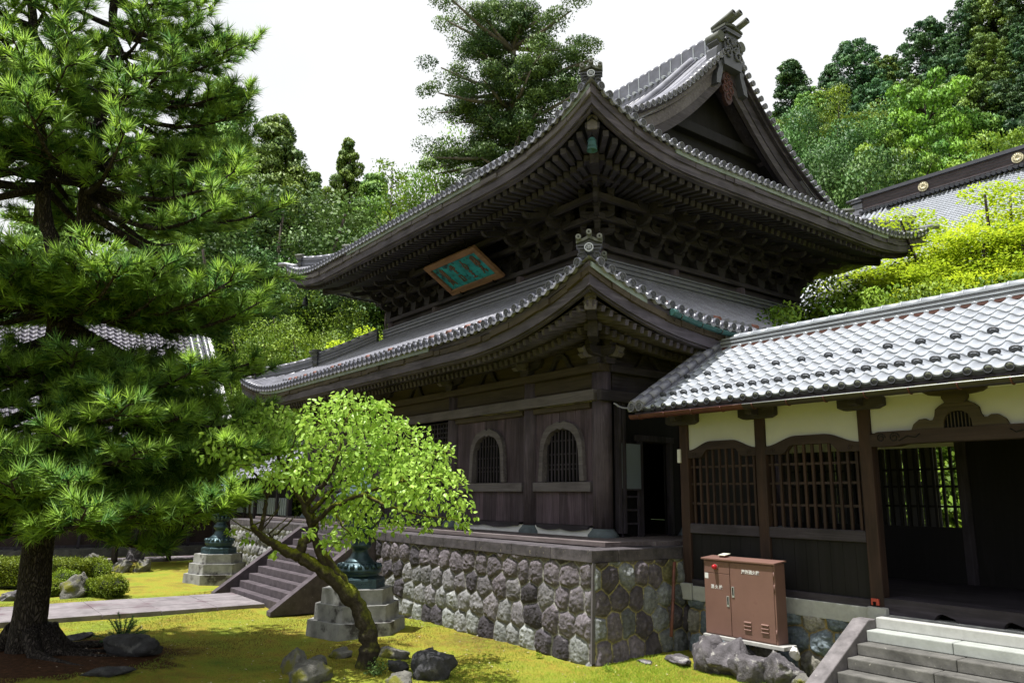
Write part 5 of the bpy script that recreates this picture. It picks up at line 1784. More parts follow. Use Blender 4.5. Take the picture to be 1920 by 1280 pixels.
mb = MB(); mb.box((CBX0 + .022, yf - .002, CBZ1 - .305), (CBX0 + .088, yf, CBZ1 - .225), 0); mb.build('sticker', [white_paint], d2)
mb = MB()
lx, lz = CBX0 + .235, CBZ1 - .125
rows = []
for rr, dy in ((.045, 0), (.045, .014), (.034, .016)):
    rows.append([(lx + rr * math.cos(a), yf - dy, lz + rr * math.sin(a)) for a in np.linspace(0, 2 * PI, 17)[:-1]])
mb.strip(rows, 1, False, close=True)
rows = []
for rr, dy in ((.034, .016), (.036, .035), (.033, .055), (.022, .072), (.004, .078)):
    rows.append([(lx + rr * math.cos(a), yf - dy, lz + rr * math.sin(a)) for a in np.linspace(0, 2 * PI, 17)[:-1]])
mb.strip(rows, 0, True, close=True)
mb.build('lamp', [lamp_red, brown_paint], cab)
mb = MB()
for z in (CBZ0 + .15, CBZ1 - .35, CBZ1 - .18): mb.tube([(CBX1 - .014, yf + .006, z - .05), (CBX1 - .014, yf + .006, z + .05)], .008, 8, 0)
mb.build('hinge', [brown_paint], cab)
bx = thing('small_box', (CBX0 + .30, 9.86, CBZ1 + .01), 'small rusty box with a pale tilted top lying on the brown cabinet', 'box')
mb = MB(); mb.box((CBX0 + .235, 9.82, CBZ1 + .008), (CBX0 + .345, 9.91, CBZ1 + .035), 0); mb.build('box_body', [rust], bx, bevel=.003)
mb = MB(); mb.prism([(9.80, CBZ1 + .037), (9.94, CBZ1 + .060), (9.94, CBZ1 + .067), (9.80, CBZ1 + .044)], (CBX0 + .225, 0, 0), (0, 1, 0), (0, 0, 1), (1, 0, 0), .13, 0); mb.build('box_lid', [plain('pale_lid', (.55, .55, .45), .7, .1, 6.0)], bx)
mb = MB(); mb.box((CBX0 - .02, CBY0 - .05, .385), (CBX1 + .12, CBY1 + .02, .44), 0)
tag(mb.build('concrete_slab', plain('pale_concrete', (.36, .355, .34), .9, .15, 6.0), bevel=.008), 'thin pale concrete slab under the brown hydrant cabinet', 'slab')

# leaning pipe and notice board
mb = MB()
mb.tube([(-8.83, 9.98, 1.40), (-8.81, 9.94, 1.30), (-8.72, 9.78, .72), (-8.66, 9.66, .30)], [.030, .026, .026, .026], 10, 0)
for t in (.25, .6): mb.tube([(-8.81 + .12 * t, 9.94 - .2 * t, 1.3 - .75 * t), (-8.81 + .12 * t + .005, 9.94 - .2 * t - .008, 1.3 - .75 * t - .03)], .031, 10, 0)
tag(mb.build('drain_pipe', [rust]), 'rusty red pipe leaning against the corner of the stone platform', 'pipe')
nb = thing('notice_board', (-10.6, 10.83, 2.6), 'grey paper notice board standing in the dark side doorway', 'notice board')
mb = MB(); mb.box((-10.62, 10.57, 2.60), (-10.60, 11.09, 3.45), 0); mb.build('paper', [screen_paper], nb)
mb = MB(); mb.box((-10.64, 10.55, 2.57), (-10.595, 11.11, 2.60), 0); mb.box((-10.64, 11.09, 2.57), (-10.595, 11.11, 3.47), 0); mb.box((-10.64, 10.55, 3.45), (-10.595, 11.11, 3.47), 0)
for y in (10.6, 11.05): mb.box((-10.66, y - .02, 1.70), (-10.62, y + .02, 2.6), 0)
for z in (1.95, 2.2, 2.45): mb.box((-10.655, 10.6, z - .02), (-10.63, 11.05, z + .02), 0)
mb.build('frame', [wood_z], nb)

# ================================================================== bronze lanterns
def hexring(rad, z, ph=0.0):
    return [(rad * math.cos(PI / 3 * i + ph), rad * math.sin(PI / 3 * i + ph), z) for i in range(6)]


def lantern(loc, label, rz):
    t = thing('bronze_lantern', loc, label, 'lantern', 'bronze lanterns on tiered stone pedestals beside the stairs', rz)
    for k, (ra, z0, z1) in enumerate(((1.0, -.1, .24), (.86, .24, .54), (.74, .54, .82))):
        mb = MB(); mb.strip([hexring(ra, z0), hexring(ra * .985, z1)], 0, False, close=True); mb.add(hexring(ra * .985, z1), [list(range(6))], 0)
        mb.build('pedestal_tier', [stone_pale], t, bevel=.018, world=False)
    mb = MB(); mb.strip([hexring(.54, .82), hexring(.53, .99), hexring(.52, 1.0), hexring(.40, 1.035)], 0, False, close=True); mb.add(hexring(.40, 1.035), [list(range(6))], 0)
    for i in range(6):                                         # framed relief panels
        a = PI / 3 * i + PI / 6; c, s_ = math.cos(a), math.sin(a); apo = .535 * math.cos(PI / 6)
        ctr = np.array([c * apo, s_ * apo, .905]); tx = np.array([-s_, c, 0])
        for z in (-.055, .055): mb.beam(ctr + tx * -.17 + np.array([0, 0, z]), ctr + tx * .17 + np.array([0, 0, z]), .02, .016, 0)
        for x in (-.17, .17): mb.beam(ctr + tx * x + np.array([0, 0, -.055]), ctr + tx * x + np.array([0, 0, .055]), .02, .016, 0, up=(c, s_, 0))
        for q in range(7):
            x = -.12 + .04 * q; mb.tube([ctr + tx * x + np.array([0, 0, -.02 + .02 * math.sin(q * 2)]), ctr + tx * (x + .03) + np.array([0, 0, .02 * math.cos(q * 3)])], .013, 6, 0)
    mb.build('bronze_base', [bronze], t, bevel=.006, world=False)
    mb = MB()
    mb.lathe([(.38, 1.03), (.40, 1.06), (.385, 1.085), (.43, 1.10), (.445, 1.16), (.42, 1.20), (.40, 1.235), (.335, 1.275), (.29, 1.30), (.30, 1.315)], (0, 0, 0), 36, 0)
    for i in range(18):                                        # lotus petals
        a = 2 * PI * i / 18
        P = [(.43 * math.cos(a), .43 * math.sin(a), 1.19), (.41 * math.cos(a), .41 * math.sin(a), 1.235), (.35 * math.cos(a), .35 * math.sin(a), 1.27)]
        mb.tube(P, [.045, .05, .02], 7, 0)
    mb.lathe([(.30, 1.30), (.275, 1.33), (.20, 1.40), (.165, 1.47), (.155, 1.53), (.175, 1.545), (.21, 1.58), (.225, 1.62), (.21, 1.66), (.16, 1.70), (.145, 1.76), (.15, 1.80), (.19, 1.82)], (0, 0, 0), 32, 0)
    mb.build('shaft', [bronze], t, world=False)
    mb = MB()
    for i in range(14):
        a = 2 * PI * i / 14
        mb.tube([(.15 * math.cos(a), .15 * math.sin(a), 1.82), (.24 * math.cos(a), .24 * math.sin(a), 1.87), (.30 * math.cos(a), .30 * math.sin(a), 1.96)], [.05, .065, .03], 7, 0)
    mb.strip([hexring(.30, 1.95), hexring(.36, 1.98), hexring(.36, 2.06), hexring(.30, 2.08)], 0, False, close=True); mb.add(hexring(.30, 2.08), [list(range(6))], 0)
    mb.build('lotus_tray', [bronze], t, world=False)
    mb = MB()
    hx = hexring(.25, 0)
    for i in range(6):
        a = np.array(hx[i]); b = np.array(hx[(i + 1) % 6])
        mb.beam(a + (0, 0, 2.08), a + (0, 0, 2.50), .035, .035, 0, up=(1, 0, 0))
        for z in (2.10, 2.30, 2.48): mb.beam(a + (0, 0, z), b + (0, 0, z), .03, .03, 0)
        for q in range(1, 7):
            p = a + (b - a) * q / 7
            for z in np.linspace(2.13, 2.45, 7): mb.tube([p + (0, 0, z), p + (0, 0, z + .022)], .016, 6, 0)
            mb.beam(p + (0, 0, 2.1), p + (0, 0, 2.48), .008, .008, 0, up=(1, 0, 0))
    mb.build('fire_box', [bronze], t, world=False)
    mb = MB()
    mb.strip([hexring(.56, 2.54), hexring(.60, 2.58), hexring(.42, 2.68), hexring(.22, 2.82), hexring(.10, 2.92)], 0, False, close=True)
    mb.add(hexring(.56, 2.54), [list(range(6))[::-1]], 0)
    mb.lathe([(.10, 2.90), (.06, 2.95), (.11, 3.02), (.09, 3.10), (.0, 3.18)], (0, 0, 0), 18, 0)
    mb.build('roof', [bronze], t, world=False)
    for i in range(6):
        a = PI / 3 * i
        mb = MB(); mb.lathe([(.015, .03), (.035, .02), (.045, -.05), (.06, -.085), (.05, -.085), (.03, 0)], (.56 * math.cos(a), .56 * math.sin(a), 2.47), 12, 0)
        mb.tube([(.56 * math.cos(a), .56 * math.sin(a), 2.49), (.56 * math.cos(a), .56 * math.sin(a), 2.55)], .008, 5, 0)
        mb.build('bell', [plain('grey_bell', (.22, .26, .26), .5, .2, 8.0, .5, .3) if 'grey_bell' not in MATS else MATS['grey_bell']], t, world=False)
    return t


LANT = lantern((-13.42, 6.60, gh(-13.1, 7.0)), 'bronze lantern on its stone pedestal right of the stairs, partly behind the leaning trunk', R(14))
dup(LANT, (-23.25, 7.0, 0.0), 'bronze lantern on its stone pedestal left of the stairs, before the left hall', rz=R(14))
for o_ in [o for o in COL.objects if o.name.startswith('bronze_lantern')]: o_.scale = (.90, .90, .92)

# ================================================================== rocks
_phi = (1 + 5 ** .5) / 2


def icosphere(n):
    import bmesh
    bm = bmesh.new(); bmesh.ops.create_icosphere(bm, subdivisions=n, radius=1.0)
    V = np.array([v.co[:] for v in bm.verts]); F = [[v.index for v in f.verts] for f in bm.faces]; bm.free()
    return V, F


ICO4 = icosphere(4); ICO3 = icosphere(3)


def rock(name, loc, size, seed, mat, label, cat='rock', group=None, parent=None, rough=.34, cuts=15):
    rg = np.random.default_rng(seed)
    V, F = ICO4; V = V.copy()
    for k in range(cuts):                                      # broken planes
        n = unit(rg.normal(size=3)); dd = rg.uniform(.6, .95)
        t = V @ n - dd * (.75 + .25 * rg.random())
        V = V - np.where(t > 0, t * .96, 0)[:, None] * n
    f = fbm(V[:, 0] * 1.3 + V[:, 2] * .7 + 5, V[:, 1] * 1.3 + V[:, 2] * .9 + 5, seed, 1.6, 5, .6) - .5
    V = V * (1 + rough * 2 * f + .10 * (fbm(V[:, 0] * 3 + V[:, 2] * 2 + 9, V[:, 1] * 3 - V[:, 2] * 2 + 9, seed + 3, 3.0, 4, .65) - .5))[:, None]
    a = rg.uniform(0, 6.28); c, s_ = math.cos(a), math.sin(a)
    V = V * np.array(size) / 1.0
    V = V @ np.array([[c, -s_, 0], [s_, c, 0], [0, 0, 1]]).T
    me_loc = np.array(loc, float)
    mb = MB(); mb.add(V + me_loc, F, 0, True)
    if parent is not None: return mb.build(name, [mat], parent)
    t = thing(name, tuple(me_loc), None, None)
    bpy.data.objects.remove(t)
    mb2 = MB(); mb2.add(V, F, 0, True)
    o = mb2.build(name, [mat]); o.location = loc
    return tag(o, label, cat, group)


def px0(px, py, z=0.0):
    p = at_z(px, py, z); return p


# rocks under and beside the hydrant cabinet
def R_(px, py, sz, seed, mat, label, name='rock', group=None, dz=0.0, **k):
    p = at_z(px, py, 0.0); rock(name, (p[0], p[1], gh(p[0], p[1]) + sz[2] * .35 + dz), sz, seed, mat, label, 'rock', group, **k)


rock('rock', (-7.86, 9.58, .16), (.40, .30, .33), 101, rockmat, 'lichen spotted rock under the left end of the hydrant cabinet')
rock('rock', (-7.42, 9.55, .15), (.40, .28, .32), 102, rockmat, 'purple grey rock under the middle of the hydrant cabinet')
rock('rock', (-6.98, 9.52, .14), (.40, .30, .33), 103, rockmat, 'dark lichen covered rock under the right end of the hydrant cabinet')
rock('rock', (-6.60, 9.55, .14), (.29, .28, .30), 104, rockmat, 'squarish grey rock just right of the hydrant cabinet')
rock('rock', (-6.28, 9.52, .06), (.20, .18, .16), 105, rock_moss, 'small mossy rock beside the side kerb of the entrance steps')
rock('rock', (-6.62, 9.86, .36), (.10, .08, .10), 106, plain('white_stone', (.62, .6, .57), .9, .2, 9.0), 'small white stone right behind the hydrant cabinet slab')
rock('rock', (-8.30, 9.42, .05), (.34, .27, .09), 107, rockmat, 'flat rock slab before the foot of the leaning pipe')
rock('rock', (-8.62, 9.02, .0), (.22, .14, .06), 108, rockmat, 'small flat rock at the foot of the platform corner')
# ring of rocks round the leaning tree
R_(552, 1262, (.30, .26, .27), 111, rock_moss, 'white streaked mossy rock left of the leaning trunk, tallest of the left group', dz=-.03)
R_(575, 1283, (.30, .26, .20), 112, rock_moss, 'low pale rock at the very bottom in front of the left rock group')
R_(598, 1252, (.16, .16, .14), 117, rock_moss, 'small mossy rock at the right end of the left rock group')
R_(636, 1232, (.24, .16, .12), 113, rock_moss, 'low mossy rock behind the foot of the leaning trunk, left of it')
R_(735, 1228, (.34, .18, .13), 118, rock_moss, 'long low rock behind the dark rock, right of the leaning trunk')
R_(795, 1238, (.24, .2, .19), 114, rockmat, 'pale topped rock just behind the dark angular rock')
R_(806, 1270, (.36, .27, .30), 115, rock_dark, 'dark angular rock right of the leaning trunk')
R_(752, 1286, (.24, .18, .13), 116, rock_moss, 'small pale rock at the very bottom below the dark angular rock')
R_(742, 1262, (.2, .16, .14), 119, rock_dark, 'small dark rock between the weed and the dark angular rock')
# rocks round the pine
R_(240, 1238, (.52, .38, .22), 121, rock_dark, 'large flat dark boulder in the bare soil right of the pine')
R_(262, 1218, (.30, .22, .13), 122, rock_dark, 'smooth dark rock behind the large flat boulder')
R_(232, 1211, (.28, .16, .08), 123, rock_dark, 'flat grey rock below the young conifer')
R_(135, 1206, (.50, .22, .08), 124, rock_dark, 'long low slab of rock behind the pine roots')
R_(82, 1218, (.17, .15, .34), 125, rock_dark, 'upright dark stone leaning on the pine trunk')
R_(200, 1275, (.34, .2, .10), 126, rock_dark, 'low dark rock at the very bottom below the large boulder')
# far rocks by the hedge
R_(142, 1117, (.42, .34, .42), 131, rock_moss, 'pale jagged rock among the clipped azaleas')
R_(170, 1068, (.62, .4, .40), 132, rock_moss, 'grey rock left of the small tree in the lawn')
R_(252, 1050, (.42, .34, .52), 133, rockmat, 'square grey stone standing right of the small tree in the lawn')
R_(228, 1070, (.55, .3, .30), 134, rock_moss, 'low mossy rock in front of the small tree in the lawn')
R_(268, 1069, (.34, .3, .34), 135, rock_moss, 'dark rock at the right end of the row by the small tree')
R_(22, 1122, (.25, .2, .2), 136, rockmat, 'small pale rock left of the pine by the hedge')

# ================================================================== buildings around
# left hall: long low wall of red brown boards below a big tiled roof
hall = thing('left_hall', (-37, 2, 0), 'long hall with a large silver tiled roof behind the front pine', 'hall')
mb, n_, a_, ln = s_tile_roof('roof', None, (-32.9, -14, 4.02), (0, 1, 0), (-1, 0, 0), 24.2, 6.6, .98, .30, .30, hall, amp=.045, nu=6, step=.045)
hall_tile = plain('dull_purple_tile', (.105, .10, .125), .5, .35, 3.0)
mb.prism([(-14.2, -.1), (10.3, -.1), (10.3, .05), (-14.2, .05)], (-39.5, 0, 10.55), (0, 1, 0), (0, 0, 1), (-1, 0, 0), .5, 1)
hr = mb.build('roof', [hall_tile, tile_dark], hall)
mb = MB()
for k in range(3):
    y = 9.35 + k * .32
    P = [np.array([-32.9 - t * 6.6, y + .10, 4.02 + .98 * 6.6 * t]) + n_ * .12 for t in np.linspace(0, 1, 12)]
    mb.tube(P, .14, 10, 0)
mb.box((-39.7, -14.2, 10.4), (-39.2, 10.3, 11.2), 1)
mb.prism([(0, 0), (6.6, 0), (6.6, -.0), (0, 6.47)], (-39.5, 10.2, 4.0), (1, 0, 0), (0, 0, 1), (0, 1, 0), .3, 2)
mb.build('verge_tiles', [tile_mid, tile_dark, white_plaster], hr)
mb = MB()
mb.box((-34.3, -14, .35), (-34.2, 10.4, 1.38), 0); mb.box((-34.35, -14, 2.05), (-34.25, 10.4, 4.3), 1)
for y in np.arange(-14, 10.5, 1.0): mb.box((-34.2, y - .05, .3), (-34.1, y + .05, 4.0), 2)
for z in (.35, 1.36, 2.02): mb.box((-34.2, -14, z), (-34.08, 10.4, z + .10), 2)
mb.box((-34.9, 10.35, 0), (-34.2, 10.5, 4.3), 0)
mb.build('wall', [wood_redx, wood_black, wood_z], hall)
mb = MB()
for y in np.arange(-13.9, 10.3, .16): mb.box((-34.25, y, 1.42), (-34.22, y + .125, 2.02), 0)
mb.box((-34.32, -14, 1.4), (-34.29, 10.3, 2.05), 1)
mb.build('louvre_panel', [plain('blue_white_louvre', (.27, .31, .35), .7, .15, 4.0), black], hall)
mb = MB(); mb.box((-35, -14, 0), (-33.6, 10.5, .32), 0); mb.build('plinth', [stone_grey], hall)
mb = MB(); mb.box((-34.6, -14, 3.8), (-32.95, 10.3, 3.86), 0)
for y in np.arange(-14, 10.2, .4): mb.beam((-34.4, y, 3.95), (-32.98, y, 3.86), .08, .1, 0)
mb.build('soffit', [wood_y], hall)

# left corridor, mirror of the one on the right
lcor = thing('left_corridor', (-30, 11.8, 0), 'small dark walled corridor with grey tiled roof joining the gate to the left hall', 'corridor')
mb, n_, a_, ln = s_tile_roof('roof', None, (-33.6, 9.6, 3.0), (1, 0, 0), (0, 1, 0), 7.0, 2.3, .6, .24, .26, lcor, nu=6)
mb.box((-33.6, 11.7, 4.33), (-26.6, 12.0, 4.7), 1)
mb.build('roof', [tile, tile_dark], lcor)
mb = MB(); mb.box((-33.6, 10.3, .3), (-26.6, 10.4, 1.6), 0); mb.box((-33.6, 10.34, 1.6), (-26.6, 10.4, 3.3), 1)
for x in np.arange(-33.5, -26.5, 1.15): mb.box((x - .08, 10.22, .3), (x + .08, 10.36, 3.3), 2)
for x in np.arange(-33.5, -26.6, .2): mb.box((x, 10.30, 1.7), (x + .13, 10.335, 2.3), 3)
mb.build('wall', [wood_redx, wood_black, wood_z, MATS['blue_white_louvre']], lcor)
mb = MB(); mb.box((-33.6, 10.1, 0), (-26.6, 10.5, .3), 0); mb.build('plinth', [stone_grey], lcor)

# big hall on the slope behind, right
bh = thing('back_hall', (-10, 44, 8), 'large hall on the slope behind with pale tiled roof and gold crests on its ridge', 'hall')
Yb, zb_ = 40.0, 18.15
L0 = -20.7
mb, n_, a_, ln = s_tile_roof('roof', None, (L0 + .9, Yb - 9.5, zb_ - 8.3), (1, 0, 0), (0, 1, 0), 30, 9.5, .875, .20, .21, bh, amp=.026, nu=6, step=.03)
for k in range(5):
    P = [np.array([L0 + .15 + k * .30, Yb - 9.5 + 9.5 * t, zb_ - 8.3 + 8.3 * t]) + n_ * .06 for t in np.linspace(0, 1, 3)]
    mb.tube(P, .10, 8, 0)
br = mb.build('roof', [tile_light, tile_dark], bh)
mb = MB()
ridgew = wood('purple_brown_ridge', (.05, .036, .042), (.095, .072, .08), (.17, .135, .145), 'x')
mb.box((L0, Yb - .35, zb_ - .05), (L0 + 31, Yb + .35, zb_ + .72), 0)
for k in range(4): mb.box((L0, Yb - .365, zb_ + .10 + k * .16), (L0 + 31, Yb + .365, zb_ + .125 + k * .16), 1)
mb.box((L0 - .1, Yb - .5, zb_ + .72), (L0 + 31, Yb + .5, zb_ + .86), 1); mb.box((L0 - .1, Yb - .3, zb_ + .86), (L0 + 31, Yb + .3, zb_ + .98), 1)
for x in np.arange(L0, L0 + 31, .24): mb.tube([(x, Yb - .36, zb_ - .06), (x, Yb - .60, zb_ - .10)], .095, 8, 1)
mb.build('ridge', [ridgew, tile_dark], br)
for x in (-17.35, -12.95, -8.6):
    mb = MB(); mb.tube([(x, Yb - .36, zb_ + .37), (x, Yb - .43, zb_ + .37)], .26, 22, 0)
    for i in range(12):
        a = PI * 2 * i / 12; mb.tube([(x + .07 * math.cos(a), Yb - .435, zb_ + .37 + .07 * math.sin(a)), (x + .2 * math.cos(a), Yb - .435, zb_ + .37 + .2 * math.sin(a))], .03, 6, 0)
    mb.build('gold_crest', [gold], br)
mb = MB()
for k, (z, h, w) in enumerate(((zb_ - .95, .42, .62), (zb_ - .52, .34, .56), (zb_ - .17, .34, .56), (zb_ + .18, .34, .56))):
    mb.tube([(L0 - .42, Yb - .38, z + h / 2), (L0 - .42, Yb + .38, z + h / 2)], h / 2, 12, 0)
    mb.box((L0 - .42, Yb - .40, z + .02), (L0 + .02, Yb + .40, z + h - .02), 0)
mb.box((L0 - .55, Yb - .5, zb_ + .55), (L0 + .05, Yb + .5, zb_ + .66), 1)
mb.tube([(L0 - .95, Yb - .2, zb_ + .82), (L0, Yb - .2, zb_ + .85)], .10, 10, 1); mb.tube([(L0 - .95, Yb + .2, zb_ + .82), (L0, Yb + .2, zb_ + .85)], .10, 10, 1)
mb.build('ridge_end_tile', [tile, tile_dark], br)
mb = MB(); mb.box((L0 + 2, Yb - 8, 2), (L0 + 30, Yb + 8, zb_ - 7.6), 0); mb.build('wall', [white_plaster], bh)

# small white-walled storehouse glimpsed behind the maples
sh = thing('storehouse', (-12.5, 27, 0), 'small white walled storehouse glimpsed behind the maples', 'storehouse')
pS = at_d(1690, 537, 30.0); zS = float(pS[2])
mb = MB(); mb.box((pS[0] - 2.6, pS[1], 0), (pS[0] + 3.6, pS[1] + 3, zS - .1), 0)
for x in (-2.6, -.9, .9, 2.6): mb.box((pS[0] + x - .07, pS[1] - .04, 0), (pS[0] + x + .07, pS[1] - .003, zS - .1), 1)
mb.box((pS[0] - 2.6, pS[1] - .05, zS - .4), (pS[0] + 3.6, pS[1] - .004, zS - .15), 1)
mb.build('wall', [white_plaster, wood_x], sh)
mb = MB(); mb.prism([(-.9, -.25), (1.5, .95), (3.9, -.25), (3.9, -.12), (1.5, 1.12), (-.9, -.12)], (pS[0] - 3.1, pS[1], zS + .05), (0, 1, 0), (0, 0, 1), (1, 0, 0), 7.2, 0)
mb.tube([(pS[0] - 3.2, pS[1] + 1.5, zS + 1.2), (pS[0] + 4.2, pS[1] + 1.5, zS + 1.2)], .16, 10, 0)
mb.build('roof', [tile_dark], sh)

# ================================================================== vegetation
L_PINE = leafmat('pine_needles', (0.045, 0.160, 0.045), (0.42, 0.66, 0.075), .48, .12)
L_TREE = leafmat('young_bright_leaves', (0.17, 0.35, 0.03), (0.44, 0.66, 0.13), .40, .1, .38)
L_CEDAR = leafmat('cedar_foliage', (0.036, 0.115, 0.036), (0.25, 0.39, 0.060), .2, .22)
L_DARK = leafmat('dark_conifer_foliage', (0.016, 0.066, 0.034), (0.10, 0.20, 0.058), .2, .25)
L_BROAD = leafmat('broadleaf_foliage', (0.022, 0.068, 0.020), (0.125, 0.235, 0.050), .2, .25)
L_LIME = leafmat('yellow_green_foliage', (0.060, 0.135, 0.014), (0.23, 0.345, 0.028), .28, .2)
L_TALL = leafmat('tall_cedar_foliage', (0.018, 0.058, 0.024), (0.135, 0.205, 0.040), .2, .05)
L_LIMEC = leafmat('lime_cedar_foliage', (0.045, 0.135, 0.018), (0.24, 0.40, 0.035), .2, .1)
L_MAPLE = leafmat('bright_maple_leaves', (0.17, 0.30, 0.015), (0.54, 0.66, 0.035), .45, .12)
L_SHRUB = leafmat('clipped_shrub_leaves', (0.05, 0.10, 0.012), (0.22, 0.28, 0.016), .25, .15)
L_GRASS = leafmat('grass_blade', (0.12, 0.21, 0.012), (0.27, 0.38, 0.03), .35, .1)
L_MOSSB = leafmat('moss_tuft', (0.115, 0.072, 0.022), (0.17, 0.235, 0.025), .3, .05, mid=(0.25, 0.215, 0.030))


VN = [None]


def rdir(rg, n):
    v = rg.normal(size=(n, 3)); return v / np.linalg.norm(v, axis=1)[:, None]


def clump_cloud(rg, C, Rr, per, L, W, flat=0.0, up=.35, inner=.35):
    """leaf faces spread through clumps: C centres, Rr radii"""
    n = len(C)
    d = rdir(rg, n * per)
    d[:, 2] = np.where(rg.random(n * per) < up, np.abs(d[:, 2]), d[:, 2])
    rad = (inner + (1 - inner) * rg.random(n * per) ** .5)
    cc = np.repeat(C, per, 0); rr = np.repeat(Rr, per)
    off = d * (rad * rr)[:, None]; off[:, 2] *= (1 - flat)
    P = cc + off
    ax = rdir(rg, n * per) * .8 + d * .7
    nr = d * 1.1 + rdir(rg, n * per) * .6 + np.array([0, 0, .35])
    t = np.clip(.4 * rg.random(n * per) + .7 * np.repeat(rg.random(n), per), 0, 1)
    VN[0] = d * 1.0 + np.array([0, 0, .05]) + rdir(rg, n * per) * .4
    Ls = L * rg.uniform(.65, 1.35, n * per)
    return P, ax, nr, Ls, Ls * (W / L), t


def trunk_mesh(name, mats, parent, H, r0, limbs, rg, lean=0.0, taper=.12, world=False):
    mb = MB()
    P = [(lean * (k / 8) ** 2 + .02 * H * math.sin(k * 1.3) * .15, .01 * H * math.cos(k * 1.9) * .3, H * k / 8 - .3) for k in range(9)]
    mb.tube(P, [r0 * (1.25 if k == 0 else 1) * (1 - (1 - taper) * k / 8) for k in range(9)], 10, 0)
    for a, b, r_ in limbs:
        a = np.array(a); b = np.array(b); m = (a + b) / 2 + np.array([0, 0, -.04 * np.linalg.norm(b - a)])
        mb.tube([a, m, b], [r_, r_ * .7, r_ * .25], 6, 0)
    return mb.build(name, mats, parent, world=world)


def conifer(name, seed, H, Rb, leaf, label, cat='tree', shape='cone', nclump=120, per=55, L=.34, W=.16, base=.12, clr=(.10, .17), group=None):
    """one tree: tapered trunk with limbs, crown of many tufted leaf faces"""
    rg = np.random.default_rng(seed)
    t = thing(name, (0, 0, 0), label, cat, group)
    C = []; Rr = []; limbs = []
    for i in range(nclump):
        h = base + (1 - base) * (rg.random() ** .85) * .98
        if shape == 'cone': env = Rb * (1 - h) ** .55 * (.8 + .35 * rg.random())
        elif shape == 'spire': env = Rb * (1 - h) ** .85 * (.8 + .35 * rg.random())
        else: env = Rb * math.sqrt(max(0.02, 1 - ((h - .45) / .58) ** 2)) * (.8 + .3 * rg.random())
        a = rg.random() * 2 * PI; q = rg.random() ** .35
        env *= 1 + .22 * math.sin(3 * a + seed) * math.cos(7 * h)
        c = np.array([env * q * math.cos(a), env * q * math.sin(a), h * H - .10 * env * q])
        C.append(c); Rr.append(Rb * rg.uniform(*clr) * 2.0 * (1 - (.72 if shape == 'spire' else .45) * h))
        if rg.random() < .30: limbs.append(((0, 0, h * H - .05 * H - .1 * env), c, .012 * H * (1 - .7 * h)))
    C = np.array(C); Rr = np.array(Rr)
    trunk_mesh('trunk', [bark_dark], t, H * .96, .016 * H + .05, limbs, rg)
    P, ax, nr, Ls, Ws, tt = clump_cloud(rg, C, Rr, per, L, W, flat=.25, up=.55, inner=.6)
    cards('crown', P, ax, nr, Ls, Ws, [leaf], t, tt, world=False, vn=VN[0])
    return t


def broad(name, seed, H, Rb, leaf, label, cat='tree', nclump=90, per=70, L=.26, W=.17, z0=.30, flat=.15, clr=(.16, .3), group=None, bark=None, layered=False):
    rg = np.random.default_rng(seed)
    t = thing(name, (0, 0, 0), label, cat, group)
    C = []; Rr = []; limbs = []
    for i in range(nclump):
        d = rdir(rg, 1)[0]; q = rg.random() ** .4
        zc = z0 * H + (1 - z0) * H * .5
        c = np.array([d[0] * Rb * q, d[1] * Rb * q, zc + d[2] * (1 - z0) * H * .5 * q])
        if layered: c[2] = zc + np.round((c[2] - zc) / (H * .085)) * H * .085 + rg.normal() * .012 * H - .10 * Rb * q * q
        C.append(c); Rr.append(Rb * rg.uniform(*clr))
        if rg.random() < .4:
            limbs.append(((0, 0, z0 * H * .9 * rg.uniform(.7, 1.1)), c, .011 * H))
    C = np.array(C); Rr = np.array(Rr)
    trunk_mesh('trunk', [bark or bark_dark], t, H * .75, .018 * H + .04, limbs, rg)
    P, ax, nr, Ls, Ws, tt = clump_cloud(rg, C, Rr, per, L, W, flat=(.68 if layered else flat))
    if layered:
        nr = np.array([0, 0, 1.]) + .45 * nr; ax = ax * np.array([1, 1, .3]); VN[0] = nr
    cards('crown', P, ax, nr, Ls, Ws, [leaf], t, tt, world=False, vn=VN[0])
    return t


def put(t, px, py, D, H0, zb=0.0, label=None, rz=0.0, first=False, wide=1.0):
    """stand a tree so that its top shows at photo pixel (px, py), D metres away, on ground of height zb"""
    p = at_d(px, py, D)
    h = p[2] - zb; s = h / H0
    loc = (p[0], p[1], zb)
    if first:
        t.location = loc; t.scale = (s * wide, s * wide, s); t.rotation_euler = (0, 0, rz)
        if label: t['label'] = label
        return t
    return dup(t, loc, label, None, rz, (s * wide, s * wide, s))


# ---- hillside on the right and behind
def sky_y(x):
    return float(np.interp(x, [1200, 1400, 1450, 1480, 1520, 1545, 1580, 1605, 1640, 1690, 1720, 1760, 1800, 1850, 1920, 2100], [215, 200, 150, 112, 150, 118, 70, 95, 110, 108, 50, 36, 8, -45, -110, -200]))


def hill_h(px, D):
    top = at_d(px, sky_y(px), 112)[2] - 19
    lo = 2.0 if px > 1300 else 0
    return float(max(0.0, top) * smooth(44, 112, D) ** 1.15)


mb = MB(); rows = []
for D in np.concatenate([np.linspace(40, 120, 22), [140, 180]]):
    rows.append([tuple(np.array([*at_d(px, 900, D)[:2], hill_h(px, min(D, 125)) - (.5 if D < 45 else 0)])) for px in np.linspace(1180, 2350, 40)])
mb.strip(rows, 0, True)
hillm = plain('forest_floor', (0.025, 0.04, 0.014), .95, .5, .4, .1)
tag(mb.build('hill', hillm), 'steep wooded hillside rising behind the temple', 'hill', kind='structure')

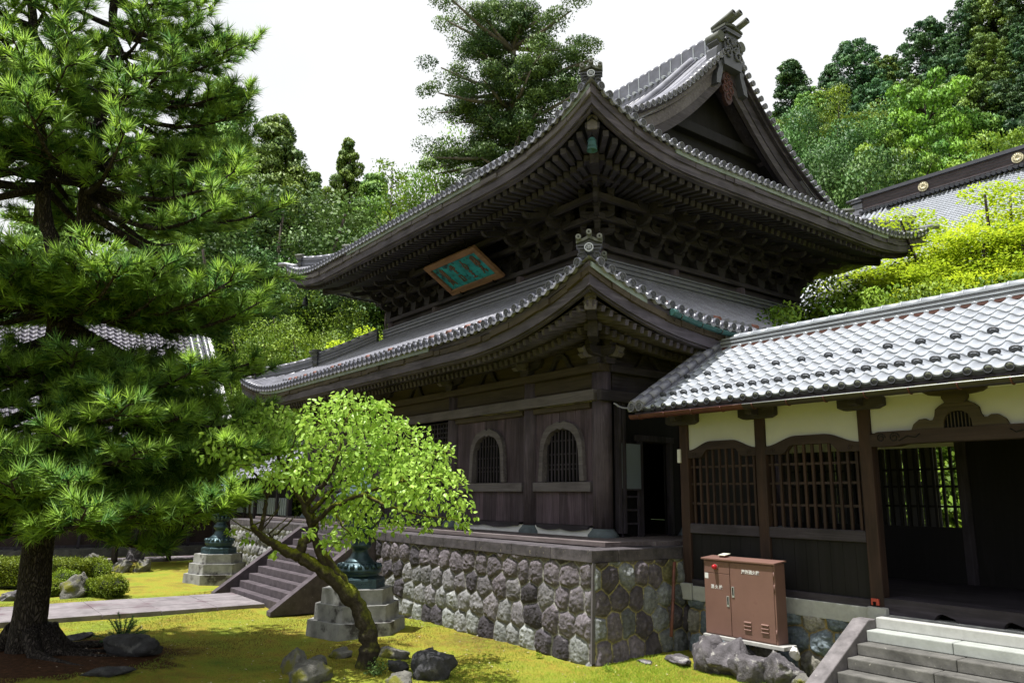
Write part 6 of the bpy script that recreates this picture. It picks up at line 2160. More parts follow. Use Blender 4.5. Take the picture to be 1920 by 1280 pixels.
HC = 20.0
h_round = [conifer('cedar_tree', 40 + k, HC, 5.4, [L_DARK, L_CEDAR, L_DARK][k], None, shape='round', nclump=330, per=120, L=.34, W=.19, base=.10, clr=(.085, .135)) for k in range(3)]
h_spire = conifer('cedar_tree', 47, HC, 4.6, L_DARK, None, shape='cone', nclump=260, per=110, L=.34, W=.18, base=.12, clr=(.08, .13))
h_broad = broad('broadleaf_tree', 51, 12.0, 5.2, L_BROAD, None, nclump=130, per=480, L=.125, W=.085, z0=.10, clr=(.14, .25))
h_lime = broad('broadleaf_tree', 52, 12.0, 5.6, L_LIME, None, nclump=160, per=260, L=.125, W=.08, z0=.2, flat=.35, clr=(.10, .19))
h_limec = conifer('cedar_tree', 49, HC, 5.0, L_LIMEC, None, shape='round', nclump=110, per=260, L=.26, W=.15, base=.08, clr=(.11, .18))
used = set()


def plant(proto, H0, px, py, D, label, wide=1.0, zb=None, rz=None, group='trees on the wooded hillside'):
    f = proto.name not in used; used.add(proto.name)
    zb = hill_h(px, D) if zb is None else zb
    p = at_d(px, py, D)
    t = put(proto, px, py, D, H0, min(zb, p[2] - 4), label, (px * 7 % 628) / 100 if rz is None else rz, f, wide)
    t['label'] = label; t['group'] = group
    return t


G_sky = 'dark cedars along the hilltop'
sk = [(1480, 112, 'dark open cedar standing alone on the skyline right of the roof gable', h_spire, 1.25), (1553, 120, 'thin pointed cedar between two round ones on the skyline', h_spire, .8), (1600, 74, 'tall round topped cedar on the skyline left of the notch', h_round[0], .85),
      (1660, 112, 'low round cedar in the notch of the hilltop skyline', h_round[1], .8), (1732, 44, 'broad rounded cedar on the rising skyline above the lime one', h_round[2], .95), (1810, 4, 'dark cedar near the top edge above the back hall', h_round[0], .8),
      (1855, -30, 'dark cedar cut by the top edge, second from the right corner', h_round[1], .85), (1920, -90, 'dark cedar filling the top right corner', h_round[2], 1.0), (1985, -120, 'dark cedar just past the top right corner', h_round[0], 1.0), (1440, 215, 'low dark cedar touching the right gable slope', h_round[1], .8)]
for px, py, lab, pr, w in sk:
    plant(pr, HC, px, py, 108, lab, w, group=G_sky)
rows_ = [
    (1520, 172, 98, h_round[1], HC, .85, 'dark round cedar below the lone skyline cedar'), (1575, 150, 97, h_round[2], HC, .8, 'dark round cedar below the thin pointed one'), (1640, 155, 96, h_round[0], HC, .85, 'dark round cedar under the skyline notch'),
    (1700, 150, 96, h_round[1], HC, .85, 'dark round cedar left above the lime cedar'), (1770, 105, 96, h_round[2], HC, .9, 'dark round cedar right above the lime cedar'), (1845, 70, 96, h_round[1], HC, .95, 'dark round cedar in the second row below the top edge'), (1915, 45, 96, h_round[0], HC, .95, 'dark round cedar against the right edge, second row'), (1980, 10, 96, h_round[1], HC, .95, 'dark round cedar past the right edge, second row'),
    (1470, 215, 84, h_broad, 12, .8, 'mid green broadleaf tree just right of the gable slope'), (1540, 190, 82, h_lime, 12, .85, 'olive flat topped tree in the middle of the hillside'), (1610, 205, 86, h_round[2], HC, .85, 'dark cedar behind the olive flat topped tree'), (1660, 215, 84, h_round[0], HC, .7, 'dark cedar left of the lime cedar'),
    (1728, 142, 66, h_limec, HC, .72, 'tall lime green cedar with drooping tiers in the middle of the hillside'), (1800, 150, 84, h_round[1], HC, .95, 'dark cedar right of the lime cedar'), (1870, 150, 84, h_round[0], HC, .95, 'shady dark cedar above the back hall ridge'), (1940, 130, 84, h_round[2], HC, .95, 'shady dark cedar at the right edge above the back hall'),
    (1500, 240, 72, h_broad, 12, .8, 'green tree pressed against the lower gable slope'), (1575, 228, 70, h_broad, 12, .95, 'large pale green broadleaf tree right of the gable'), (1640, 262, 68, h_broad, 12, .8, 'bluish green broadleaf tree above the back hall ridge end'), (1685, 250, 62, h_limec, HC, .75, 'lime green cedar left above the back hall ridge'), (1775, 235, 62, h_limec, HC, .7, 'lower lime green cedar above the back hall ridge'), (1840, 225, 70, h_round[1], HC, .8, 'dark shady tree right above the back hall ridge'), (1910, 225, 70, h_round[2], HC, .9, 'dark tree at the right edge above the back hall ridge'),
    (1545, 300, 58, h_broad, 12, .75, 'broadleaf tree behind the foot of the gable slope'), (1610, 320, 57, h_broad, 12, .75, 'broadleaf tree beside the ridge end of the back hall'), (1725, 300, 58, h_limec, HC, .7, 'low yellow green tree just above the back hall ridge'), (1860, 265, 62, h_lime, 12, .8, 'low yellow green tree above the right part of the back hall ridge'),
]
for px, py, D, pr, H0, w, lab in rows_:
    plant(pr, H0, px, py, D, lab, w)

# ---- trees behind the gate on the left and middle
def tall_cedar():
    rg = np.random.default_rng(77)
    p = at_d(962, -25, 42.0); H = float(p[2])
    t = thing('tall_cedar', (p[0], p[1], 0), 'very tall open cedar with tufted limbs rising behind the upper roof', 'tree')
    s = 42.0 / FPX                                             # metres a pixel covers there
    side = unit(np.array([CR[0], CR[1], 0])); dep = unit(np.array([FW[0], FW[1], 0]))
    zpx = lambda py: float(at_d(962, py, 42.0)[2])
    L = [(-100, 20, 90), (70, 30, 60), (-130, 60, 50), (110, 55, 75), (-90, 100, 110), (135, 95, 110), (-140, 140, 150), (60, 130, 150), (160, 120, 140), (-165, 160, 200), (-60, 175, 185), (115, 175, 170), (-150, 240, 290), (-90, 225, 260), (60, 220, 230), (140, 200, 210), (100, 260, 300), (-175, 255, 300), (-60, 290, 320), (50, 300, 330), (120, 285, 320), (-130, 320, 350), (80, 345, 370), (-40, 360, 380), (30, 60, 40), (-20, 10, 10), (-30, 120, 120), (150, 250, 260), (-110, 190, 215), (40, 175, 180), (-70, 60, 60), (165, 160, 170), (-50, 235, 240), (20, 270, 270)]
    limbs = []; C = []; Rr = []
    for dx, yo, ytip in L:
        for dd in (rg.uniform(-1, 1) * 70, rg.uniform(-1, 1) * 110):
            z0 = zpx(yo + 35); tip = side * dx * s * rg.uniform(.85, 1.05) + dep * dd * s + np.array([0, 0, zpx(ytip)])
            a = np.array([0, 0, z0]); limbs.append((a, tip, .16))
            n = 7
            for i in range(n):
                f = .30 + .72 * i / (n - 1)
                c = a + (tip - a) * f + rdir(rg, 1)[0] * np.array([1, 1, .5]) * .75
                C.append(c + np.array([0, 0, .25])); Rr.append(rg.uniform(.55, 1.0))
    C = np.array(C); Rr = np.array(Rr)
    trunk_mesh('trunk', [plain('grey_bark', (.13, .115, .10), .95, .35, 4.0)], t, H, .62, limbs, rg, taper=.15)
    P, ax, nr, Ls, Ws, tt = clump_cloud(rg, C, Rr, 360, .125, .07, flat=.42, up=.5)
    cards('crown', P, ax, nr, Ls, Ws, [L_TALL], t, tt, world=False, vn=VN[0])


tall_cedar()
GB = 'trees rising behind the gate on the left'
c_mid = conifer('cedar_tree', 61, 22.0, 8.5, L_CEDAR, None, shape='spire', nclump=480, per=260, L=.15, W=.085, base=.03, clr=(.065, .11))
c_mid2 = conifer('cedar_tree', 62, 22.0, 5.6, L_CEDAR, None, shape='spire', nclump=380, per=240, L=.15, W=.08, base=.03, clr=(.07, .115))
b_mid = broad('broadleaf_tree', 63, 11.0, 5.0, L_BROAD, None, nclump=150, per=500, L=.10, W=.07, z0=.05, clr=(.13, .24))
l_mid = broad('broadleaf_tree', 64, 11.0, 5.0, L_LIME, None, nclump=150, per=460, L=.095, W=.062, z0=.05, clr=(.13, .24))
for pr, H0, px, py, D, w, lab in (
    (c_mid, 22, 522, 215, 62, 1.0, 'tall cedar with a pointed top right of the front pine'), (c_mid2, 22, 655, 255, 66, .8, 'slim pointed cedar, highest left of the upper roof corner'), (c_mid, 22, 705, 322, 60, .9, 'rounded dark cedar right of the slim pointed one'),
    (c_mid2, 22, 590, 318, 70, .9, 'distant dark cedar between the two pointed ones'), (c_mid, 22, 425, 145, 66, .9, 'tall dark cedar half hidden behind the front pine'),
    (b_mid, 11, 500, 375, 52, 1.35, 'large grey green broadleaf tree beside the front pine'), (b_mid, 11, 430, 440, 50, 1.2, 'shady broadleaf tree behind the front pine'), (c_mid2, 22, 640, 372, 52, .9, 'bright tufted cedar just left of the upper eave'),
    (l_mid, 11, 560, 560, 42, 1.0, 'bright round tree between the two left roof corners'), (l_mid, 11, 655, 585, 40, .9, 'bright green tree under the upper left eave'), (b_mid, 11, 600, 470, 48, 1.1, 'dark green tree touching the upper left roof corner'), (l_mid, 11, 500, 640, 41, .8, 'low bright tree above the lower left roof corner'),
    (l_mid, 11, 870, 275, 50, .62, 'yellow green tree below the tall cedar'), (c_mid, 22, 905, 310, 48, .7, 'tufted cedar behind the front slope of the upper roof'), (l_mid, 11, 800, 330, 55, .6, 'light green tree right of the thin sapling'), (b_mid, 11, 760, 400, 55, .8, 'green tree behind the middle of the front slope'), (c_mid2, 22, 1065, 165, 46, .55, 'bright cedar right against the corner ornament of the upper roof'),
    (b_mid, 11, 380, 640, 47, 1.0, 'dark tree right of the left hall roof'), (c_mid, 22, 120, 330, 75, 1.0, 'far cedar seen through the pine'), (c_mid2, 22, 300, 380, 72, 1.0, 'far cedar seen between the pine boughs')):
    t = plant(pr, H0, px, py, D, lab, w, 0.0, group=GB)
# thin bare sapling against the sky
p = at_d(735, 312, 44.0)
sap = thing('thin_sapling', (p[0], p[1], 0), 'thin bare stemmed sapling with a few pale leaves against the sky', 'tree')
mb = MB(); Hs = float(p[2]); rg = np.random.default_rng(5)
mb.tube([(0, 0, 0), (.1, 0, Hs * .5), (.05, 0, Hs)], [.12, .09, .02], 7, 0)
C = []
for k in range(16):
    z = Hs * rg.uniform(.80, 1.0); a = rg.random() * 6.28; L = rg.uniform(.5, 1.7); q = np.array([L * math.cos(a), L * math.sin(a), z + .2 * L]); mb.tube([(.07, 0, z), tuple(q)], [.03, .008], 5, 0); C += [q, q * .8 + np.array([0, 0, z * .2])]
mb.build('trunk', [bark_dark], sap, world=False)
C = np.array(C); P, ax, nr, Ls, Ws, tt = clump_cloud(rg, C, np.full(len(C), .5), 18, .25, .1)
cards('crown', P, ax, nr, Ls, Ws, [L_LIME], sap, tt, world=False)
# feathery pale tree next to it
# yellow maple sprig under the left eave
m_lo = broad('maple_tree', 66, 5.0, 2.6, L_MAPLE, None, nclump=70, per=200, L=.085, W=.06, z0=.3, layered=True)
plant(m_lo, 5.0, 700, 596, 33, 'small yellow green maple just left of the upper storey', .55, 0.0, group='maples')

# ---- maples right
mA = broad('maple_tree', 71, 8.0, 4.4, L_MAPLE, None, nclump=430, per=330, L=.075, W=.055, z0=.28, layered=True, clr=(.10, .2))
mB = broad('maple_tree', 72, 7.0, 3.6, L_LIME, None, nclump=330, per=300, L=.075, W=.055, z0=.2, layered=True, clr=(.12, .2))
GM = 'maples'
plant(mA, 8.0, 1850, 362, 27, 'large bright yellow green maple above the corridor ridge', .95, 0.0, .4, GM)
plant(mA, 8.0, 1960, 380, 26, 'bright maple at the right edge', .9, 0.0, 2.2, GM)
plant(mA, 8.0, 1745, 480, 25, 'bright maple under the far corner of the upper roof', .62, 0.0, 4.1, GM)
plant(mB, 7.0, 1650, 512, 24, 'layered green maple left of the white storehouse', .75, 0.0, 1.0, GM)
plant(mB, 7.0, 1540, 548, 23.0, 'low green maple between the lower roof and the corridor ridge', .6, 0.0, 3.0, GM)
plant(mB, 7.0, 1730, 560, 22, 'green maple just behind the corridor ridge', .6, 0.0, 5.0, GM)
plant(mB, 7.0, 1870, 520, 22, 'green maple behind the corridor ridge at the right', .7, 0.0, 2.0, GM)
s_g = broad('garden_bush', 74, 5.0, 2.6, L_LIME, None, 'bush', nclump=90, per=420, L=.075, W=.055, z0=.04, clr=(.15, .26))
for i, (px, py, D, w, lab) in enumerate(((1535, 560, 21, .8, 'pale green bush at the left end of the greenery behind the corridor ridge'), (1600, 545, 22.5, .8, 'green bush below the layered green maple'), (1665, 560, 21.5, .8, 'green bush just left below the white storehouse'), (1760, 545, 22, .9, 'green bush just right below the white storehouse'), (1860, 530, 22, .9, 'green bush behind the corridor ridge below the largest maple'))):
    plant(s_g, 5.0, px, py, D, lab, w, 0.0, group='bushes behind the corridor')
# greenery seen through the corridor
plant(mB, 7.0, 1600, 525, 23, 'green maple above the left end of the corridor ridge', .7, 0.0, 4.4, GM)
plant(mA, 8.0, 1800, 440, 24.5, 'bright maple between the storehouse and the right edge', .75, 0.0, 1.7, GM)
plant(mA, 8.0, 1900, 470, 23.5, 'low bright maple at the right edge above the corridor ridge', .8, 0.0, 5.3, GM)
bA = broad('garden_bush', 73, 3.2, 1.8, L_LIME, 'sunlit bush behind the corridor lattice', 'bush', nclump=40, per=70, L=.18, W=.11, z0=.05)
bA.location = (-7.2, 17.0, 0); dup(bA, (-9.4, 18.2, 0), 'second sunlit bush behind the corridor lattice, nearer the gate')

# ---- the forked pine in front
def front_pine():
    rg = np.random.default_rng(2024)
    D0 = 13.72
    base = at_z(45, 1243, 0.1)
    t = thing('pine_tree', (base[0], base[1], 0), 'big forked pine with long bright needle tufts standing in front at the left edge', 'tree')
    off = -np.array([base[0], base[1], 0])
    A = lambda px, py, dd=0.0: at_d(px, py, D0 + dd) + off
    stem = [A(38, 1290), A(45, 1235), A(58, 1150), A(70, 1050), A(82, 940), A(95, 820), A(103, 700), A(110, 610), A(118, 545)]
    lf = [A(113, 585), A(116, 545), A(100, 480), A(86, 410), A(76, 310), A(68, 200), A(62, 90), A(56, -40), A(50, -220)]
    rf = [A(113, 585), A(120, 545), A(138, 490), A(154, 420), A(172, 310), A(194, 200), A(208, 90), A(218, -40), A(226, -220)]
    mb = MB()
    def refine(P, k=4):
        P = np.array(P); o = []
        for i in range(len(P) - 1):
            for j in range(k): o.append(P[i] + (P[i + 1] - P[i]) * j / k + rg.normal(size=3) * .012)
        o.append(P[-1]); return o
    st = refine(stem)
    rad = np.interp(np.linspace(0, 1, len(st)), [0, .06, .15, .4, 1], [.48, .31, .245, .205, .17])
    mb.tube(st, rad, 18, 0)
    for i in range(7):                                         # root flare
        a = rg.uniform(0, 6.28); L = rg.uniform(.5, 1.1); b = st[2]
        P = [np.array([b[0] + math.cos(a) * .22, b[1] + math.sin(a) * .22, .42]), np.array([b[0] + math.cos(a) * .5, b[1] + math.sin(a) * .5, .16])]
        for q in (.8, 1.25, 1.8): P.append(np.array([b[0] + math.cos(a + .2 * q) * L * q, b[1] + math.sin(a + .2 * q) * L * q, gh(base[0] + math.cos(a) * L * q, base[1] + math.sin(a) * L * q) + .02]))
        mb.tube(P, [.16, .10, .06, .035, .012], 8, 0)
    mbl = MB(); mbr = MB()
    mbl.tube(refine(lf), np.linspace(.14, .05, 33), 12, 0); mbr.tube(refine(rf), np.linspace(.155, .05, 33), 12, 0)
    TP = []; TD = []
    lat = unit(np.array([CR[0], CR[1], 0])); dep = unit(np.array([FW[0], FW[1], 0]))

    def bough(p0, a, L, rise, r0=.05, dens=1.0, mb=mb):
        d = lat * math.cos(a) - dep * math.sin(a)              # a = 0 to the right, 90 deg towards the camera
        n = 9; P = []
        wob = rg.uniform(-.25, .25)
        for i in range(n + 1):
            q = i / n
            sag = -.16 * L * math.sin(PI * q * .75) + .24 * L * max(0, q - .55) ** 1.5
            side = np.cross(d, (0, 0, 1)) * wob * L * .35 * q * q
            P.append(p0 + d * L * q + side + np.array([0, 0, rise * L * q + sag]))
        mb.tube(P, np.linspace(r0, .010, n + 1), 7, 0)
        P = np.array(P)
        nb = int(L / .19 * dens)
        for k in range(nb):
            q = .26 + .74 * (k + rg.random()) / nb
            i = min(int(q * n), n - 1); f = q * n - i
            c = P[i] + (P[i + 1] - P[i]) * f
            dl = unit(P[i + 1] - P[i]); sg = 1 if k % 2 else -1
            sd = np.cross(dl, (0, 0, 1)) * sg
            bd = unit(dl * rg.uniform(.45, 1.0) + sd * rg.uniform(.5, 1.0) + np.array([0, 0, rg.uniform(-.05, .45)]))
            bl = (.32 + .34 * L * (1 - q) * .8) * rg.uniform(.6, 1.15)
            e = c + bd * bl + np.array([0, 0, -.03 * bl])
            mb.tube([c, (c + e) / 2 + np.array([0, 0, -.02]), e], [.012, .009, .004], 5, 0, cap=False)
            m = max(1, int(bl / .125))
            for j in range(m):
                fq = .25 + .75 * (j + .5 + rg.uniform(-.3, .3)) / m
                TP.append(c + (e - c) * fq + rg.normal(size=3) * .02); TD.append(unit(bd + np.array([0, 0, .55]) + rg.normal(size=3) * .3))
            TP.append(e); TD.append(unit(bd + np.array([0, 0, .3])))
        for q in (.9, .96, 1.0):
            TP.append(P[int(q * n)] + rg.normal(size=3) * .03); TD.append(unit(P[n] - P[n - 1] + np.array([0, 0, .4])))

    def on(pl, py):                                            # point of a stem polyline at a picture height
        ys = []
        for p in pl:
            q = p - off - np.array([0, 0, CAM_Z]); ys.append(640 - FPX * (q @ CU) / (q @ FW))
        ys = np.array(ys); pl = np.array(pl); o = np.argsort(ys)
        return np.array([np.interp(py, ys[o], pl[o, k]) for k in range(3)])

    # (stem, picture height, heading in degrees, length, rise)
    B = []
    for py, R_up in ((-150, .9), (-75, 1.3), (-10, 1.6), (55, 1.9), (118, 2.2), (180, 2.4), (240, 2.55), (300, 2.75), (352, 3.05)):
        for stm in (lf, rf):
            n = 8
            for k in range(n):
                a = 360 * (k + rg.uniform(-.3, .3)) / n
                if stm is lf and abs((a + 180) % 360 - 180) < 42: continue
                if stm is rf and abs(a - 180) < 42: continue
                B.append((stm, py + rg.uniform(-9, 9), a, R_up * rg.uniform(.72, 1.02), rg.uniform(.0, .12)))
    # right-hand outline boughs
    for py, L, rs in ((10, 2.0, .15), (60, 2.3, .18), (95, 2.25, .05), (150, 2.4, .02), (205, 2.35, .10), (250, 2.3, -.05), (300, 2.5, -.06), (345, 2.9, -.02), (375, 3.0, -.16), (395, 3.2, -.22)):
        B.append((rf, py, rg.uniform(-22, 28), L, rs))
    # the bright tier at the fork
    for a, L, rs, py in ((8, 3.45, -.02, 560), (28, 3.5, .0, 550), (48, 3.0, .0, 555), (72, 2.4, .04, 548), (100, 2.0, .05, 552), (128, 2.3, .0, 556), (160, 2.2, -.02, 560), (-10, 3.2, .02, 540), (-40, 2.4, .05, 535), (200, 2.4, 0, 545), (240, 2.2, .05, 540), (300, 2.3, .05, 540)):
        B.append((stem, py, a, L, rs))
    # shaded drooping boughs below it, sparser
    for a, L, rs, py in ((0, 3.1, -.14, 610), (25, 3.2, -.18, 640), (-15, 3.9, -.28, 650), (12, 3.8, -.30, 690), (40, 2.6, -.25, 660), (80, 1.7, -.2, 670), (130, 1.8, -.18, 640), (170, 2.2, -.2, 650), (210, 2.3, -.2, 630), (260, 2.0, -.15, 650), (320, 2.8, -.2, 640), (-35, 3.2, -.22, 700)):
        B.append((stem, py, a, L, rs))
    # lowest bright tier
    for a, L, rs, py in ((5, 2.6, -.10, 850), (30, 2.5, -.16, 870), (55, 2.2, -.18, 880), (85, 1.9, -.20, 870), (115, 1.9, -.18, 880), (150, 2.1, -.15, 860), (185, 2.0, -.12, 850), (-20, 2.9, -.18, 860), (-45, 2.4, -.12, 840), (230, 2.0, -.1, 850), (300, 2.0, -.1, 840), (70, 1.7, -.38, 900), (20, 2.4, -.32, 900), (105, 1.5, -.4, 910)):
        B.append((stem, py, a, L, rs))
    for k in range(12): B.append((stem, rg.uniform(535, 570), rg.uniform(10, 165), rg.uniform(2.0, 3.0), rg.uniform(-.02, .06)))
    for k in range(10): B.append((stem, rg.uniform(835, 885), rg.uniform(15, 150), rg.uniform(2.8, 4.1), rg.uniform(-.14, -.05)))
    for k in range(16): B.append((stem, rg.uniform(600, 790), rg.uniform(-50, 200), rg.uniform(1.8, 3.4), rg.uniform(-.28, -.12)))
    for q in list(B):
        if q[0] is stem: B.append((stem, q[1] + rg.uniform(-25, 25), q[2] + rg.uniform(-16, 16), q[3] * rg.uniform(.7, 1.0), q[4] + rg.uniform(-.06, .06)))
    for stm, py, a, L, rs in B:
        bough(on(stm, py), R(a), L, rs, .028 + .014 * L, 1.0 if py > 520 or py < 300 else .8, mbl if stm is lf else mbr if stm is rf else mb)
    for k in range(26):                                        # bare dead twigs in the shaded part
        p0 = on(stem, rg.uniform(600, 860)); a = rg.uniform(0, 6.28); L = rg.uniform(.8, 2.2)
        d = lat * math.cos(a) - dep * math.sin(a)
        mb.tube([p0, p0 + d * L * .5 + np.array([0, 0, .02]), p0 + d * L + np.array([0, 0, -.25 * L])], [.022, .014, .004], 6, 0)
    mb.build('trunk', [bark_pine], t, world=False); mbl.build('forked_stem', [bark_pine], t, world=False); mbr.build('forked_stem', [bark_pine], t, world=False)
    TP = np.array(TP); TD = np.array(TD); n = len(TP); per = 36
    print('pine tufts', n)
    dirs = rdir(rg, n * per) * .80 + np.repeat(TD, per, 0) * .85
    dirs /= np.linalg.norm(dirs, axis=1)[:, None]
    pts = np.repeat(TP, per, 0) + np.repeat(TD, per, 0) * (rg.uniform(-.05, .03, n * per))[:, None]
    Ls = rg.uniform(.15, .25, n * per)
    tt = np.clip(np.repeat(rg.random(n) ** 1.3 * .8, per) + .3 * rg.random(n * per), 0, 1)
    cards('needles', pts, dirs, rdir(rg, n * per), Ls, .016, [L_PINE], t, tt, tri=True, world=False, vn=dirs * .55 + np.array([0, 0, .55]) + rdir(rg, n * per) * .3)


front_pine()

# ---- leaning mossy tree in the middle
def leaning_tree():
    rg = np.random.default_rng(31)
    base = at_z(688, 1252, .05); D0 = float(np.hypot(base[0], base[1]))
    t = thing('leaning_tree', (base[0], base[1], 0), 'small leaning tree with a mossy bent trunk and bright fresh leaves', 'tree')
    off = -np.array([base[0], base[1], 0])
    A = lambda px, py, dd=0.0: at_d(px, py, D0 + dd) + off
    mb = MB()

    def limb(pts, r0, r1, n=4, seg=10):
        P = [A(*p) for p in pts]; o = []
        for i in range(len(P) - 1):
            for j in range(n): o.append(P[i] + (P[i + 1] - P[i]) * j / n + rg.normal(size=3) * .006)
        o.append(P[-1])
        mb.tube(o, np.linspace(r0, r1, len(o)) * (1 + .10 * rg.normal(size=len(o))), seg, 0)
    limb([(676, 1275), (684, 1250), (694, 1215), (688, 1175), (672, 1135), (650, 1108), (622, 1082), (596, 1062), (574, 1050), (560, 1040)], .150, .08, 4, 14)
    limb([(676, 1140), (660, 1118), (640, 1085), (622, 1060), (606, 1035)], .08, .06, 3)
    limb([(560, 1042), (535, 1032), (515, 1020), (500, 1012), (486, 1000), (472, 985)], .085, .035)
    limb([(560, 1042), (568, 1015), (588, 1003), (592, 985, .1), (582, 960, .15), (570, 925, .2), (566, 890, .3), (560, 850, .4)], .07, .022)
    limb([(612, 1072), (598, 1030), (584, 985), (572, 950), (556, 925), (540, 890), (520, 850)], .065, .02)
    limb([(572, 950), (600, 915, -.2), (625, 880, -.3), (640, 830, -.3), (655, 775, -.3)], .04, .01)
    limb([(584, 985), (625, 950, -.3), (680, 925, -.5), (740, 905, -.6), (800, 890, -.6), (845, 900, -.6)], .042, .008)
    limb([(582, 960), (640, 900, .4), (700, 850, .6), (750, 820, .7)], .035, .008)
    limb([(680, 925, -.5), (730, 950, -.7), (790, 965, -.8), (860, 975, -.8)], .026, .006)
    limb([(486, 1000), (497, 960), (500, 930), (480, 890), (440, 865), (400, 850)], .032, .007)
    limb([(500, 930), (530, 890), (545, 850), (560, 800)], .028, .007)
    limb([(472, 985), (468, 960), (470, 930), (462, 900), (440, 890)], .022, .006)
    limb([(515, 1020), (505, 1000), (520, 985), (540, 970)], .02, .006); limb([(500, 1012), (520, 1000), (548, 975), (556, 965)], .02, .005)
    limb([(640, 900, .4), (690, 880, .2), (720, 960, .1), (700, 990, .1)], .02, .006); limb([(625, 950, -.3), (640, 985, -.4), (660, 1005, -.4)], .02, .006)
    limb([(470, 985), (500, 975), (520, 955)], .014, .005); limb([(486, 1000), (520, 960), (525, 940)], .014, .005)
    limb([(486, 1000), (450, 985), (432, 970)], .014, .004)
    G = [(660, 768, 40), (690, 770, 30), (640, 752, 22), (612, 800, 44), (700, 805, 50), (755, 830, 52), (645, 850, 60), (800, 868, 46), (826, 850, 24), (560, 835, 44), (600, 770, 28), (490, 818, 44), (440, 838, 38), (402, 850, 24), (520, 780, 30), (830, 925, 42), (862, 965, 26), (780, 925, 50), (720, 915, 56), (655, 925, 50), (612, 955, 38), (690, 985, 34), (560, 895, 36), (525, 868, 40), (470, 878, 32), (425, 905, 20), (640, 1012, 24), (750, 985, 26), (800, 985, 22), (590, 888, 48), (700, 865, 55), (760, 880, 46), (620, 1020, 18), (735, 800, 30), (400, 820, 16), (450, 800, 24), (560, 790, 26), (840, 890, 26), (508, 905, 20), (430, 1000, 10), (462, 1012, 10), (515, 1040, 8), (660, 960, 30), (870, 990, 12), (720, 760, 14), (675, 1000, 22), (578, 1000, 12), (460, 840, 34)]
    Pc = []; Ax = []; Nr = []; Ls = []; Tt = []
    sc = D0 / FPX
    for gx_, gy_, gr in G:
        n = int(gr * gr * .105) + 6
        c = A(gx_, gy_, rg.uniform(-.75, .75)); rad = gr * sc * 1.06
        # twigs
        for k in range(max(2, int(gr / 9))):
            e = c + rdir(rg, 1)[0] * rad * np.array([1, 1, .8]); mb.tube([c + rng.normal(size=3) * .03, e], [.008, .003], 5, 0, cap=False)
        d = rdir(rg, n); q = rg.random(n) ** .45
        P = c + d * (q * rad)[:, None] * np.array([1.05, 1.35, .9])
        ax = d * .6 + rdir(rg, n) * .7 + np.array([0, 0, -.65])
        nr = np.array([0, 0, 1.0]) + rdir(rg, n) * .8
        Pc.append(P); Ax.append(ax); Nr.append(nr); Ls.append(rg.uniform(0.06, .105, n)); Tt.append(np.clip(rg.uniform(.15, 1.0, n), 0, 1))
    mb.build('trunk', [bark_moss], t, world=False)
    Pc = np.concatenate(Pc); L_ = np.concatenate(Ls)
    print('leaves', len(Pc))
    cards('crown', Pc, np.concatenate(Ax), np.concatenate(Nr), L_, L_ * .62, [L_TREE], t, np.concatenate(Tt), fold=.10, world=False)


leaning_tree()

# ---- clipped shrubs, hedge, little plants
def shrub(name, px, py, rpx, label, seed, leaf, group=None, hgt=.8, cat='bush'):
    p = at_z(px, py, 0); D = np.hypot(p[0], p[1]); r_ = rpx * D / FPX
    rg = np.random.default_rng(seed)
    t = thing(name, (p[0], p[1], gh(p[0], p[1])), label, cat, group)
    mb = MB(); V, F = ICO3
    mb.add(V * np.array([r_ * .8, r_ * .8, r_ * hgt * .8]) + np.array([0, 0, r_ * hgt * .75]), F, 0, True)
    mb.build('stem', [plain('shrub_inside', (.012, .018, .006), .95, .4, 6.0) if 'shrub_inside' not in MATS else MATS['shrub_inside']], t, world=False)
    n = int(5200 * min(1.6, (r_ / .5)))
    d = rdir(rg, n); q = rg.uniform(.78, 1.06, n)
    bumpy = 1 + .16 * np.sin(d[:, 0] * 5 + seed) * np.sin(d[:, 1] * 6) + .10 * np.sin(d[:, 2] * 9 + d[:, 0] * 7)
    P = d * (q * bumpy * r_)[:, None] * np.array([1, 1, hgt]) + np.array([0, 0, r_ * hgt * .75])
    P[:, 2] = np.abs(P[:, 2])
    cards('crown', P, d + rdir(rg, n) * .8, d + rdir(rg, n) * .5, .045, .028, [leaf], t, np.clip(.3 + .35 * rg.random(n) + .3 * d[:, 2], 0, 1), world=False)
    return t


GS = 'clipped azaleas by the path'
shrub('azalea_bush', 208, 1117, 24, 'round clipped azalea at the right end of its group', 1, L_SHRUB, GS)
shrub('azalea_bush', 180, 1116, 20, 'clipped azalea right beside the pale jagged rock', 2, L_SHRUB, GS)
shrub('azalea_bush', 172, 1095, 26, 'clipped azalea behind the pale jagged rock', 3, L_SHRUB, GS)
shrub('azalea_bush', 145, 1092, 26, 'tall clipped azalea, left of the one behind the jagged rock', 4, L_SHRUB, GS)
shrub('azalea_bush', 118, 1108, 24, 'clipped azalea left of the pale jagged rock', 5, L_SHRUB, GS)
shrub('azalea_bush', 95, 1114, 18, 'low clipped azalea half behind the pine trunk', 6, L_SHRUB, GS)
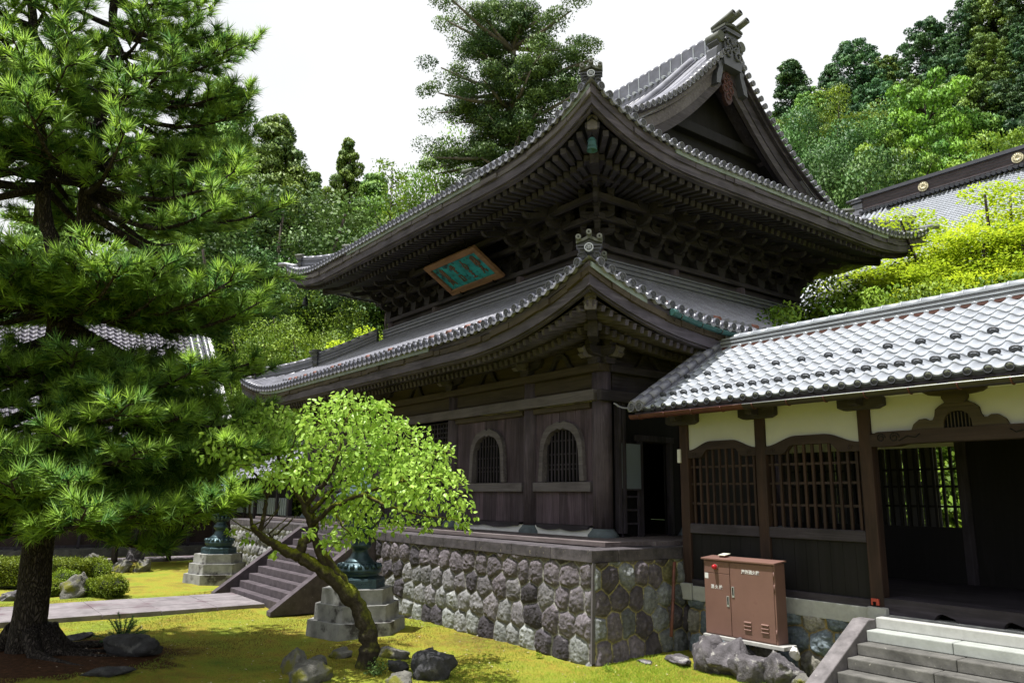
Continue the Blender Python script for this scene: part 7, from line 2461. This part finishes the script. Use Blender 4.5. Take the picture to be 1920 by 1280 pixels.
# hedge
rg = np.random.default_rng(8)
hp = at_z(60, 1102, 0)
hd = thing('hedge', (hp[0], hp[1], 0), 'low flat topped clipped hedge behind the pine trunk', 'hedge')
u1 = unit(np.array([CR[0], CR[1], 0])); u2 = np.array([-u1[1], u1[0], 0])
n = 16000
sel = rg.random(n)
P = np.stack([rg.uniform(-2.6, 1.05, n), rg.uniform(0, 1.6, n), rg.uniform(0.05, .62, n)], 1)
P[sel < .45, 2] = .62 + rg.normal(size=(sel < .45).sum()) * .03; m_ = (sel >= .45) & (sel < .8); P[m_, 1] = rg.normal(size=m_.sum()) * .04; m_ = sel >= .8; P[m_, 0] = 1.05 + rg.normal(size=m_.sum()) * .04
W_ = u1 * P[:, :1] + u2 * P[:, 1:2] + np.array([0, 0, 1.]) * P[:, 2:]
mb = MB(); mb.prism([(-2.55, 0.05), (1.0, 0.05), (1.0, 1.5), (-2.55, 1.5)], (0, 0, 0), u1, u2, (0, 0, 1), .58, 0); mb.build('stem', [MATS['shrub_inside']], hd, world=False)
cards('crown', W_, rdir(rg, n), rdir(rg, n) + np.array([0, 0, .6]), .055, .034, [L_SHRUB], hd, np.clip(.2 + .6 * rg.random(n), 0, 1), world=False)
# small tree in the lawn before the left hall
gp = at_z(213, 1060, 0)
gt = broad('garden_tree', 83, 4.2, 2.3, L_BROAD, 'small round crowned tree in the lawn before the left hall', nclump=90, per=75, L=.16, W=.10, z0=.36, bark=bark_dark)
gt.location = (gp[0], gp[1], 0); gt.scale = (1.05, 1.05, .98)
gl = broad('garden_bush', 84, 3.4, 2.4, L_LIME, 'light green bush in front of the left hall, right of the pine trunk', 'bush', nclump=80, per=80, L=.15, W=.10, z0=.25)
q = at_d(320, 1000, 31.5); gl.location = (q[0], q[1], .3); gl.scale = (.8, .8, .9)
# young conifer
p = at_z(228, 1207, 0.05)
yc = thing('young_conifer', (p[0], p[1], gh(p[0], p[1])), 'knee high young conifer with radiating fronds on the moss', 'plant')
rg = np.random.default_rng(12); mb = MB(); PP = []; DD = []
for k in range(17):
    a = rg.uniform(0, 6.28); el = rg.uniform(.15, 1.2); L = rg.uniform(.32, .52)
    d = np.array([math.cos(a) * math.cos(el), math.sin(a) * math.cos(el), math.sin(el)])
    pts = [np.array([0, 0, .03]) + d * L * f - np.array([0, 0, .10 * L * f * f]) for f in np.linspace(0, 1, 8)]
    mb.tube(pts, np.linspace(.010, .003, 8), 5, 0)
    for f in np.linspace(.15, 1, 26):
        c = np.array([0, 0, .03]) + d * L * f - np.array([0, 0, .10 * L * f * f])
        for j in range(5):
            PP.append(c); DD.append(d * .7 + rdir(rg, 1)[0] * .9)
mb.build('stem', [bark_dark], yc, world=False)
PP = np.array(PP); DD = np.array(DD)
cards('needles', PP, DD, rdir(rg, len(PP)), .055, .009, [L_DARK], yc, rg.uniform(.3, 1, len(PP)), tri=True, world=False)
# leafy weed at the foot of the leaning tree
p = at_z(706, 1262, 0.05)
wd = thing('weed', (p[0], p[1], gh(p[0], p[1])), 'small leafy weed at the foot of the leaning trunk', 'plant')
n = 260; d = rdir(rg, n); d[:, 2] = np.abs(d[:, 2])
cards('leaves', d * rg.uniform(.03, .19, n)[:, None] * np.array([1, 1, 1.2]), rdir(rg, n), d + np.array([0, 0, .8]), .045, .022, [L_BROAD], wd, rg.uniform(.4, 1, n), world=False)
for i, (px, py, s_) in enumerate(((1140, 1252, .10), (1262, 1216, .07), (1300, 1195, .08), (1480, 1236, .09), (1515, 1225, .08), (1010, 1226, .06))):
    p = at_z(px, py, 0.02); n = 120
    wd = thing('weed', (p[0], p[1], 0), ['small green weed at the very corner of the platform', 'weed by the flat slab under the leaning pipe', 'weed between the pipe and the hydrant cabinet rocks', 'weed before the mossy rock right of the cabinet', 'weed by the side kerb of the entrance steps', 'tiny weed at the foot of the long platform wall'][i], 'plant', 'weeds along the walls')
    d = rdir(rg, n); d[:, 2] = np.abs(d[:, 2])
    cards('leaves', d * rg.uniform(.02, s_, n)[:, None], rdir(rg, n), d + np.array([0, 0, .8]), .03, .014, [L_GRASS], wd, rg.uniform(.2, .9, n), world=False)

# ---- grass and moss cover
def cover(name, n, x0, x1, y0, y1, leaf, label, hl, hw, seed, keep):
    rg = np.random.default_rng(seed)
    X = rg.uniform(x0, x1, n); Y = rg.uniform(y0, y1, n)
    ok = keep(X, Y, rg)
    ok &= ~((X > -19.75) & (X < -17.3) & (Y < 6.4)); ok &= ~((X > SX0 - .05) & (X < SX1 + .05) & (Y > 5.95))
    ok &= ~((X > PX0) & (X < PX1 + .12) & (Y > 8.2)); ok &= ~((X > -5.75) & (Y > 7.6)); ok &= ~(Y > 9.6)
    for lx_, ly_ in ((-13.42, 6.60), (-23.25, 7.0)): ok &= np.hypot(X - lx_, Y - ly_) > 1.02
    ok &= np.hypot(X + 13.3, Y - 1.9) > 1.35
    X = X[ok]; Y = Y[ok]; m = len(X)
    Z = 0.035 * np.sin(X * 0.9 + 0.4) * np.sin(Y * 1.1) + 0.02 * np.sin(X * 2.3 + Y * 1.7) - 0.02 + np.exp(-((X + 13.4) ** 2 + (Y - 1.8) ** 2) / 3.0) * 0.16 + np.exp(-((X + 10.35) ** 2 + (Y - 5.3) ** 2) / 0.5) * 0.10
    d = rdir(rg, m) * .75 + np.array([0, 0, 1.])
    cards_ = cards(name, np.stack([X, Y, Z - .004], 1), d, rdir(rg, m), rg.uniform(.5, 1.2, m) * hl, hw, [leaf], None, np.clip((fbm(X + 60, Y + 40, 91, .45, 5, .6) - .5) * 4.6 + .5 + rg.normal(size=m) * .14, 0, 1), tri=True)
    tag(cards_, label, 'grass', kind='stuff')


cover('grass', 90000, -11.5, -5.6, 5.8, 9.6, L_GRASS, 'short fresh grass at the foot of the platform corner', .040, .006, 3, lambda X, Y, rg: (rg.random(len(X)) < np.clip(.25 + (X + 9.6) * .45, 0.05, 1)))
cover('moss_tufts', 150000, -21, -7.5, .5, 9.3, L_MOSSB, 'fine yellow green moss tufts over the lawn', .032, .008, 4, lambda X, Y, rg: rg.random(len(X)) < .8)

rg = np.random.default_rng(55)
n = 700
X = rg.uniform(-20, -7, n); Y = rg.uniform(1.5, 9, n)
ok = ~((X > -19.75) & (X < -17.3) & (Y < 6.4)) & ~((X > SX0 - .05) & (X < PX1 + .12) & (Y > 8.1)) & ~((X > -5.75) & (Y > 7.6)) & (np.hypot(X + 13.42, Y - 6.6) > 1.05) & ~((X > SX0 - .05) & (X < SX1 + .05) & (Y > 5.95))
X = X[ok]; Y = Y[ok]; m = len(X)
Z = np.array([gh(a, b) for a, b in zip(X, Y)]) + .018
fl = cards('fallen_leaves', np.stack([X, Y, Z], 1), rdir(rg, m) * np.array([1, 1, .15]), np.array([0, 0, 1.]) + .3 * rdir(rg, m), rg.uniform(.02, .06, m), .022, [leafmat('dry_leaf', (.10, .06, .03), (.5, .44, .32), .2, .05)], None, rg.random(m), fold=.08)
tag(fl, 'dry pale leaves scattered over the moss lawn', 'leaves', kind='stuff')
